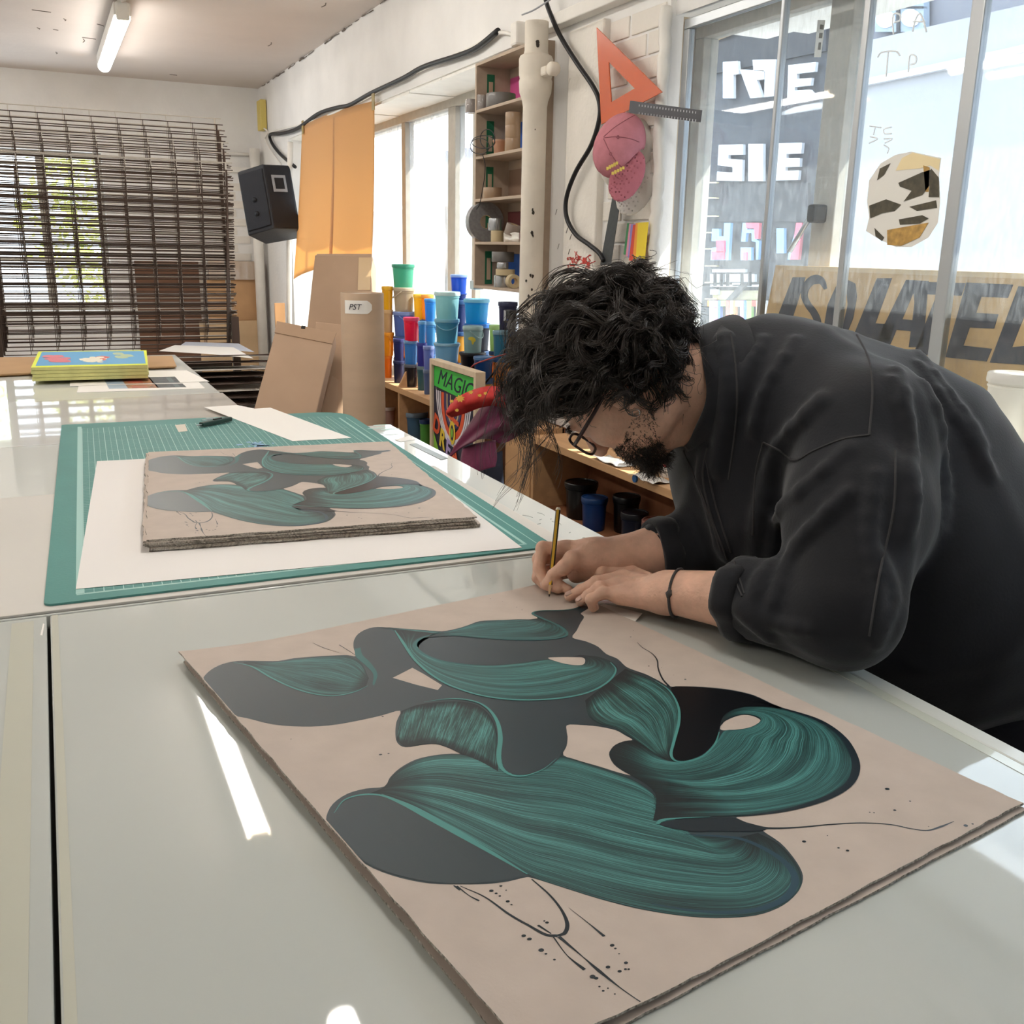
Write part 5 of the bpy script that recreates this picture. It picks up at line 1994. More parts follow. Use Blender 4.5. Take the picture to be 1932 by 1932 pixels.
dirv = g * 0.8 + (-HU) * 0.55 + rr.normal(0, 0.35, g.shape)
dirv /= np.linalg.norm(dirv, axis=1, keepdims=True)
qz = hloc(W_)
L = (0.0055 + 0.015 * np.clip((-qz[:, 2] - 0.06) / 0.05, 0, 1) * np.clip((qz[:, 1] - 0.02) / 0.05, 0.2, 1)) * rr.uniform(0.7, 1.25, len(W_))
for i in range(1, m):
    dirv = dirv + rr.normal(0, 0.38, dirv.shape) + (-HU) * 0.06
    dirv /= np.linalg.norm(dirv, axis=1, keepdims=True)
    S[:, i] = S[:, i - 1] + dirv * (L / (m - 1))[:, None]
R = np.linspace(0.00045, 0.0002, m)[None, :] * rr.uniform(0.8, 1.3, (len(W_), 1))
V, Q = strands_mesh(S, R)
bo = pchild('beard', np_mesh('beard', V, Q), m_hair)
bo['kind'] = 'stuff'
# eyebrows
for s in (-1, 1):
    n = 160
    t = rr.uniform(0, 1, n)
    a = np.array([s * 0.014, 0.100, 0.020]) * (1 - t[:, None]) + np.array([s * 0.055, 0.086, 0.024]) * t[:, None] + rr.normal(0, 0.0022, (n, 3))
    S = np.stack([a, a + np.array([s * 0.005, 0.002, 0.002]) + rr.normal(0, 0.001, (n, 3)), a + np.array([s * 0.010, 0.001, 0.001]) + rr.normal(0, 0.0015, (n, 3))], 1)
    eb = hair_obj('eyebrow', S, 0.0004, 0.0002, 40 + s, m_hair, body)

# ---- spectacles, earring, bracelet, pencil
m_gl = mat('dark_frame', (0.03, 0.012, 0.014), 0.3, 0.5)
sp = thing('spectacles', 'dark framed spectacles worn by the person', 'spectacles', tuple(HL(0, 0.1, 0)))
SI = Matrix.Translation(sp.location).inverted()


def schild(name, mb, m, parent=sp, inv=SI):
    me = mb.mesh(name)
    me.polygons.foreach_set('use_smooth', [True] * len(me.polygons))
    me.transform(inv)
    return obj(name, me, m, parent)


for s in (-1, 1):
    c = (s * 0.034, 0.108, -0.004)
    loop = []
    for i in range(29):
        a = 2 * math.pi * i / 28
        ca, sa = math.cos(a), math.sin(a)
        x = 0.027 * abs(ca) ** 0.6 * (1 if ca > 0 else -1)
        z = 0.021 * abs(sa) ** 0.7 * (1 if sa > 0 else -1)
        loop.append((c[0] + x, c[1] - 0.10 * abs(c[0] + x) ** 1 * 0.9 + 0.0, c[2] + z))
    schild('rim', MB().tube([tuple(HL(*q)) for q in loop], 0.0022, 6), m_gl)
    ln_ = MB()
    ln_.add([tuple(HL(*q)) for q in loop[:-1]], [tuple(range(28))])
    schild('lens', ln_, glass_mat('spectacle_lens', dust=0.02) if 'spectacle_lens' not in MATS else MATS['spectacle_lens'])
    schild('temple', MB().tube([tuple(HL(*q)) for q in ((s * 0.062, 0.100, 0.006), (s * 0.071, 0.085, 0.006), (s * 0.079, 0.03, 0.008), (s * 0.083, -0.01, 0.010), (s * 0.082, -0.030, -0.008), (s * 0.080, -0.036, -0.022))], [0.0028, 0.003, 0.0028, 0.0024, 0.0022, 0.0022], 6), m_gl)
schild('bridge', MB().tube([tuple(HL(*q)) for q in ((-0.009, 0.107, 0.004), (0, 0.112, 0.008), (0.009, 0.107, 0.004))], 0.002, 6), m_gl)

ec = HL(-0.0835, 0.0, -0.041)
er = MB().tube([tuple(ec + 0.0055 * (math.cos(a) * HF + math.sin(a) * HU)) for a in np.linspace(0, 2 * math.pi, 17)], 0.0009, 6)
me = er.mesh('earring')
tag(obj('earring', me, mat('silver', '#d8d8da', 0.2, metal=1.0)), 'small silver hoop earring in the visible ear', 'earring')

# bracelet cord round the nearer wrist
BW = WL + (EL - WL) * 0.06
ax = Vector(AXL)
a = ax.orthogonal().normalized()
b = ax.cross(a)
ringp = []
for i in range(33):
    t = 2 * math.pi * i / 32
    dirv = np.array(a * math.cos(t) + b * math.sin(t))
    # walk out to the skin
    rr0 = 0.010
    for _ in range(60):
        if float(sd_lhand((BW + dirv * rr0)[None].astype(np.float32))[0]) > 0.0012:
            break
        rr0 += 0.0008
    ringp.append(BW + dirv * rr0 + np.array(ax) * 0.006 * math.sin(t + 0.6))
bl = thing('bracelet', 'grey knotted cord bracelet on the wrist resting by the print', 'bracelet', tuple(BW))
BI = Matrix.Translation(bl.location).inverted()
schild('cord', MB().tube([tuple(q) for q in ringp], 0.0022, 6), mat('grey_cord', '#4e4a4a', 0.8, bump=0.4, bscale=300), bl, BI)
kn_i = max(range(32), key=lambda i: -float(f_ @ ringp[i]) + 0.6 * -float(r_ @ ringp[i]))
kp = ringp[kn_i]
schild('knot', MB().tube([tuple(kp + np.array([0.002, 0, 0.006])), tuple(kp), tuple(kp + np.array([-0.001, 0, -0.006]))], [0.002, 0.005, 0.002], 8), mat('grey_cord', '#4e4a4a', 0.8), bl, BI)

# pencil
pd = Vector(PEN_TOP - PEN_TIP)
PL = pd.length
pn = thing('pencil', 'yellow and black striped pencil held upright in the hand', 'pencil', tuple(PEN_TIP))
Mp = pd.to_track_quat('Z', 'Y').to_matrix().to_4x4()
rp = 0.0037
m_py, m_pb = mat('pencil_yellow', '#e0b02c', 0.35, coat=0.4), mat('pencil_black', '#1b1a18', 0.35, coat=0.4)
for k in range(6):
    a0, a1 = math.pi / 3 * k, math.pi / 3 * (k + 1)
    V = [(0, 0, 0.018), (rp * math.cos(a0), rp * math.sin(a0), 0.018), (rp * math.cos(a1), rp * math.sin(a1), 0.018)]
    V += [(x, y, PL - 0.004) for x, y, z in V]
    mb = MB().add([tuple(Mp @ Vector(q)) for q in V], [(0, 2, 1), (3, 4, 5), (0, 1, 4, 3), (1, 2, 5, 4), (2, 0, 3, 5)])
    mb.build('stripe', m_py if k % 2 else m_pb, pn)
MB().lathe([(rp * 0.9, 0.0185), (0.0012, 0.004)], n=12, M=Mp).build('sharpened_wood', mat('pencil_wood', '#d9b48c', 0.7), pn, smooth=True)
MB().lathe([(0.0012, 0.004), (0.0002, 0.0)], n=8, M=Mp).build('lead', m_black, pn, smooth=True)
MB().lathe([(rp, PL - 0.004), (rp * 1.02, PL - 0.002), (rp * 0.8, PL), (0.0001, PL)], n=12, M=Mp).build('end_cap', mat('pencil_cap', '#e9e2d0', 0.4), pn, smooth=True)
# ================================================================== drying rack
m_wire = mat('brown_wire', '#53433a', 0.5, 0.4, metal=0.2)
m_wirew = mat('pale_wire', '#d9d2c8', 0.5, 0.4, metal=0.2)
rack = thing('drying_rack', 'tall print drying rack with its wire shelves swung up', 'drying rack', (0.4, 5.9, 0))
RXL, RXR, RD = -0.62, 0.55, 1.18             # local x of the sides, shelf depth
MBf = MB()
for x in (RXL - 0.03, RXR + 0.03):
    MB().box((x - 0.02, 0.0, 0), (x + 0.02, 0.04, 1.0)).build('upright', m_wire, rack)
MB().box((RXL, 0.0, 0.02), (RXR, 0.04, 0.06)).build('crossbar', m_wire, rack)
MB().box((RXL, 0.0, 0.72), (RXR, 0.04, 0.75)).build('crossbar', m_wire, rack)


def tray(z, ang, y0, m, n_h=20, n_v=9, d=RD, xj=0.0):
    """wire shelf hinged at height z, swung up by ang"""
    mb = MB()
    ca, sa = math.cos(ang), math.sin(ang)

    def P(x, s):
        return (x + xj, y0 - s * ca, z + s * sa)
    for i in range(n_h + 1):
        s = d * i / n_h
        mb.tube([P(RXL, s), P(RXR + 0.035, s)], 0.0026, 4)
    for j in range(n_v + 1):
        x = RXL + (RXR - RXL) * j / n_v
        mb.tube([P(x, 0), P(x, d)], 0.0018, 4)
    mb.tube([P(RXL, 0), P(RXL, d)], 0.005, 4)
    mb.tube([P(RXR, 0), P(RXR, d)], 0.005, 4)
    o = mb.build('wire_shelf', m, rack)
    o['kind'] = 'stuff'
    return o


NT = 12
for k in range(NT):
    z = 0.80 + 0.0225 * k
    f = k / (NT - 1)
    a = math.radians(97 - 24 * (1 - f) ** 1.3)
    tray(z, a, 0.10 - 0.012 * k * 0.4, m_wirew if k in (4, 7, 11) else m_wire, n_h=18 if k % 2 else 20, d=0.90 + 0.013 * k, xj=0.02 - 0.006 * (k - 6) ** 2 / 8)
# lowered shelves, nearly flat, holding prints
for k in range(15):
    z = 0.36 + 0.03 * k
    o = tray(z, math.radians(2 + 0.3 * k), -0.02, m_wirew if k % 3 == 0 else m_wire, n_h=14, n_v=7, d=0.92, xj=0.10)
for k in range(7):
    z = 0.36 + 0.03 * (k * 2 + 1) + 0.012
    s = MB().box((-0.5, -0.80, 0), (0.55, -0.06, 0.001)).build('paper_sheet', m_paper2)
    s.location = (0.52 + 0.02 * (k % 3), 5.87, z + 0.018)
    s.rotation_euler = (-math.radians(2 + 0.3 * (2 * k + 1)), 0, 0.02 * ((k * 7) % 3 - 1))
    tag(s, 'white print sheet drying on the ' + ('lowest', 'second lowest', 'third lowest', 'middle', 'third highest', 'second highest', 'highest')[k] + ' lowered rack shelf', 'paper', 'prints in the drying rack')
sheet('paper_sheet', 'loose white sheet lying on top of the lowered rack shelves', 'paper', [(300, 662), (400, 668), (478, 676), (440, 655), (330, 651)], 0.87, 0.001, m_paper2)
sheet('plastic_sheet', 'pale blue sheet at the back of the lowered rack shelves', 'plastic sheet', [(340, 652), (430, 660), (480, 664), (450, 648), (350, 645)], 0.86, 0.001, mat('pale_blue', '#c9cfdd', 0.4))
# brown boards standing behind the rack by the far wall
t = slab('standing_board', 'brown board standing behind the rack against the far wall', 'board', [(0, 0), (1, 0), (1, 1)], 0.0, 0.01, m_kraft) if False else None
for (x0, x1, z0, z1, y, lab, col) in ((1.30, 1.78, 0.0, 1.10, YB - 0.05, 'tall tan board leaning in the far corner', '#c39a70'), (1.22, 1.80, 0.0, 0.74, YB - 0.11, 'lower plywood board in front of the tan board in the far corner', '#c9ab86'), (0.72, 1.25, 0.3, 1.25, YB - 0.05, 'dark brown board seen through the lower rack wires', '#6d4c38')):
    b = MB().box((x0, -0.01, 0), (x1, 0.01, z1 - z0)).build('standing_board', mat('board' + col, col, 0.8, var=0.08, vscale=6))
    b.location = (0, y, z0)
    tag(b, lab, 'board')
o = MB().box((1.33, YB - 0.085, 1.10), (1.76, YB - 0.03, 1.26)).build('wrapped_board', mat('cling_film', '#b9a694', 0.25, coat=0.6, bump=0.4, bscale=30))
tag(o, 'plastic wrapped top of a board in the far corner', 'board')

# ================================================================== speaker
spk_c = onX(507, 378, 1.62)
spk = thing('loudspeaker', 'black loudspeaker hung from the beam in the far corner', 'speaker', tuple(spk_c), (0, 0, 0))
sc = depth(spk_c) / F_PX
sw, sh = 98 * sc, 122 * sc
m_spk = mat('speaker_black', '#1b1d24', 0.55, 0.4, bump=0.15, bscale=90)
m_spg = mat('speaker_grille', '#24262d', 0.6, 0.3, bump=0.5, bscale=240)
ex = Vector(r_ * 0.985 + d_ * -0.17)
ez = Vector(-d_ * 0.985 + r_ * -0.17)
ey = ez.cross(ex)
Ms = Matrix.Identity(3)
for i in range(3):
    Ms[i][0], Ms[i][1], Ms[i][2] = ex[i], ey[i], ez[i]
spk.rotation_euler = Ms.to_euler()
body_poly = [(-sw / 2, -0.02), (0.05 * sw, -0.09), (sw / 2, 0.02), (sw * 0.40, 0.26), (-sw * 0.34, 0.26)]
MB().prism(body_poly, -sh / 2, sh / 2).build('cabinet', m_spk, spk, bevel=0.012)
fm = frame_axes((0.55 * sw, -0.07, 0), (0, 0, 1), (-0.225 * sw, -0.058, 0))
MB().box((-0.26 * sw, -0.44 * sh, -0.004), (0.26 * sw, 0.44 * sh, 0.008), fm).build('grille', m_spg, spk, bevel=0.006)
fm2 = frame_axes((0.45 * sw, 0.11, 0), (0, 0, 1), (0.275 * sw, -0.038, 0.20 * sh))
m_grey = mat('light_grey', '#9a9da3', 0.5)
cpl = MB().box((-0.055, -0.065, -0.002), (0.055, 0.065, 0.004), fm2).build('control_plate', m_grey, spk, bevel=0.002)
MB().box((-0.036, -0.042, 0.003), (0.036, 0.042, 0.006), fm2).build('control_recess', m_black, cpl)
for zz in (-0.22, 0.0):
    MB().lathe([(0.001, 0), (0.018, 0.0), (0.02, 0.006), (0.001, 0.01)], n=14, M=fm @ Matrix.Translation((0, zz * sh, 0.008))).build('driver_cap', m_spk, spk, smooth=True)

# ================================================================== kraft paper curtains
def soft(name, label, cat, P, m, group=None, thick=0.0012, n=6):
    """smooth sheet through a coarse grid of points P[i][j]"""
    P = np.array(P, float)
    G = np.array([catmull(row, n) for row in P])
    G = np.array([catmull(G[:, j], n) for j in range(G.shape[1])]).transpose(1, 0, 2)
    c = G.reshape(-1, 3).mean(0)
    me = MB().grid([[tuple(q - c) for q in r] for r in G]).mesh(name)
    me.polygons.foreach_set('use_smooth', [True] * len(me.polygons))
    o = obj(name, me, m)
    o.location = c
    s = o.modifiers.new('s', 'SOLIDIFY')
    s.thickness = thick
    if label:
        tag(o, label, cat, group)
    return o


def kraft_curtain(name):
    m = bpy.data.materials.new(name)
    m.use_nodes = True
    nt = m.node_tree
    nt.nodes.clear()
    o = nt.nodes.new('ShaderNodeOutputMaterial')
    d = nt.nodes.new('ShaderNodeBsdfDiffuse')
    tl = nt.nodes.new('ShaderNodeBsdfTranslucent')
    d.inputs[0].default_value = (*lin('#e3c69e'), 1)
    tl.inputs[0].default_value = (*lin('#efc58a'), 1)
    mx = nt.nodes.new('ShaderNodeMixShader')
    mx.inputs[0].default_value = 0.55
    nt.links.new(d.outputs[0], mx.inputs[1])
    nt.links.new(tl.outputs[0], mx.inputs[2])
    nt.links.new(mx.outputs[0], o.inputs[0])
    MATS[name] = m
    return m


m_curt = kraft_curtain('backlit_kraft')
XC = XW - 0.02


def curtain(label, tl, tr, br, bl, bow):
    a = [onX(*q, XC) for q in (tl, tr, br, bl)]
    P = []
    for i in range(5):
        v = i / 4
        row = []
        for j in range(5):
            u = j / 4
            q = a[0] * (1 - u) * (1 - v) + a[1] * u * (1 - v) + a[2] * u * v + a[3] * (1 - u) * v
            q = q + np.array([-bow * math.sin(math.pi * u) * (0.3 + v) - 0.03 * v * v, 0, 0])
            row.append(q)
        P.append(row)
    return soft('paper_curtain', label, 'paper curtain', P, m_curt, 'kraft paper curtains')


curtain('kraft paper curtain sheet nearer the speaker', (570, 238), (632, 210), (634, 500), (561, 527), 0.03)
curtain('kraft paper curtain sheet nearer the tape shelf', (628, 212), (706, 190), (710, 500), (630, 530), 0.02)
for (x, y) in ((571, 240), (704, 192)):
    a = onX(x, y, XC - 0.012)
    tag(MB().cbox(a, (0.004, 0.05, 0.09)).build('tape_strip', mat('tan_tape', '#9c8850', 0.5)), 'small tan tape strip holding the curtain edge ' + ('by the speaker' if x < 600 else 'by the shelf'), 'tape')

# ================================================================== cables on the beam
def cable(name, label, px, X, r, m, wob=0.0):
    P = [onX(x, y, X) if not isinstance(X, list) else onX(x, y, X[i]) for i, (x, y) in enumerate(px)]
    C = catmull(np.array(P), 8)
    c0 = C.mean(0)
    o = MB().tube([tuple(q - c0) for q in C], r, 8).build(name, m, smooth=True)
    o.location = c0
    return tag(o, label, 'cable')


cable('cable', 'thick black cable drooping along the beam to the speaker', [(940, 58), (900, 90), (862, 106), (800, 126), (760, 148), (700, 176), (660, 198), (632, 204), (600, 215), (560, 243), (530, 252), (510, 254), (513, 270), (530, 292), (557, 315)], XW - 0.025, 0.013, m_black)
cable('cable', 'thin white cable along the beam', [(985, 72), (940, 62), (890, 90), (820, 120), (740, 158), (660, 200), (580, 232), (510, 250), (500, 262)], XW - 0.018, 0.008, m_white)
cable('cable', 'white wire hanging at the far corner by the speaker', [(487, 236), (505, 248), (500, 262), (512, 285), (530, 310)], XW - 0.03, 0.007, m_white)
p_ = onX(978, 65, XW - 0.03)
tag(MB().cbox(p_, (0.05, 0.06, 0.09)).build('junction_box', m_white, bevel=0.01), 'small white junction box under the beam', 'box')

# ================================================================== cardboard boxes and tube behind the table
m_card = mat('cardboard', '#b0937a', 0.85, 0.15, var=0.06, vscale=4, bump=0.06, bscale=25)
m_card2 = mat('cardboard_light', '#b69a82', 0.85, 0.15, var=0.05, vscale=4, bump=0.06, bscale=25)


def leaning_box(label, bl, br, tr, tl, dn, df, thick, m, zb=None):
    """front face from four pixels: bottom at depth dn, top at depth df"""
    q = [atD(*bl, dn), atD(*br, dn), atD(*tr, df), atD(*tl, df)]
    c = sum(q) / 4
    ux = Vector(q[1] - q[0] + q[2] - q[3]).normalized()
    uy = Vector(q[3] - q[0] + q[2] - q[1])
    uy = (uy - ux * uy.dot(ux)).normalized()
    M = frame_axes(ux, uy, c)
    Mi = M.inverted()
    poly = [tuple((Mi @ Vector(w)).xy) for w in q]
    t = thing('cardboard_box', label, 'box', tuple(c))
    t.matrix_world = M
    return t, poly


# tall box against the window
t, poly = leaning_box('tall flat cardboard box standing in front of the paper curtain', (560, 800), (705, 800), (700, 480), (594, 480), 5.5, 5.7, 0.3, m_card)
MB().prism(poly, -0.20, 0).build('carton', m_card, t, bevel=0.008)
hx = poly[2][0]
ty = poly[2][1]
MB().box((poly[3][0] + 0.01, ty - 0.002, -0.19), (hx, ty + 0.006, -0.005)).build('flap', m_card2, t)
MB().box((hx - 0.004, ty - 0.30, -0.20), (hx + 0.004, ty - 0.0, -0.0)).build('side_flap', m_card2, t)
MB().box((hx - 0.07, ty - 0.22, 0.0), (hx + 0.002, ty - 0.02, 0.002)).build('torn_tape', mat('parcel_tape', '#c9a97f', 0.35, coat=0.4), t)
# leaning flat boxes
t, poly = leaning_box('cardboard box leaning furthest out, nearest the drying rack', (472, 800), (590, 805), (632, 632), (523, 608), 4.55, 4.8, 0.12, m_card)
MB().prism(poly, -0.09, 0).build('carton', m_card2, t, bevel=0.006)
py = poly[2][1]
MB().prism([(poly[3][0] + 0.0, poly[3][1] - 0.06), (poly[2][0], poly[2][1] - 0.06), (poly[2][0] + 0.006, poly[2][1] + 0.008), (poly[3][0] - 0.004, poly[3][1] + 0.008)], 0.0, 0.004).build('flap', m_card, t)
MB().box((poly[3][0] + 0.12, poly[3][1] - 0.018, 0.004), (poly[3][0] + 0.14, poly[3][1] - 0.0, 0.006)).build('torn_tape', m_dark, t)
t, poly = leaning_box('cardboard box leaning between the other box and the big tube', (585, 808), (645, 812), (650, 612), (595, 606), 4.75, 5.0, 0.1, m_card)
MB().prism(poly, -0.10, 0).build('carton', m_card, t, bevel=0.006)
MB().prism([(poly[0][0] + 0.02, poly[0][1]), (poly[1][0] - 0.02, poly[1][1]), (poly[1][0] - 0.06, poly[1][1] + 0.28), (poly[0][0] + 0.06, poly[0][1] + 0.30)], 0.0, 0.004).build('flap', m_card2, t)
# the wooden plank and hanging cord behind
tag(MB().box((-0.04, -0.01, 0), (0.04, 0.01, 1.35)).build('wooden_batten', mat('batten', '#b98a5c', 0.7)), 'narrow wooden batten standing behind the cardboard boxes', 'batten')
bpy.data.objects['wooden_batten'].location = onX(528, 590, 1.70) * np.array([1, 1, 0]) + np.array([0, 0, 0.0])
zt_ = onX(528, 572, 1.70)[2]
bpy.data.objects['wooden_batten'].scale = (1, 1, zt_ / 1.35)
# big tube
tb = atD(688, 830, 4.30)
tt = atD(683, 552, 4.34)
rt = 40.5 * 4.32 / F_PX
tube_t = thing('cardboard_tube', 'big cardboard tube standing on end with a paper label', 'tube', (tb[0], tb[1], 0))
Lz = tt[2]
sh_ = Vector((tt[0] - tb[0], tt[1] - tb[1], 0))
Mt = Matrix.Identity(4)
Mt[0][2], Mt[1][2] = sh_.x / Lz, sh_.y / Lz
m_tubec = mat('tube_kraft', '#c2a88f', 0.7, 0.25, var=0.05, vscale=5, stretch=(1, 1, 4))
MB().lathe([(rt * 0.94, 0), (rt, 0), (rt, Lz - 0.003), (rt * 0.99, Lz), (rt * 0.94, Lz), (rt * 0.94, 0)], n=40, M=Mt).build('shell', m_tubec, tube_t, smooth=True, sharp=40)
MB().lathe([(rt * 0.935, Lz - 0.006), (0.001, Lz - 0.006)], n=32, M=Mt).build('end_cap', mat('tube_white_cap', '#dcd6cc', 0.5), tube_t)
lab = MB()
pl = []
a0 = math.atan2(-tb[1], -tb[0])
for j in range(13):
    a = a0 - 0.9 + 1.35 * j / 12
    w = 0.028 if j < 11 else 0.028 * (13 - j) / 2.6
    pl.append([((rt + 0.001) * math.cos(a), (rt + 0.001) * math.sin(a), Lz - 0.058 + w), ((rt + 0.001) * math.cos(a), (rt + 0.001) * math.sin(a), Lz - 0.058 - w)])
me = MB().grid([[tuple(Mt @ Vector(q)) for q in r] for r in pl]).mesh('label')
obj('label', me, m_paper2, tube_t)
Ml = frame_axes(Vector((-math.sin(a0 - 0.35), math.cos(a0 - 0.35), 0)), (0, 0, 1), Mt @ Vector(((rt + 0.004) * math.cos(a0 - 0.35), (rt + 0.004) * math.sin(a0 - 0.35), Lz - 0.058)))
place_text('lettering', 'PST', 0.035, Ml, mat('pen_ink', '#3c3a40', 0.6), tube_t, shear=0.3)
# ================================================================== low wooden shelving under the windows
m_wood = mat('pale_plywood', '#c49a70', 0.65, 0.3, var=0.10, vscale=5, stretch=(6, 0.7, 6), bump=0.05)
m_woodd = mat('brown_plywood', '#8d5c3f', 0.7, 0.25, var=0.15, vscale=6, stretch=(1, 4, 1))
ZS = 0.718
XF = 1.585
su = thing('shelf_unit', 'long low wooden shelf unit under the far window holding the ink tubs', 'shelf unit', (XF, 3.0, 0))
fy = lambda y: y - 3.0


def bxl(x0, x1, y0, y1, z0, z1):
    return MB().box((x0 - XF, fy(y0), z0), (x1 - XF, fy(y1), z1))


yd = [onX(752, 760, XF)[1], onX(1006, 900, XF)[1]]
bxl(XF, 1.84, 3.45, 5.25, ZS - 0.03, ZS).build('shelf_board', m_wood, su, bevel=0.002)
bxl(XF, 1.84, 3.45, 5.25, 0.40, 0.43).build('shelf_board', m_wood, su, bevel=0.002)
bxl(1.83, 1.845, 3.45, 5.25, 0.0, ZS).build('back_panel', m_woodd, su)
for y in (3.45, yd[0], 5.24):
    bxl(XF, 1.84, y - 0.011, y + 0.011, 0.0, ZS - 0.03).build('divider', m_wood, su, bevel=0.002)
# little upright wing above the shelf
w0 = onX(752, 733, XF)
Mw = Matrix.Identity(4)
MB().add([(0.0, fy(yd[0]) - 0.008, ZS), (0.13, fy(yd[0]) - 0.008, ZS), (0.13, fy(yd[0]) - 0.008, ZS + 0.12), (0.06, fy(yd[0]) - 0.008, ZS + 0.12),
          (0.0, fy(yd[0]) + 0.008, ZS), (0.13, fy(yd[0]) + 0.008, ZS), (0.13, fy(yd[0]) + 0.008, ZS + 0.12), (0.06, fy(yd[0]) + 0.008, ZS + 0.12)],
         [(0, 1, 2, 3), (7, 6, 5, 4), (0, 4, 5, 1), (1, 5, 6, 2), (2, 6, 7, 3), (3, 7, 4, 0)]).build('wing', m_wood, su)
sn = thing('shelf_unit', 'low wooden shelf unit beside the person holding black and blue ink tubs', 'shelf unit', (XF, 3.0, 0))
bxl(XF, 1.84, 0.9, yd[1], 0.715, 0.742).build('shelf_board', m_wood, sn, bevel=0.002)
bxl(XF, 1.84, 0.9, yd[1], 0.445, 0.47).build('shelf_board', m_woodd, sn, bevel=0.002)
bxl(1.82, 1.838, 0.9, yd[1], 0.0, 0.715).build('back_panel', m_woodd, sn)
bxl(XF, 1.84, yd[1], yd[1] + 0.02, 0.0, 0.742).build('divider', m_wood, sn, bevel=0.002)
bxl(XF, 1.84, 2.2, 2.218, 0.0, 0.715).build('divider', m_woodd, sn)
bxl(XF - 0.005, XF + 0.012, yd[1] + 0.02, 3.44, 0.0, 0.78).build('front_panel', m_wood, sn, bevel=0.002)


# ---- ink tubs
def tub_mats(col, clear):
    """coloured polypropylene: part of the light passes through the wall"""
    n = 'tub_' + col + ('c' if clear else '')
    if n in MATS:
        return MATS[n]
    m = mat(n, col, 0.30, 0.5, coat=0.25, var=0.07, vscale=14)
    nt = m.node_tree
    p = nt.nodes['Principled BSDF']
    out = nt.nodes['Material Output']
    tl = nt.nodes.new('ShaderNodeBsdfTranslucent')
    tl.inputs[0].default_value = (*[min(1, c * 1.5 + 0.02) for c in lin(col)], 1)
    mx = nt.nodes.new('ShaderNodeMixShader')
    mx.inputs[0].default_value = 0.42 if clear else 0.28
    nt.links.new(p.outputs[0], mx.inputs[1])
    nt.links.new(tl.outputs[0], mx.inputs[2])
    nt.links.new(mx.outputs[0], out.inputs[0])
    return m


TUB_MESH = {}
LIDS = {}


def tub(label, c, dia, h, col, lid, group, handle=False, clear=False, rot=0.0):
    t = thing('ink_tub', label, 'tub', tuple(c), (0, 0, rot), group)
    r = dia / 2
    rb = r * 0.84
    key = (round(r, 4), round(h, 4))
    MB().lathe([(0.0005, 0), (rb * 0.96, 0), (rb, 0.004), (r * 0.935, h * 0.76), (r * 0.945, h * 0.79), (r * 0.985, h * 0.795), (r * 0.985, h * 0.82), (r * 0.95, h * 0.825), (r * 0.955, h * 0.93)], n=28).build('pot', tub_mats(col, clear), t, smooth=True, sharp=35)
    MB().lathe([(r * 0.97, h * 0.86), (r * 1.03, h * 0.86), (r * 1.045, h * 0.90), (r * 1.03, h * 0.985), (r * 1.0, h), (r * 0.93, h), (r * 0.91, h * 0.975), (0.0005, h * 0.975)], n=28).build('lid', tub_mats(lid, False), t, smooth=True, sharp=35)
    if handle:
        a = [(r * 1.03 * math.cos(q), r * 1.03 * math.sin(q), h * 0.84 - 0.35 * h * math.sin((q - 2.6) / 2.4 * math.pi) * 0.8) for q in np.linspace(2.6, 5.0, 14)]
        MB().tube(a, 0.0025, 6).build('handle', tub_mats(lid, False), t, smooth=True)
    return t


def px_stack(cx, ybot, X, items, base_on=None, lab=''):
    """items bottom to top: (label, colour, lid, w_px, h_px, dx_px); stands at plane X or on the shelf"""
    p = onX(cx, ybot, X)
    dep = depth(p)
    s = dep / F_PX
    z = p[2]
    y = p[1] + 0.3 * items[0][3] * s * 0
    if base_on is not None:
        if z - base_on > 0.035 and z - base_on < 0.45:
            n = max(1, round((z - base_on) / 0.14))
            hh = (z - base_on) / n
            for k in range(n):
                tub(('lowest' if k == 0 else 'second' if k == 1 else 'third') + ' plain ink tub under the ' + ' '.join(items[0][0].split(' ')[:6]), (X, y, base_on + k * hh), items[0][3] * s * 0.98, hh, SUPCOL[len(SUP) % 4], '#3d5f8f', 'ink tubs under the window')
                SUP.append(1)
        else:
            z = base_on
    for (lb, col, lid, w, h, dx) in items:
        q = p + r_ * dx * s
        hh = h * s * 1.03
        thing_last[0] = tub(lb, (X + 0.1 * dx * s, q[1], z), w * s, hh, col, lid, 'ink tubs under the window', handle=(len(lb) % 3 == 0), rot=random.random() * 6)
        if 'yellow drips' in lb:
            pp_ = thing_last[0]
            for (da, zz_, w_, h_) in ((-0.15, 0.55, 0.030, 0.016), (0.05, 0.50, 0.022, 0.020), (0.0, 0.42, 0.010, 0.022)):
                rr_ = w * s / 2 * (0.84 + 0.11 * zz_ / 0.79) + 0.0006
                aa = math.atan2(-q[1], -X) + da - pp_.rotation_euler.z
                Md = Matrix.Translation((rr_ * math.cos(aa), rr_ * math.sin(aa), hh * zz_)) @ frame_axes((-math.sin(aa), math.cos(aa), 0), (0, 0, 1), (0, 0, 0))
                MB().prism([(w_ / 2 * math.cos(t_), h_ / 2 * math.sin(t_)) for t_ in np.linspace(0, 6.0, 10)], -0.001, 0.0012, Md).build('yellow_drip', mat('yellow_drip', '#c9b83a', 0.5), pp_)
        z += hh * 0.985
    return z


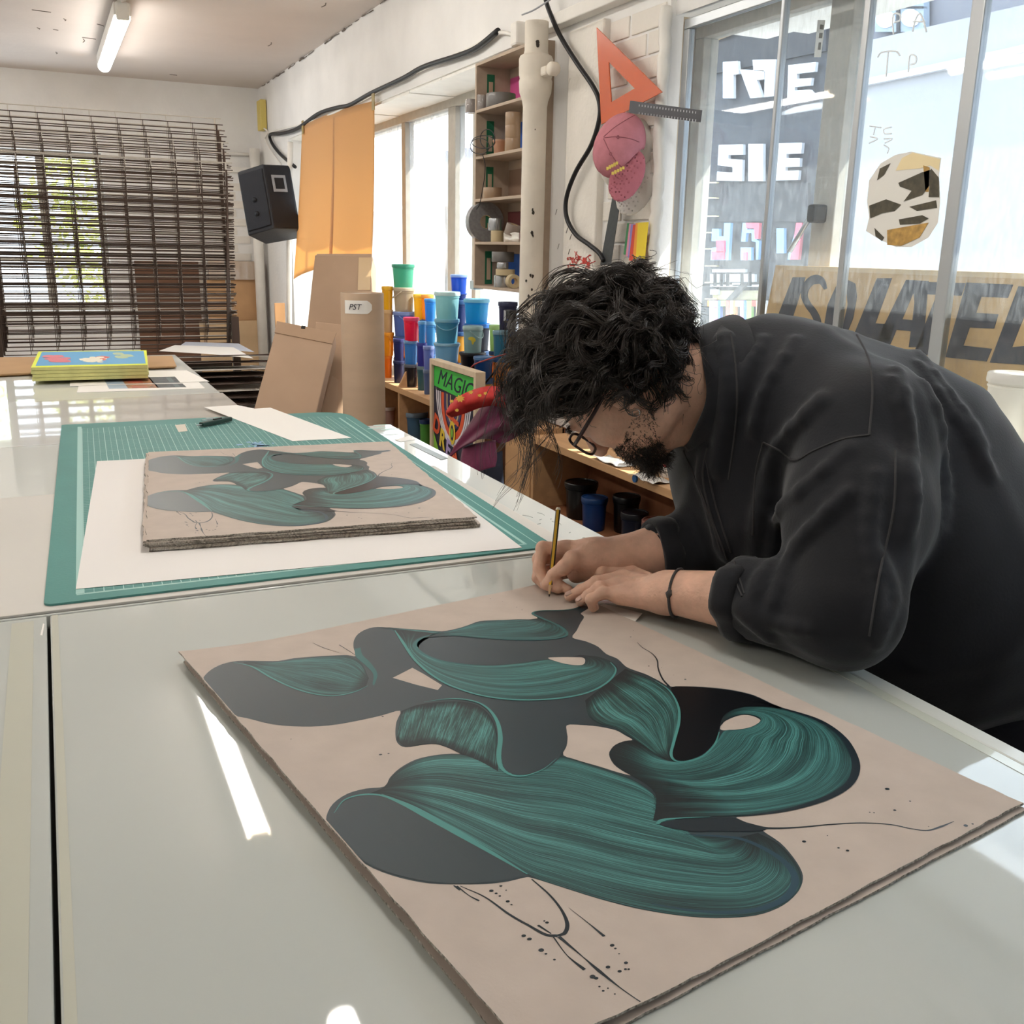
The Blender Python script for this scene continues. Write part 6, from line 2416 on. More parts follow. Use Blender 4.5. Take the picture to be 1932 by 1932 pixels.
thing_last = [None]
SUP, SUPCOL = [], ['#2b3a6e', '#e08a22', '#35679f', '#d7a03a']
A0 = ZS
zz = [680, 480, 6.0375]
cv = lambda x, y: (680 + x / 6.0375, 480 + y / 6.0375)
B = lambda lb, col, lid, w, h, dx=0: (lb, col, lid, w / 6.0375, h / 6.0375, dx / 6.0375)
px_stack(*cv(318, 1440), XF + 0.07, [B('small orange ink tub at the far shelf edge beside the tube', '#ee7d1a', '#f0902c', 95, 245), B('wide amber ink tub above the small orange one', '#e79a1e', '#eaa22a', 135, 255, 10), B('tan ink tub above the wide amber one', '#c9a878', '#d3b483', 118, 245, 8), B('yellow ink tub topping the orange pile', '#eab31c', '#f0be34', 125, 250, 6)], A0)
px_stack(*cv(440, 1480), XF + 0.06, [B('navy ink tub standing on the shelf edge by the little wing', '#20244a', '#31365e', 130, 245), B('indigo ink tub stacked on the navy one', '#2b2f66', '#3a3f78', 125, 240, 5)], A0)
px_stack(*cv(578, 1520), XF + 0.07, [B('nearly black ink tub on the shelf in front of the blue ones', '#16161f', '#6b6f7c', 155, 250), B('mid blue ink tub on the nearly black tub', '#4187c2', '#7fa9cf', 155, 262, -5), B('pink red ink tub on the mid blue tub', '#d5204e', '#de4a72', 175, 250, 28)], A0)
px_stack(*cv(702, 1550), XF + 0.08, [B('dull teal ink tub on the shelf edge', '#3f6a74', '#7f979c', 115, 265), B('violet blue ink tub on the dull teal one', '#3a3c98', '#4b50a4', 115, 258, -2), B('small clear blue tub beside the pink red one', '#3d8fc9', '#86b9dc', 90, 235, 15)], A0)
px_stack(*cv(775, 1590), XF + 0.06, [B('slate blue ink tub hidden partly by the framed poster', '#5a6d92', '#7686a3', 115, 275), B('lavender ink tub on the slate blue one', '#7080b6', '#8f9cc4', 122, 258, 12)], A0)
px_stack(*cv(500, 930), 1.735, [B('periwinkle ink tub with a pale lid below the cream one', '#5b76b4', '#8ba0cd', 250, 268), B('dried cream ink tub in the tall pile', '#b7aa93', '#c7bca8', 240, 262, -8), B('mint green ink tub crowning the tall pile', '#55b596', '#4fa58a', 248, 248, -28)], A0)
px_stack(*cv(800, 1062), 1.735, [B('steel blue ink tub behind the lavender one', '#4a93c3', '#74add0', 120, 288), B('bright blue ink tub above the steel blue one', '#3f93d4', '#5aa5dd', 135, 245, -8)], A0)
px_stack(*cv(985, 1235), 1.70, [B('clear pale blue tub low in the light blue pile', '#86bde0', '#a7cfe8', 290, 222), B('teal blue ink tub in the middle of the light blue pile', '#5aa4be', '#8cc2d3', 275, 262, 0), B('pale aqua ink tub on top of the light blue pile', '#93c5c9', '#cfe6e6', 285, 292, 5)], A0)
px_stack(*cv(1275, 1300), 1.70, [B('black wide ink tub with a dark rim behind the poster', '#15161d', '#35383f', 295, 180), B('grey green ink tub with yellow drips', '#8dadb0', '#a9c3c5', 225, 288, 8)], A0)
px_stack(*cv(1330, 1095), 1.80, [B('dark labelled ink tub behind the grey green one', '#151b30', '#3d78c8', 290, 295), B('cyan ink tub glowing in the window light', '#1f9fdb', '#8fd2ee', 285, 268, -45)], A0)
px_stack(*cv(1400, 1405), XF + 0.05, [B('deep blue ink tub beside the poster top', '#1d4a86', '#5c87b8', 225, 235)], A0)
px_stack(*cv(1600, 1175), 1.72, [B('petrol blue ink tub beside the round pipe', '#2f7390', '#7fa3b2', 190, 295)], A0)
px_stack(*cv(1675, 875), 1.80, [B('big navy ink tub beside the round pipe', '#23264f', '#3a3d62', 215, 318)], A0)
px_stack(*cv(1530, 1100), 1.82, [B('pale green ink tub between the dark ones', '#a3c283', '#b3cd97', 130, 285)], A0)
px_stack(*cv(680, 742), 1.80, [B('golden yellow ink tub behind the cream one', '#f0bd2e', '#f5cf58', 150, 275)], A0)
px_stack(*cv(765, 740), 1.82, [B('orange ink tub glowing behind the blue pile', '#f09a2c', '#f6b65c', 140, 270)], A0)
px_stack(*cv(950, 465), 1.82, [B('red ink tub standing high by the window', '#e2503c', '#c8402e', 160, 235)], A0)
px_stack(*cv(1120, 515), 1.80, [B('navy bottom tub below the royal blue one', '#1a3a8a', '#2a56b0', 185, 70), B('royal blue ink tub standing high by the window', '#1f58c4', '#9db8e6', 190, 200)], A0)
px_stack(*cv(1330, 800), 1.83, [B('sky blue ink tub behind the cyan one', '#5da9dd', '#9fcdec', 150, 250, -160)], A0)
# lower shelf tubs of the far unit
c8 = lambda x, y: (700 + x / 6.9, 680 + y / 6.9)
for (x, yb, w, h, col, lid, lb) in ((590, 1030, 300, 395, '#4d7599', '#7d93a8', 'big grey blue tub on the lower shelf'), (715, 1085, 165, 365, '#63b454', '#2d4d8a', 'green tub with a blue lid on the lower shelf'), (238, 850, 150, 270, '#b08f86', '#d8ccc4', 'dusty pink jar on the lower shelf')):
    p = onX(*c8(x, yb), 1.68)
    s = depth(p) / F_PX / 6.9
    tub(lb, (p[0], p[1], 0.43), w * s, h * s, col, lid, 'ink tubs on the lower shelf')
# tubs on the nearer unit
c9 = lambda x, y: (1000 + x / 6.44, 800 + y / 6.44)
for (x, yb, w, h, col, lid, lb, X) in ((610, 1110, 395, 440, '#1c1b1c', '#201f20', 'black ink tub at the end of the nearer lower shelf', 1.69), (775, 1165, 315, 405, '#173f7c', '#24487e', 'blue ink tub in front of the black one', 1.655), (1165, 1080, 330, 450, '#101014', '#141318', 'black ink tub at the back of the nearer lower shelf', 1.745),
                                        (1255, 1395, 330, 475, '#14182c', '#17181f', 'dark navy ink tub beside the dirty white bucket', 1.655), (1560, 1410, 420, 520, '#ddd0bd', '#8c5f55', 'dirty white bucket with a red smeared lid', 1.66)):
    p = onX(*c9(x, yb), X)
    s = depth(p) / F_PX / 6.44
    tub(lb, (p[0], p[1], 0.4705), w * s, h * s, col, lid, 'tubs on the nearer lower shelf')
p = onX(1372, 1150, 1.55)
tub('dark tub standing low behind the forearms', (1.66, 2.09, 0.4705), 0.14, 0.15, '#22252e', '#8f959b', 'tubs on the nearer lower shelf')
tub('pale tub lying low next to the dark navy one', (1.62, 2.40, 0.4705), 0.10, 0.03, '#c9c2b5', '#d8d2c6', 'tubs on the nearer lower shelf')
for (x, yb, w, h, lb, X) in ((1230, 889, 46, 60, 'white paint can on the upper shelf beside the beard', 1.70), (1262, 895, 40, 62, 'white paint can with a red mark on the upper shelf', 1.68)):
    p = onX(x, yb, X)
    s = depth(p) / F_PX
    t = tub(lb, (p[0], p[1], 0.7425), w * s, h * s, '#e3ded6', '#d4cec6', 'paint cans on the upper shelf')
    if 'red' in lb:
        MB().cbox((-0.040, -0.036, 0.05), (0.002, 0.016, 0.02), Matrix.Rotation(0.0, 4, 'Z')).build('red_mark', mat('red_label', '#c8262e', 0.5), t)
# blue cap on the shelf edge and foil scraps
b_ = onX(1198, 903, XF - 0.004)
tag(MB().lathe([(0.0005, -0.003), (0.012, -0.003), (0.012, 0.003), (0.0005, 0.003)], n=16, M=Matrix.Translation(b_) @ Matrix.Rotation(math.pi / 2, 4, 'Y')).build('blue_cap', mat('blue_plastic', '#2f6db0', 0.4)), 'small round blue cap stuck to the shelf edge', 'cap')
mf = mat('foil', '#d9d6d2', 0.3, metal=0.5, bump=0.6, bscale=60)
for (x, y, w, lb) in ((1155, 872, 0.16, 'crumpled white foil on the upper shelf by the beard'), (1225, 905, 0.14, 'scuffed white paper along the upper shelf edge')):
    p = onZ(x, y, 0.7427)
    P = [[(p[0] - 0.035 + 0.07 * i / 3 + 0.004 * random.random(), p[1] - w / 2 + w * j / 5, 0.744 + 0.010 * random.random()) for j in range(6)] for i in range(4)]
    soft('foil_scrap', lb, 'foil', P, mf, n=3)

# ================================================================== framed typographic print
XP = 1.50
fa, fb = onX(815, 676, XP), onX(903, 706, XP)
FW = fa[1] - fb[1]
FH = 0.56
fr_t = thing('framed_poster', 'framed striped lettering poster leaning on the shelf unit', 'poster', (XP, fb[1], fa[2] - FH))
# local frame: x across (from the far end), y up
Mf = frame_axes((0, -1, 0), (0, 0, 1), (0, FW, 0))
m_fr = mat('pale_frame', '#d9c4a8', 0.6, var=0.08, vscale=20)
bw = 0.024
for (lo, hi) in (((0, 0, -0.03), (bw, FH, 0.012)), ((FW - bw, 0, -0.03), (FW, FH, 0.012)), ((bw, FH - bw, -0.03), (FW - bw, FH, 0.012)), ((bw, 0, -0.03), (FW - bw, bw, 0.012))):
    MB().box(lo, hi, Mf).build('frame_bar', m_fr, fr_t, bevel=0.002)
psheet = MB().box((bw, bw, -0.02), (FW - bw, FH - bw, 0.0), Mf).build('poster_sheet', mat('poster_navy', '#23243a', 0.5), fr_t)


def pp(name, poly, m, z0=0.0002, th=0.0004):
    return MB().prism(poly, z0, z0 + th, Mf).build(name, m, psheet)


x0, x1, yt = bw + 0.005, FW - bw - 0.005, FH - bw - 0.005
pp('green_band', [(x0, yt), (x1, yt), (x1, yt - 0.105), (x0, yt - 0.085)], mat('poster_green', '#3fc24c', 0.5))
xm = (x0 + x1) / 2 - 0.01
mw_, mo_, mbg, mpu = mat('poster_white', '#e6e2ea', 0.5), mat('poster_orange', '#e2582f', 0.5), mat('poster_beige', '#c9b48e', 0.5), mat('poster_purple', '#4b3f78', 0.5)
k = 0
for (rad, wd, m, zc) in ((0.195, 0.012, mw_, 0.21), (0.172, 0.012, mw_, 0.215), (0.149, 0.012, mw_, 0.22), (0.118, 0.030, mo_, 0.23), (0.088, 0.016, mpu, 0.26), (0.066, 0.012, mbg, 0.27), (0.044, 0.010, mpu, 0.28), (0.026, 0.010, mbg, 0.29)):
    yc = zc + 0.06 + rad * 0.9
    path = [(xm - rad, yt - 0.10)] + [(xm + rad * math.cos(a), yc + rad * 1.15 * math.sin(a)) for a in np.linspace(math.pi, 2 * math.pi, 15)] + [(xm + rad, yt - 0.11)]
    L = np.array(path)
    d = np.gradient(L, axis=0)
    d /= np.linalg.norm(d, axis=1, keepdims=True)
    nn = np.stack([-d[:, 1], d[:, 0]], 1) * wd / 2
    a_, b_ = L + nn, L - nn
    n = len(L)
    V = [tuple(Mf @ Vector((q[0], q[1], 0.0004 + 0.0001 * k))) for q in np.concatenate([a_, b_])]
    MB().add(V, [(i, i + 1, n + i + 1, n + i) for i in range(n - 1)]).build('stripe', m, psheet, fix=False)
    k += 1
pp('red_panel', [(xm - 0.075, 0.36), (xm + 0.07, 0.33), (xm + 0.07, 0.31), (xm - 0.075, 0.34)], mo_, 0.002)
pp('green_shape', [(x0, bw + 0.01), (x0 + 0.12, bw + 0.01), (x0 + 0.06, 0.17), (x0, 0.24)], mat('poster_lime', '#8fcf3c', 0.5), 0.0022)
m_pk = mat('poster_ink', '#17203a', 0.5)
place_text('lettering', 'MAGIC', 0.095, Mf @ Matrix.Translation(((x0 + x1) / 2, yt - 0.05, 0.001)) @ Matrix.Rotation(-0.04, 4, 'Z'), m_pk, psheet, bold=0.0, shear=0.4, sx=1.3)
for (ch, px_, py_, m, rz) in (('D', x0 + 0.035, 0.275, mo_, -0.35), ('R', x0 + 0.105, 0.225, mat('poster_yellow', '#e8c93a', 0.5), -0.25), ('E', x0 + 0.175, 0.195, mat('poster_lilac', '#b9a3d6', 0.5), -0.2), ('A', x0 + 0.25, 0.18, mo_, 0.0)):
    place_text('lettering', ch, 0.11, Mf @ Matrix.Translation((px_, py_, 0.003)) @ Matrix.Rotation(rz, 4, 'Z'), m, psheet, bold=0.004)
for (rx, ry, m, zz_) in ((0.034, 0.05, mat('poster_yellow', '#e8c93a', 0.5), 0.003), (0.018, 0.033, m_pk, 0.0035), (0.009, 0.02, mat('poster_lime', '#8fcf3c', 0.5), 0.004)):
    pp('ring_shape', [(xm + rx * math.cos(a), 0.275 + ry * math.sin(a)) for a in np.linspace(0, 2 * math.pi, 20)[:-1]], m, zz_)

# ================================================================== clothes hung beside the poster
m_burg = mat('burgundy_cloth', '#6b2c46', 0.85, 0.2, var=0.1, vscale=9, bump=0.1, bscale=90, sheen=0.3)
D0 = 3.25


def cloth_px(name, label, cat, rows, m, deps, n=6):
    P = []
    for i, row in enumerate(rows):
        P.append([atD(x, y, deps[i] + dd) for (x, y, dd) in row])
    return soft(name, label, cat, P, m, thick=0.004, n=n)


cloth_px('burgundy_jumper', 'burgundy jumper hanging beside the framed poster', 'jumper', [
    [(918, 752, 0.05), (940, 735, 0), (965, 730, -0.03), (990, 745, 0), (1010, 765, 0.05)],
    [(888, 795, 0.05), (915, 785, -0.03), (945, 780, 0.02), (975, 790, -0.03), (1000, 805, 0.05)],
    [(862, 835, 0.04), (890, 822, 0.03), (915, 815, -0.04), (942, 815, 0.03), (965, 830, 0.05)],
    [(842, 868, 0.03), (868, 845, 0.02), (895, 832, -0.04), (922, 828, 0.02), (945, 838, 0.04)]], m_burg, [3.25, 3.22, 3.2, 3.2])
cloth_px('burgundy_jumper', 'turned up hem panel of burgundy cloth below the jumper', 'cloth', [
    [(872, 845, 0), (900, 836, -0.02), (935, 830, 0)], [(868, 875, 0), (900, 868, -0.02), (938, 862, 0)], [(874, 876, 0), (884, 893, -0.02), (935, 880, 0)]], m_burg, [3.22, 3.2, 3.19])
m_redp = mat('red_print_cloth', '#b52f33', 0.7, 0.25, col2='#c43c34', vscale=12, bump=0.08, bscale=60)
rs = cloth_px('printed_shirt', 'red shirt with yellow bursts draped over the poster corner', 'shirt', [
    [(858, 752, 0.03), (872, 744, 0.0), (888, 737, 0.02), (906, 731, 0.0), (925, 728, 0.02), (948, 730, 0.03)],
    [(846, 768, 0.02), (862, 758, -0.02), (882, 750, 0.01), (902, 742, -0.02), (925, 740, 0.01), (950, 742, 0.02)],
    [(842, 780, 0.01), (860, 772, -0.02), (880, 764, 0.01), (902, 757, -0.02), (926, 752, 0.01), (952, 756, 0.02)],
    [(852, 788, 0.02), (866, 784, 0.0), (884, 778, 0.03), (905, 770, 0.0), (928, 766, 0.03), (954, 770, 0.03)]], m_redp, [3.20, 3.17, 3.16, 3.18])
m_burst = mat('yellow_burst', '#e2b048', 0.7)
for (x, y, sz) in ((868, 752, 13), (852, 757, 6), (888, 740, 7), (905, 746, 6), (916, 742, 6), (862, 774, 6)):
    c = atD(x, y, 3.128)
    pts = []
    for k in range(16):
        rr = sz * (1.0 if k % 2 else 0.6) * 3.1 / F_PX * 0.75
        a = 2 * math.pi * k / 16
        pts.append(c + r_ * rr * math.cos(a) + d_ * rr * math.sin(a) * 0.8)
    mb = MB()
    back_ = [q + f_ * 0.002 for q in pts]
    mb.add([tuple(q - np.array(rs.location)) for q in pts + back_], [tuple(range(16)), tuple(range(31, 15, -1))] + [(i, 16 + i, 16 + (i + 1) % 16, (i + 1) % 16) for i in range(16)])
    mb.build('burst_motif', m_burst, rs)
cloth_px('dark_bag', 'dark navy bag standing on the floor under the burgundy jumper', 'bag', [
    [(890, 872, 0.02), (915, 862, -0.02), (948, 850, 0.02)], [(885, 905, 0.02), (915, 905, -0.05), (950, 900, 0.02)], [(888, 950, 0.02), (918, 960, -0.04), (952, 970, 0.02)], [(888, 1286, 0.02), (918, 1287, -0.04), (952, 1288, 0.02)]], mat('navy_cloth', '#1d2233', 0.8), [3.30, 3.28, 3.30, 3.30])
# wire leads from the pipe
cable('cable', 'black lead hanging in front of the petrol blue tub', [(962, 600), (962, 625), (955, 655), (945, 680), (930, 705), (905, 735)], 1.60, 0.004, m_black)
cable('cable', 'thin red lead crossing the deep blue tub', [(884, 700), (895, 688), (915, 680), (940, 672), (955, 668)], 1.56, 0.003, mat('red_lead', '#a33a3a', 0.5))
p = onX(962, 597, 1.66)
dv = thing('power_adapter', 'small dark adapter box on the big navy tub', 'adapter', tuple(p))
MB().cbox((0, 0, 0), (0.03, 0.06, 0.05)).build('case', m_black, dv, bevel=0.004)
MB().cbox((-0.016, 0.012, 0.002), (0.002, 0.02, 0.04)).build('face', m_grey, dv)
MB().cbox((-0.016, -0.012, -0.012), (0.003, 0.005, 0.005)).build('blue_light', mat('blue_led', '#3f7df0', 0.4), dv)
# ================================================================== narrow wall shelf with tape rolls
XS0, XS1 = 1.775, 1.935
ws = thing('wall_shelf', 'narrow plywood wall shelf full of tape rolls beside the pipe', 'wall shelf', (XS0, 0, 0))
ye = onX(895, 330, XS0)[1]
yn = onX(1008, 330, XS0)[1]
m_ply = mat('shelf_ply', '#b8a592', 0.65, 0.3, var=0.08, vscale=6, stretch=(4, 1, 4))
zl = [onX(895, y, XS0)[2] for y in (121, 209, 296, 376, 456, 538)]


def wb(x0, x1, y0, y1, z0, z1):
    return MB().box((x0 - XS0, y0, z0), (x1 - XS0, y1, z1))


wb(XS0, XS1, ye - 0.014, ye, zl[5] - 0.012, zl[0]).build('side_panel', m_ply, ws, bevel=0.001)
wb(XS0, XS1, yn, yn + 0.014, zl[5] - 0.012, zl[0]).build('side_panel', m_ply, ws, bevel=0.001)
wb(XS1, XS1 + 0.008, yn, ye, zl[5] - 0.012, zl[0]).build('back_panel', m_ply, ws)
for i, z in enumerate(zl):
    wb(XS0, XS1, yn + 0.014, ye - 0.014, z - 0.012, z).build('shelf_board' if i else 'top_board', m_ply, ws, bevel=0.001)
# printed strips pasted inside
cols = ['#1f6b3c', '#2456a8', '#1f6b3c', '#1f6b3c', '#1f6b3c']
m_gs = mat('green_strip', '#1d6a4a', 0.5)
m_bs = mat('blue_strip', '#2459ad', 0.5)
for i in range(5):
    z0, z1 = zl[i + 1] + 0.005, zl[i] - 0.02
    wb(XS0 + 0.05, XS0 + 0.085, ye - 0.016, ye - 0.0145, z0, z1 - 0.02).build('green_strip', m_gs, ws)
    wb(XS0 + 0.058, XS0 + 0.077, ye - 0.0172, ye - 0.0162, z0 + 0.02, z1 - 0.05 - 0.03 * (i % 2)).build('pale_shape', mat('strip_pale', '#c3ac92', 0.6), ws)
    wb(XS1 - 0.002, XS1 - 0.0005, ye - 0.16, ye - 0.02, z0, z1 - 0.03).build('pasted_print', [m_bs, mat('pink_strip', '#d0558f', 0.5), m_bs, mat('brown_strip', '#8a6f5c', 0.5), mat('red_strip', '#7a3f3f', 0.5)][(i + 1) % 5], ws)
    wb(XS1 - 0.004, XS1 - 0.0022, ye - 0.24, ye - 0.17, z0, z1 - 0.05).build('pasted_print', [mat('green2', '#49b24c', 0.5), mat('yellow2', '#d8d04a', 0.5), mat('navy2', '#2b3a6e', 0.5), m_gs, mat('grey2', '#7c7a78', 0.5)][i], ws)


def tape_roll(label, px, py, X, dia_px, h_px, m, axis='z', hole=0.55, core='#c9b08a', shelf=None):
    """lying (axis z) or standing (axis x/y) tape roll; px,py = centre of its foot"""
    p = onX(px, py, X)
    s = depth(p) / F_PX
    r, h = dia_px * s / 2, h_px * s
    z = zl[shelf] + 0.0006 if shelf is not None else p[2]
    t = thing('tape_roll', label, 'tape', (p[0], p[1], z), group='tape rolls on the wall shelf')
    M = Matrix.Identity(4)
    if axis != 'z':
        M = Matrix.Translation((0, 0, r)) @ (Matrix.Rotation(math.pi / 2, 4, 'Y') if axis == 'x' else Matrix.Rotation(math.pi / 2, 4, 'X')) @ Matrix.Translation((0, 0, -h / 2))
    MB().lathe([(r * hole, 0), (r * 0.985, 0), (r, h * 0.03), (r, h * 0.97), (r * 0.985, h), (r * hole, h)], n=30, M=M, close=True).build('winding', m, t, smooth=True, sharp=35)
    MB().lathe([(r * hole * 0.9, 0.0005), (r * hole, 0.0005), (r * hole, h - 0.0005), (r * hole * 0.9, h - 0.0005)], n=24, M=M, close=True).build('core', mat('core' + core, core, 0.8), t, smooth=True, sharp=35)
    return t


m_tg = mat('grey_tape', '#6f6b68', 0.45, coat=0.2, var=0.08, vscale=40)
m_ts = mat('silver_tape', '#b7b9bc', 0.25, metal=0.8)
m_tw = mat('wrapped_tape', '#8d8580', 0.25, coat=0.7, bump=0.5, bscale=45)
m_tb = mat('brown_tape', '#a08468', 0.35, coat=0.3)
m_tc = mat('beige_tape', '#c2b08c', 0.6)
tape_roll('small clear wrapped tape roll overhanging the top shelf end', 889, 200, XS0 + 0.02, 22, 24, m_tw, shelf=1)
tape_roll('wrapped silver grey tape roll on the top shelf', 911, 198, XS0 + 0.035, 28, 27, m_tw, shelf=1)
tape_roll('wide wrapped grey tape roll on the top shelf', 945, 190, XS0 + 0.06, 56, 24, m_tg, shelf=1)
for k in range(3):
    t = tape_roll(('lowest', 'middle', 'top')[k] + ' roll of the brown tape column on the second shelf', 967, 276, XS0 + 0.04, 29, 23, m_tb, shelf=2)
    t.location.z += k * 23.5 * depth(onX(967, 276, XS0)) / F_PX
p = onX(942, 283, XS0 + 0.03)
tub('small peach pot on the second shelf', (p[0], p[1], zl[2] + 0.0005), 0.055, 0.055, '#d9a98a', '#e0b79c', 'pots on the wall shelf')
tape_roll('brown tape roll standing behind the third shelf edge', 929, 366, XS0 + 0.05, 36, 20, m_tb, shelf=3)
tape_roll('big silver disc of foil tape standing on the fourth shelf', 914, 456, XS0 + 0.05, 72, 16, mat('foil_disc', '#9b9b9d', 0.4, metal=0.3, var=0.15, vscale=90), axis='y', hole=0.34, shelf=4)
tape_roll('beige tape roll in front of the silver disc', 938, 456, XS0 + 0.03, 24, 20, m_tc, shelf=4)
t = tape_roll('shiny silver tape roll on the beige one', 934, 456, XS0 + 0.03, 26, 22, m_ts, shelf=4)
t.location.z += 20.5 * depth(onX(938, 456, XS0)) / F_PX
t = tape_roll('brown grey tape roll leaning near the pipe on the fourth shelf', 964, 452, XS0 + 0.04, 28, 20, mat('taupe_tape', '#8b7c72', 0.4), shelf=4)
t.location.z += 0.028
t.rotation_euler = (0.25, 0.2, 0)
P = [[onX(950 + 10 * j, 438 + 6 * i + 3 * random.random(), XS0 + 0.02 + 0.02 * random.random()) for j in range(4)] for i in range(4)]
soft('crumpled_bag', 'crumpled white plastic bag hanging off the fourth shelf', 'bag', P, mat('white_plastic', '#e6e2da', 0.35, coat=0.3, bump=0.5, bscale=40), n=3)
tape_roll('shiny silver tape roll on the bottom shelf', 946, 533, XS0 + 0.03, 28, 22, m_ts, shelf=5)
t = tape_roll('beige masking tape roll on the silver one', 953, 533, XS0 + 0.035, 36, 11, m_tc, shelf=5)
t.location.z += 22.5 * depth(onX(946, 533, XS0)) / F_PX
t = tape_roll('small silver tape roll topping the bottom shelf pile', 948, 533, XS0 + 0.03, 22, 12, m_ts, shelf=5)
t.location.z += 34 * depth(onX(946, 533, XS0)) / F_PX
t = tape_roll('dark grey tape roll under the fifth board', 948, 533, XS0 + 0.05, 42, 18, m_tg, shelf=5)
t.location.z += 47 * depth(onX(946, 533, XS0)) / F_PX
tape_roll('cream tape roll tipped against the pipe on the bottom shelf', 968, 520, XS0 + 0.02, 26, 14, m_tc, axis='y', shelf=5)
# loops of black wire dangling from the second shelf
wl = thing('wire_coil', 'coil of thin dark wire dangling from the second shelf', 'wire', tuple(onX(905, 280, XS0 - 0.01)))
w0_ = np.array(wl.location)
for (cx, cy, rx, ry, n) in ((905, 276, 18, 15, 2.0), (912, 268, 22, 12, 1.5), (920, 262, 14, 18, 2.0)):
    q = [onX(cx + rx * math.cos(a), cy + ry * math.sin(a), XS0 - 0.006 - 0.012 * a / 12) - w0_ for a in np.linspace(0, 6.28 * n, 40)]
    MB().tube([tuple(v) for v in q], 0.0018, 5).build('loop', m_black, wl, smooth=True)
q = [onX(x, y, XS0 - 0.012) - w0_ for x, y in ((910, 290), (915, 310), (914, 335), (910, 360), (905, 385), (899, 395))]
MB().tube([tuple(v) for v in catmull(np.array(q), 5)], 0.0018, 5).build('tail', m_black, wl, smooth=True)
pb = onX(891, 538, XS0)
tag(MB().cbox(pb + np.array([0.03, 0.02, 0.0]), (0.05, 0.05, 0.04)).build('shelf_bracket', m_alu, bevel=0.004), 'metal bracket under the end of the wall shelf', 'bracket')

# ================================================================== cast iron pipe column
pc_ = onX(1007, 300, 1.735)
rpipe = 22.5 * depth(pc_) / F_PX
col = thing('pipe_column', 'white painted cast iron pipe column in front of the pier', 'pipe', (pc_[0], pc_[1], 0))
m_pipe = mat('chipped_white', '#e6ddcf', 0.6, 0.3, var=0.06, vscale=9, bump=0.35, bscale=28)
zf0, zf1, zf2 = onX(1007, 192, 1.735)[2], onX(1007, 150, 1.735)[2], onX(1007, 108, 1.735)[2]
MB().lathe([(rpipe * 0.98, 0), (rpipe, 0.6), (rpipe, zf0 - 0.02), (rpipe * 1.08, zf0), (rpipe * 1.32, zf0 + 0.03), (rpipe * 1.38, zf1 - 0.01), (rpipe * 1.30, zf1), (rpipe * 1.38, zf1 + 0.012), (rpipe * 1.40, zf2 - 0.01), (rpipe * 1.30, zf2), (rpipe * 1.02, zf2 + 0.006), (rpipe * 0.96, zf2 + 0.02), (rpipe * 0.96, ZB - 0.0)], n=28).build('pipe', m_pipe, col, smooth=True, sharp=50)
lug = onX(1044, 130, 1.735) - np.array([pc_[0], pc_[1], 0])
MB().lathe([(0.0005, -0.02), (0.018, -0.02), (0.024, -0.012), (0.024, 0.012), (0.018, 0.02), (0.0005, 0.02)], n=14, M=Matrix.Translation(lug) @ Matrix.Rotation(math.pi / 2, 4, 'Y')).build('lug', m_pipe, col, smooth=True)
MB().cbox(tuple(lug * 0.6 + np.array([0, 0, lug[2] * 0.4])), (0.03, 0.045, 0.035)).build('lug_arm', m_pipe, col, bevel=0.008)
mb = MB()
for (x, y, L) in ((1018, 72, 8), (1012, 240, 2), (1008, 400, 5), (1005, 395, 4), (1005, 440, 6), (1010, 445, 3), (1000, 520, 4), (1012, 522, 5), (990, 530, 4), (995, 560, 5), (1008, 548, 4), (992, 575, 6), (985, 590, 4), (1018, 76, 6)):
    a = onX(x, y, 1.735 - rpipe * 0.99) - np.array([pc_[0], pc_[1], 0])
    v = np.array([a[0], a[1]])
    v = v / np.linalg.norm(v) * (rpipe * 0.999 if y > 195 else rpipe * 0.97)
    s = L * 0.0011
    mb.prism([(s * math.cos(q) * (0.6 + 0.6 * random.random()), s * 1.6 * math.sin(q) * (0.6 + 0.6 * random.random())) for q in np.linspace(0, 5.6, 7)], -0.002, 0.0015, Matrix.Translation((v[0], v[1], a[2])) @ frame_axes((-v[1], v[0], 0), (0, 0, 1), (0, 0, 0)))
o_ = mb.build('paint_chip', mat('bare_iron', '#3b332d', 0.8), col)
o_['kind'] = 'stuff'

# ================================================================== things hung on the pier
cable('cable', 'thick black cable looping down the pier behind the pipe', [(1028, -6), (1036, 20), (1056, 66), (1088, 118), (1120, 165), (1131, 195), (1130, 228), (1115, 275), (1086, 325), (1069, 372), (1069, 410), (1086, 442), (1112, 462), (1130, 477), (1139, 492)], XW - 0.055, 0.0085, m_black)
cable('wire', 'thin pale wire crossing the top of the pipe column', [(985, 28), (1005, 20), (1025, 8), (1040, -2)], 1.66, 0.003, m_grey)


def plate(name, label, cat, px, X, th, m, holes=(), parent=None, bevel=0.0):
    q = [onX(x, y, X) for x, y in px]
    c = sum(q) / len(q)
    L = [(-(v[1] - c[1]), v[2] - c[2]) for v in q]
    H = [[(-(onX(x, y, X)[1] - c[1]), onX(x, y, X)[2] - c[2]) for x, y in h] for h in holes]
    M = frame_axes((0, -1, 0), (0, 0, 1), (0, 0, 0))
    o = MB().prism(L, 0, th, M, H).build(name, m, parent, bevel=bevel)
    o.location = c if parent is None else Vector(c) - parent.location
    if label:
        tag(o, label, cat)
    return o


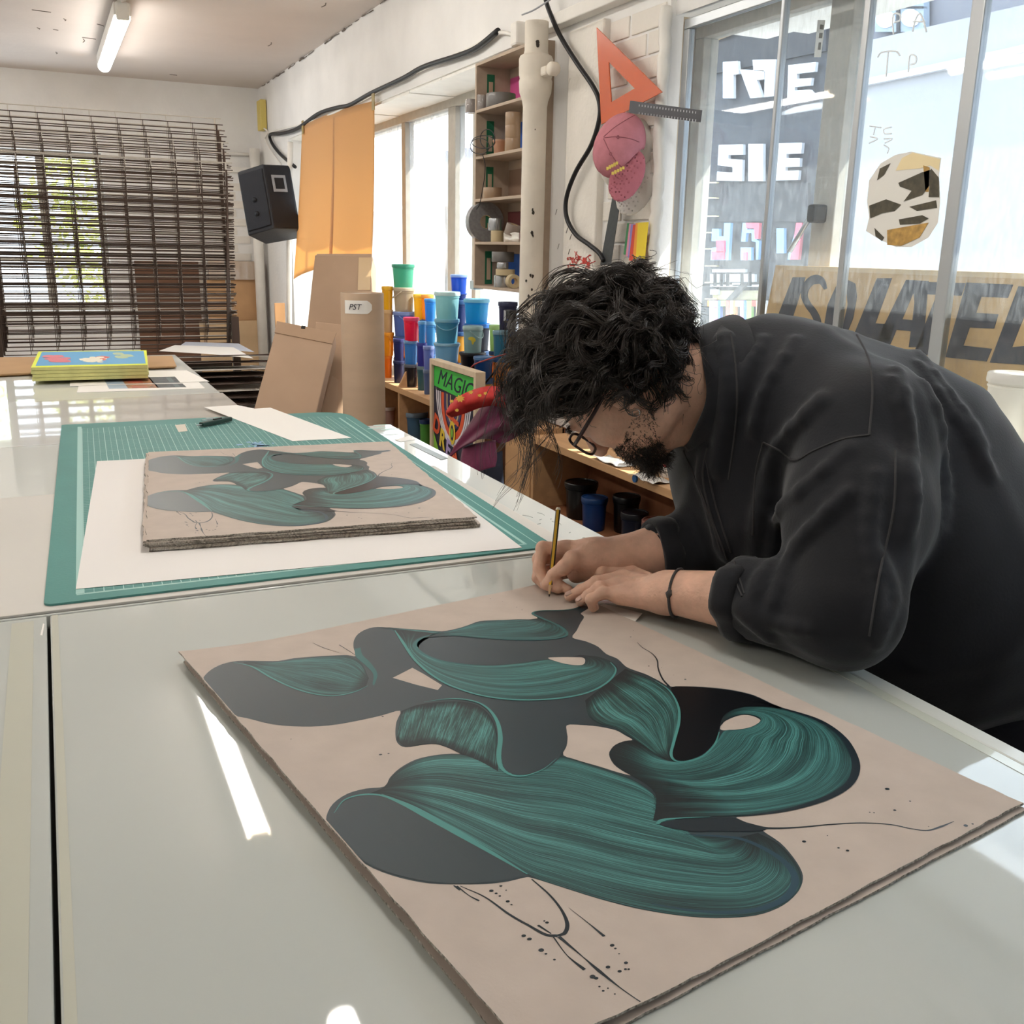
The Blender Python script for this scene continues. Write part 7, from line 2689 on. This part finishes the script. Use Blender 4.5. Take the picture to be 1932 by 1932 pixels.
m_orange = mat('orange_acrylic', '#cf5512', 0.25, 0.5, coat=0.4, var=0.03)
plate('set_square', 'big orange set square hanging on the pier', 'set square', [(1127, 52), (1251, 174), (1136, 235)], XW - 0.055, 0.004, m_orange, holes=[[(1150, 117), (1155, 193), (1199, 167)]], bevel=0.0005)
rl = plate('ruler', 'black printed ruler sticking out sideways below the set square', 'ruler', [(1190, 190), (1325, 208), (1322, 231), (1187, 213)], XW - 0.065, 0.002, mat('ruler_black', '#32343c', 0.4))
tk = MB()
for row, y0 in ((0, 197), (1, 212)):
    for k in range(20):
        x = 1206 + k * 5.6
        q = onX(x, y0 + (x - 1190) * 0.125, XW - 0.0675) - np.array(rl.location)
        tk.cbox(q, (0.0006, 0.0035, 0.006))
o_ = tk.build('scale_marks', mat('ruler_marks', '#c4c6cc', 0.5), rl)
o_['kind'] = 'stuff'
plate('steel_rule', 'long dark steel rule hanging from the cap hook', 'ruler', [(1163, 335), (1176, 345), (1153, 500), (1133, 500)], XW - 0.05, 0.002, mat('rule_steel', '#4b4d4f', 0.4, metal=0.5, var=0.1, vscale=60))
# colour swatches
sw_t = thing('swatch_fan', 'fan of coloured paper swatches pinned to the pier', 'swatches', tuple(onX(1203, 460, XW - 0.04)))
for k, (col_, pxs) in enumerate((('#2f7d4a', [(1184, 421), (1196, 421), (1186, 482), (1177, 480)]), ('#d98aa8', [(1188, 422), (1200, 422), (1191, 486), (1181, 483)]), ('#8b86c8', [(1191, 423), (1204, 423), (1195, 489), (1185, 486)]), ('#d8452f', [(1195, 424), (1208, 424), (1198, 494), (1187, 491)]), ('#ee9a2c', [(1200, 421), (1213, 421), (1206, 495), (1194, 493)]), ('#f0d42a', [(1204, 420), (1224, 419), (1217, 489), (1200, 488)]))):
    plate('swatch', None, None, pxs, XW - 0.04 - 0.0016 * k, 0.0012, mat('swatch' + col_, col_, 0.5), parent=sw_t)

# caps on the hook
def cap(label, cpx, X, sc, m_c, m_b, flat=False):
    c = onX(cpx[0], cpx[1], X)
    s = depth(c) / F_PX
    t = thing('baseball_cap', label, 'cap', tuple(c), group='caps on the pier hook')
    la = (r_ * 0.42 + d_ * -0.90)          # long axis, up-right in view
    sa = (r_ * 0.90 + d_ * 0.42)
    A3 = np.stack([la, sa, -f_])
    def f(P):
        q = P @ A3.T.astype(np.float32)
        d = sd_ell(q, (0, 0, -0.03), (64 * s * sc, 47 * s * sc, 0.085))
        d = smax(d, -(q[:, 2] + 0.03), 0.004)
        d = smax(d, -sd_ell(q, (0, 0, -0.035), (61 * s * sc, 44 * s * sc, 0.081)), 0.002)
        # the open rim, cut slantwise on the brim side
        d = smax(d, (q[:, 1] * 0.85 - q[:, 0] * 0.30) - 34 * s * sc, 0.004)
        return d
    V, Q = surface_nets(f, (-0.19, -0.19, -0.19), (0.19, 0.19, 0.19), 0.0045)
    cr_ = obj('crown', np_mesh('crown', V, Q), m_c, t)
    if not flat:
        fw = lambda P: f(P - c.astype(np.float32))
        for L in ([(1139, 258), (1160, 240), (1185, 224), (1200, 216)], [(1139, 260), (1165, 258), (1190, 262), (1206, 268)], [(1139, 262), (1150, 285), (1163, 305), (1176, 318)]):
            hit = [march(fw, x, y, 2.0, 6.0) for x, y in catmull(L, 5)]
            hit = [h_ - c for h_ in hit if h_ is not None]
            if len(hit) > 3:
                MB().tube([tuple(h_) for h_ in hit], 0.0014, 5).build('panel_seam', mat('pink_thread', '#96545f', 0.7), cr_)
    def g(P):
        q = P @ A3.T.astype(np.float32)
        u, v = q[:, 0] + 52 * s * sc, q[:, 1] - 38 * s * sc
        w = q[:, 2] - 0.012 + 3.0 * v * v
        e = np.sqrt((u / (52 * s * sc)) ** 2 + (v / (30 * s * sc)) ** 2) - 1
        return np.maximum(e * 25 * s * sc, np.abs(w) - 0.0035)
    V, Q = surface_nets(g, (-0.24, -0.24, -0.24), (0.24, 0.24, 0.24), 0.005)
    obj('brim', np_mesh('brim', V, Q), m_b, t)
    return t, A3, s


m_pink = mat('washed_pink', '#c4808a', 0.85, 0.2, var=0.08, vscale=30, bump=0.15, bscale=160)
m_pinkd = mat('washed_pink_brim', '#b56d78', 0.85, 0.2, var=0.06, vscale=30, bump=0.1, bscale=160)
m_capw = mat('white_cap', '#e6e1d9', 0.6, 0.3, bump=0.1, bscale=80)
cap('white satin cap hanging behind the pink one', (1186, 285), XW - 0.06, 1.10, m_capw, m_capw, True)
t, A3, s_ = cap('washed pink baseball cap with yellow embroidery', (1170, 270), XW - 0.15, 1.0, m_pink, m_pinkd)
c_ = np.array(t.location)
me_ = mat('yellow_thread', '#d9bf5a', 0.6)
for row, (x0, y0, x1, y1) in enumerate(((1146, 318, 1164, 308), (1156, 327, 1176, 317))):
    for k in range(5):
        x, y = x0 + (x1 - x0) * k / 4, y0 + (y1 - y0) * k / 4
        p = atD(x, y, depth(c_) - 0.052)
        MB().cbox((0, 0, 0), (0.0075, 0.003, 0.012 if k % 2 else 0.010), frame_axes(r_, f_, p - c_)).build('embroidery', me_, t, bevel=0.001)
for (x, y) in ((1166, 258), (1152, 290)):
    p = atD(x, y, depth(c_) - 0.058)
    MB().lathe([(0.0025, 0), (0.005, 0), (0.005, 0.002), (0.0025, 0.002)], n=12, M=frame_axes(r_, d_, p - c_), close=True).build('eyelet', mat('pink_thread', '#96545f', 0.7), t)
# ================================================================== sign board standing between the panes
XB = 1.955
m_signb = mat('sign_board', '#d2ab78', 0.75, 0.2, var=0.10, vscale=3, stretch=(1, 1, 5), bump=0.05)
zt0 = onX(1700, 508, XB)[2]
yA, yB_ = onX(1462, 520, XB)[1], 0.75
ZSB = 1.0405
sg = thing('sign_board', 'long tan sign board lettered ISOLATED behind the sliding panes', 'sign', (XB, yA, ZSB))
SH = zt0 - ZSB
MB().add([(0, 0.06, 0), (0, 0, SH), (0, yB_ - yA, SH), (0, yB_ - yA, 0), (0.018, 0.06, 0), (0.018, 0, SH), (0.018, yB_ - yA, SH), (0.018, yB_ - yA, 0)],
         [(0, 1, 2, 3), (7, 6, 5, 4), (0, 4, 5, 1), (1, 5, 6, 2), (2, 6, 7, 3), (3, 7, 4, 0)]).build('board', m_signb, sg)
sgb = bpy.data.objects[[o.name for o in sg.children if o.name.startswith('board')][0]]
MB().box((-0.001, yB_ - yA, SH - 0.012), (0, -0.05, SH)).build('pale_edge', mat('sign_edge', '#e0c090', 0.7), sg)
m_let = mat('sign_letter', '#3a3c46', 0.6, 0.3, var=0.2, vscale=12)


def sign_poly(name, px, m=m_let, holes=()):
    q = lambda x, y: ((onX(x, y, XB)[1] - yA), onX(x, y, XB)[2] - ZSB)
    M = frame_axes((0, -1, 0), (0, 0, 1), (0, 0, 0))
    f = lambda L: [(-q(x, y)[0], max(q(x, y)[1], 0.004)) for x, y in L]
    return MB().prism(f(px), 0.0, 0.0014, M, [f(h) for h in holes]).build(name, m, sgb)


sign_poly('letter', [(1496, 523), (1520, 523), (1492, 612), (1462, 612)])
sp_ = catmull(np.array([(1558, 545), (1550, 530), (1535, 528), (1522, 540), (1518, 558), (1525, 575), (1536, 590), (1543, 608), (1543, 640)]), 6)
d0 = np.gradient(sp_, axis=0)
d0 /= np.linalg.norm(d0, axis=1, keepdims=True)
w_ = np.interp(np.linspace(0, 1, len(sp_)), [0, 0.2, 0.5, 1], [3, 9, 6, 7])[:, None]
nn = np.stack([-d0[:, 1], d0[:, 0]], 1) * w_
sign_poly('letter', [tuple(v) for v in np.concatenate([sp_ + nn, (sp_ - nn)[::-1]])])
sign_poly('letter', [(1562, 640), (1556, 610), (1562, 575), (1578, 540), (1598, 527), (1614, 535), (1617, 560), (1610, 600), (1594, 640)], holes=[[(1575, 630), (1576, 600), (1588, 562), (1598, 552), (1600, 575), (1592, 610), (1582, 635)]])
sign_poly('letter', [(1655, 525), (1683, 525), (1652, 610), (1688, 612), (1680, 645), (1608, 640)])
sign_poly('letter', [(1710, 528), (1752, 530), (1742, 655), (1715, 655), (1719, 625), (1692, 622), (1680, 650), (1652, 648)], holes=[[(1703, 602), (1722, 604), (1726, 570), (1724, 552)]])
sign_poly('letter', [(1752, 532), (1822, 534), (1814, 558), (1797, 557), (1752, 670), (1724, 668), (1768, 556), (1745, 555)])
sign_poly('letter', [(1824, 533), (1912, 537), (1902, 562), (1852, 560), (1842, 590), (1884, 593), (1876, 620), (1830, 618), (1818, 652), (1872, 658), (1862, 682), (1784, 674)])
sign_poly('letter', [(1922, 540), (1990, 545), (2010, 580), (2000, 640), (1960, 690), (1868, 684)], holes=[[(1944, 568), (1975, 570), (1980, 600), (1960, 650), (1910, 655)]])
# white tub on the sill
p = onX(1900, 803, 1.72)
tub('white lidded bucket on the sill in front of the sign', (1.72, p[1], 1.0505), 90 * depth(p) / F_PX, onX(1895, 703, 1.70)[2] - 1.0505, '#dcd8d0', '#e6e2dc', 'buckets on the sill')

# ================================================================== stickers and chalk writing on the panes
XG = XW + 0.0265


def pane_poly(name, px, m, parent, off=0.0, th=0.0008):
    o = np.array(parent.location)
    q = [onX(x, y, XG - off) - o for x, y in px]
    M = frame_axes((0, -1, 0), (0, 0, 1), (q[0][0], 0, 0))
    return MB().prism([(-v[1], v[2]) for v in q], 0, th, M).build(name, m, parent)


stk = thing('round_sticker', 'torn round gold and white sticker on the sliding pane', 'sticker', tuple(onX(1703, 378, XG)))
m_sw = mat('sticker_white', '#e9e6df', 0.5)
m_sg = mat('sticker_cream', '#efdcae', 0.5)
m_sd = mat('sticker_dark', '#4c4636', 0.5, var=0.4, vscale=60)
m_so = mat('sticker_ochre', '#b9914c', 0.5, var=0.3, vscale=60)
pane_poly('torn_edge', [(1640, 340), (1662, 308), (1690, 292), (1720, 286), (1776, 298), (1772, 330), (1774, 380), (1770, 420), (1752, 448), (1720, 466), (1690, 466), (1660, 452), (1634, 436), (1640, 410), (1636, 380)], m_sw, stk, 0.0, 0.0004)
pane_poly('gold_patch', [(1690, 322), (1702, 298), (1722, 288), (1774, 300), (1771, 322), (1755, 312), (1735, 318), (1710, 320)], m_sg, stk, 0.0006, 0.0004)
for pts, m in (([(1660, 318), (1680, 308), (1668, 330), (1655, 340)], m_sd), ([(1695, 345), (1740, 325), (1756, 320), (1754, 350), (1740, 368), (1705, 380), (1720, 360), (1698, 352)], m_sd), ([(1757, 318), (1771, 335), (1772, 372), (1752, 372)], m_sd), ([(1742, 312), (1754, 316), (1752, 362), (1746, 362)], m_so),
               ([(1640, 388), (1672, 376), (1700, 386), (1688, 398), (1665, 402), (1642, 412)], m_sd), ([(1716, 390), (1766, 378), (1768, 392), (1730, 398)], m_sd), ([(1696, 414), (1740, 406), (1752, 412), (1735, 422), (1698, 424)], m_sd), ([(1674, 434), (1752, 420), (1735, 448), (1700, 464), (1674, 462)], m_so), ([(1650, 430), (1668, 448), (1664, 455), (1652, 446)], m_sd)):
    pane_poly('print_patch', pts, m, stk, 0.0012, 0.0004)
m_chalk = mat('chalk', '#eef2f6', 0.8)
ch = thing('chalk_letters', 'white chalk letters P A T R written on the sliding pane', 'writing', tuple(onX(1700, 80, XG)))


def stroke(px, w=1.6, parent=ch):
    o = np.array(parent.location)
    P = catmull(np.array([onX(x, y, XG - 0.001) - o for x, y in px]), 4) if len(px) > 2 else [onX(x, y, XG - 0.001) - o for x, y in px]
    MB().tube([tuple(q) for q in P], w * 0.0013, 5).build('chalk_stroke', m_chalk, parent)


for L in ([(1686, 65), (1684, 40), (1687, 26), (1698, 28), (1698, 38), (1688, 42)], [(1722, 60), (1727, 38), (1735, 26), (1742, 38), (1748, 60)], [(1723, 41), (1745, 41)], [(1656, 108), (1664, 99), (1690, 97), (1698, 105)], [(1676, 99), (1672, 145)], [(1714, 136), (1717, 105), (1728, 107), (1728, 118), (1718, 122)]):
    stroke(L)
ch2 = thing('chalk_letters', 'white chalk T E R scrawl above the round sticker', 'writing', tuple(onX(1665, 250, XG)))
for L in ([(1641, 238), (1663, 241)], [(1652, 239), (1648, 255)], [(1682, 240), (1668, 244), (1669, 252), (1682, 252)], [(1642, 258), (1656, 262), (1640, 270)], [(1668, 262), (1684, 262), (1670, 270)], [(1668, 274), (1677, 280), (1674, 290)]):
    stroke(L, 1.3, ch2)
# dried splatter of paint on the outer pane by the stay, and a paper strip
pst = thing('paper_strip', 'narrow white paper strip hanging on the outer pane', 'paper', tuple(onX(1545, 70, 2.03)))
o_ = np.array(pst.location)
for (pxs, m, dx) in (([(1543, 38), (1557, 38), (1549, 108), (1536, 108)], m_sw, 0.0), ([(1548, 46), (1554, 47), (1553, 56), (1547, 55)], m_sd, 0.001), ([(1546, 62), (1552, 62), (1551, 72), (1545, 72)], m_sd, 0.001), ([(1545, 80), (1549, 80), (1548, 94), (1543, 94)], m_sd, 0.001)):
    q = [onX(x, y, 2.022 - dx) - o_ for x, y in pxs]
    MB().prism([(-v[1], v[2]) for v in q], 0, 0.0006, frame_axes((0, -1, 0), (0, 0, 1), (q[0][0], 0, 0))).build('strip' if m is m_sw else 'mark', m, pst)

# ================================================================== the street outside
m_street = mat('street', '#8f8c88', 0.9, var=0.1)
struct(MB().box((2.45, -12, -0.6), (40, 60, -0.5)).build('ground', m_street))
XO = 6.0
m_fac = mat('dark_facade', '#2f3239', 0.8, var=0.12, vscale=2)
m_conc = mat('pale_concrete', '#92949a', 0.85, var=0.06, vscale=1.2)
m_concd = mat('grey_concrete', '#6d6f78', 0.85, var=0.08, vscale=2)
y0, y1 = onX(1330, 300, XO)[1], onX(1592, 300, XO)[1]
bl = thing('dark_building', 'dark grey shop building across the street with block lettering', 'building', (XO, y1, -0.5))
MB().box((0.02, 0, 0), (3, y0 - y1 + 3.2, 4.25)).build('wall', m_fac, bl)


def fpoly(name, px, m, dx=0.0, parent=bl, th=0.03, X=XO):
    o = np.array(parent.location)
    q = [onX(x, y, X) - o for x, y in px]
    return MB().prism([(-v[1], v[2]) for v in q], 0, th, frame_axes((0, -1, 0), (0, 0, 1), (0.02 - dx, 0, 0))).build(name, m, parent)


R4 = lambda x0, y0, x1, y1: [(x0, y0), (x1, y0), (x1, y1), (x0, y1)]
m_fw = mat('sign_white', '#c4c8ce', 0.6)
m_fb, m_fr2 = mat('sign_blue', '#7fb0e6', 0.6), mat('sign_red', '#d8566c', 0.6)
m_tan = mat('tan_fascia', '#e2bd8c', 0.7)
m_gd = mat('dark_recess', '#25272d', 0.8)
fpoly('fascia', [(1345, 80), (1345, 60), (1490, 2), (1490, 24)], m_tan, 0.02)
fpoly('recess', [(1345, 140), (1345, 84), (1560, 20), (1560, 96)], m_gd, 0.0)
for L in ([(1372, 118), (1400, 116), (1402, 140), (1392, 142), (1392, 186), (1372, 186)], [(1404, 132), (1450, 134), (1450, 150), (1436, 152), (1446, 184), (1424, 186), (1414, 160)], [(1428, 114), (1472, 113), (1468, 182), (1450, 184), (1452, 136), (1430, 134)], [(1496, 124), (1548, 118), (1546, 136), (1512, 140), (1512, 150), (1540, 148), (1538, 162), (1508, 165), (1508, 172), (1536, 170), (1548, 184), (1494, 186)], [(1392, 210), (1458, 195), (1458, 200), (1392, 214)]):
    fpoly('sign_letter', L, m_fw, 0.04)
for L in ([(1364, 274), (1410, 273), (1410, 292), (1382, 293), (1382, 300), (1409, 302), (1408, 342), (1360, 341), (1361, 324), (1390, 326), (1390, 316), (1362, 312)], R4(1420, 272, 1448, 342), [(1464, 271), (1522, 270), (1520, 290), (1492, 291), (1492, 299), (1518, 299), (1517, 315), (1490, 316), (1490, 323), (1516, 322), (1514, 340), (1460, 341)]):
    fpoly('sign_letter', L, m_fw, 0.04)
fpoly('recess', R4(1348, 345, 1526, 418), m_gd, 0.0)
for L, m in (([(1376, 421), (1388, 421), (1384, 491), (1350, 491), (1352, 468), (1362, 466), (1362, 455), (1352, 455), (1353, 432), (1366, 432), (1366, 446), (1375, 446)], m_fb), (R4(1355, 475, 1378, 490), m_fr2), (R4(1364, 454, 1379, 476), m_fr2), ([(1411, 421), (1420, 421), (1420, 433), (1436, 433), (1436, 450), (1442, 455), (1440, 490), (1436, 490), (1436, 457), (1428, 455), (1428, 440), (1418, 440), (1416, 456), (1408, 456)], m_fb), ([(1420, 421), (1446, 421), (1444, 451), (1437, 451), (1436, 431), (1421, 431)], m_fr2), (R4(1407, 467, 1427, 491), m_fb), (R4(1415, 476, 1421, 491), m_fr2), (R4(1475, 431, 1489, 478), m_fb), ([(1516, 421), (1527, 421), (1520, 490), (1504, 490), (1510, 460)], m_fr2), ([(1510, 440), (1515, 440), (1508, 478), (1505, 490), (1496, 490), (1498, 478)], m_fb)):
    fpoly('sign_letter', L, m, 0.05 if m is m_fb else 0.07)
for (x0_, y0_, x1_, y1_) in ((1350, 508, 1412, 514), (1346, 517, 1368, 533), (1374, 517, 1430, 532), (1346, 537, 1440, 541), (1346, 546, 1360, 556), (1388, 534, 1402, 540)):
    fpoly('railing', R4(x0_, y0_, x1_, y1_), m_fw, 0.03)
for x_ in (1360, 1372, 1384, 1411, 1426):
    fpoly('railing_post', R4(x_, 514, x_ + 2, 540), m_gd, 0.08)
fpoly('brick_course', R4(1346, 548, 1440, 566), mat('brown_bricks', '#a09a80', 0.9, var=0.2, vscale=30, stretch=(1, 1, 6)), 0.0)
fpoly('ramp', [(1380, 566), (1412, 532), (1424, 532), (1392, 566)], m_gd, 0.06)
cs = ['#e8923c', '#f4f1ea', '#d38ad0', '#4d74c8', '#8fc46a', '#d8584e', '#f0e2a0']
x_ = 1344
k = 0
while x_ < 1452:
    w_ = 4 + (k * 5) % 7
    tall = (k % 4) != 0
    fpoly('stripe', R4(x_, 567, x_ + w_ - 0.5, 616 if tall else 578), mat('stripe' + cs[k % 7], cs[k % 7], 0.6), 0.05)
    x_ += w_
    k += 1
for y_ in (347, 376, 410, 441, 472, 504, 535, 566):
    fpoly('lintel_mark', R4(1336, y_ - 3, 1358, y_ - 1), mat('yellow_mark', '#e6d9a8', 0.6), 0.03)

# pale wall nearer the camera side
ya = onX(1592, 300, 5.2)[1]
pw = thing('concrete_building', 'pale concrete building close behind the sliding panes', 'building', (5.2, 0, -0.5))
MB().box((0.02, -9.0, 0), (3.5, ya, 3.55)).build('upper_wall', m_concd, pw)
fpoly('lower_wall', [(1588, 97), (1932, 20), (2500, -110), (2500, 1100), (1570, 1000)], m_conc, 0.06, pw, 0.08, X=5.2)
fpoly('ledge', [(1640, 158), (1932, 98), (2500, -30), (2500, -18), (1932, 112), (1640, 170)], m_fw, 0.12, pw, 0.06, X=5.2)
wn = fpoly('window_recess', R4(1664, -20, 1756, 62), mat('bluish_pane', '#7f8d9c', 0.3), 0.03, pw, 0.05, X=5.2)
for (L) in (R4(1706, -20, 1712, 62), R4(1664, 14, 1756, 18)):
    fpoly('window_bar', L, m_gd, 0.05, pw, 0.04, X=5.2)
for (cx, cy) in ((1685, 38), (1733, 36)):
    fpoly('round_pane', [(cx + 18 * math.cos(a), cy + 17 * math.sin(a)) for a in np.linspace(0, 6.0, 14)], mat('pale_disc', '#cfd6e0', 0.5), 0.06, pw, 0.03, X=5.2)
# low building seen through the far window
lb_ = thing('low_building', 'pale low building far down the street behind the far window', 'building', (9.0, 0, -0.5))
for (px0, px1, ytop, m) in ((700, 770, 400, mat('far_grey', '#8f959c', 0.8)), (770, 860, 395, mat('pale_warm', '#9c9388', 0.8)), (840, 870, 285, m_concd), (860, 1000, 440, mat('far_grey', '#8f959c', 0.8))):
    a, b = onX(px0, ytop, 9.0), onX(px1, ytop, 9.0)
    MB().box((0, b[1], 0), (3, a[1], a[2] + 0.5)).build('wall', m, lb_)

# trees behind the far wall's window
rt_ = np.random.default_rng(5)
for (x, y, zc, rad, n, col, lab) in ((-1.9, 13.2, 2.2, 1.5, 2600, ('#7f9a3a', '#c4cf5a'), 'leafy tree outside the back window, towards the rack post'), (1.35, 14.0, 1.8, 1.6, 2600, ('#a3b23e', '#e0dc6c'), 'yellow green tree outside the back window behind the rack')):
    t = thing('tree', lab, 'tree', (x, y, -0.5), group='trees outside the back window')
    P = rt_.normal(0, 1, (n, 3))
    P /= np.linalg.norm(P, axis=1, keepdims=True)
    P = P * rad * rt_.uniform(0.35, 1.0, (n, 1)) ** 0.6 * np.array([1, 0.8, 1]) + np.array([0, 0, zc + 0.5])
    a = rt_.normal(0, 1, (n, 3))
    a /= np.linalg.norm(a, axis=1, keepdims=True)
    b = np.cross(a, rt_.normal(0, 1, (n, 3)))
    b /= np.linalg.norm(b, axis=1, keepdims=True)
    s = rt_.uniform(0.04, 0.09, (n, 1))
    V = np.stack([P - a * s, P + b * s * 0.5, P + a * s, P - b * s * 0.5], 1).reshape(-1, 3)
    Q = np.arange(n * 4).reshape(-1, 4)
    lv = obj('foliage', np_mesh('foliage', V, Q, False), mat('leaf' + col[0], col[0], 0.6, col2=col[1], vscale=2.5), t)
    lv['kind'] = 'stuff'
    MB().tube([(0, 0, 0), (0.05, 0, zc * 0.6), (0.0, 0.05, zc + 0.8)], [0.14, 0.1, 0.04], 8).build('trunk', mat('bark', '#5b4a3c', 0.9), t, smooth=True)
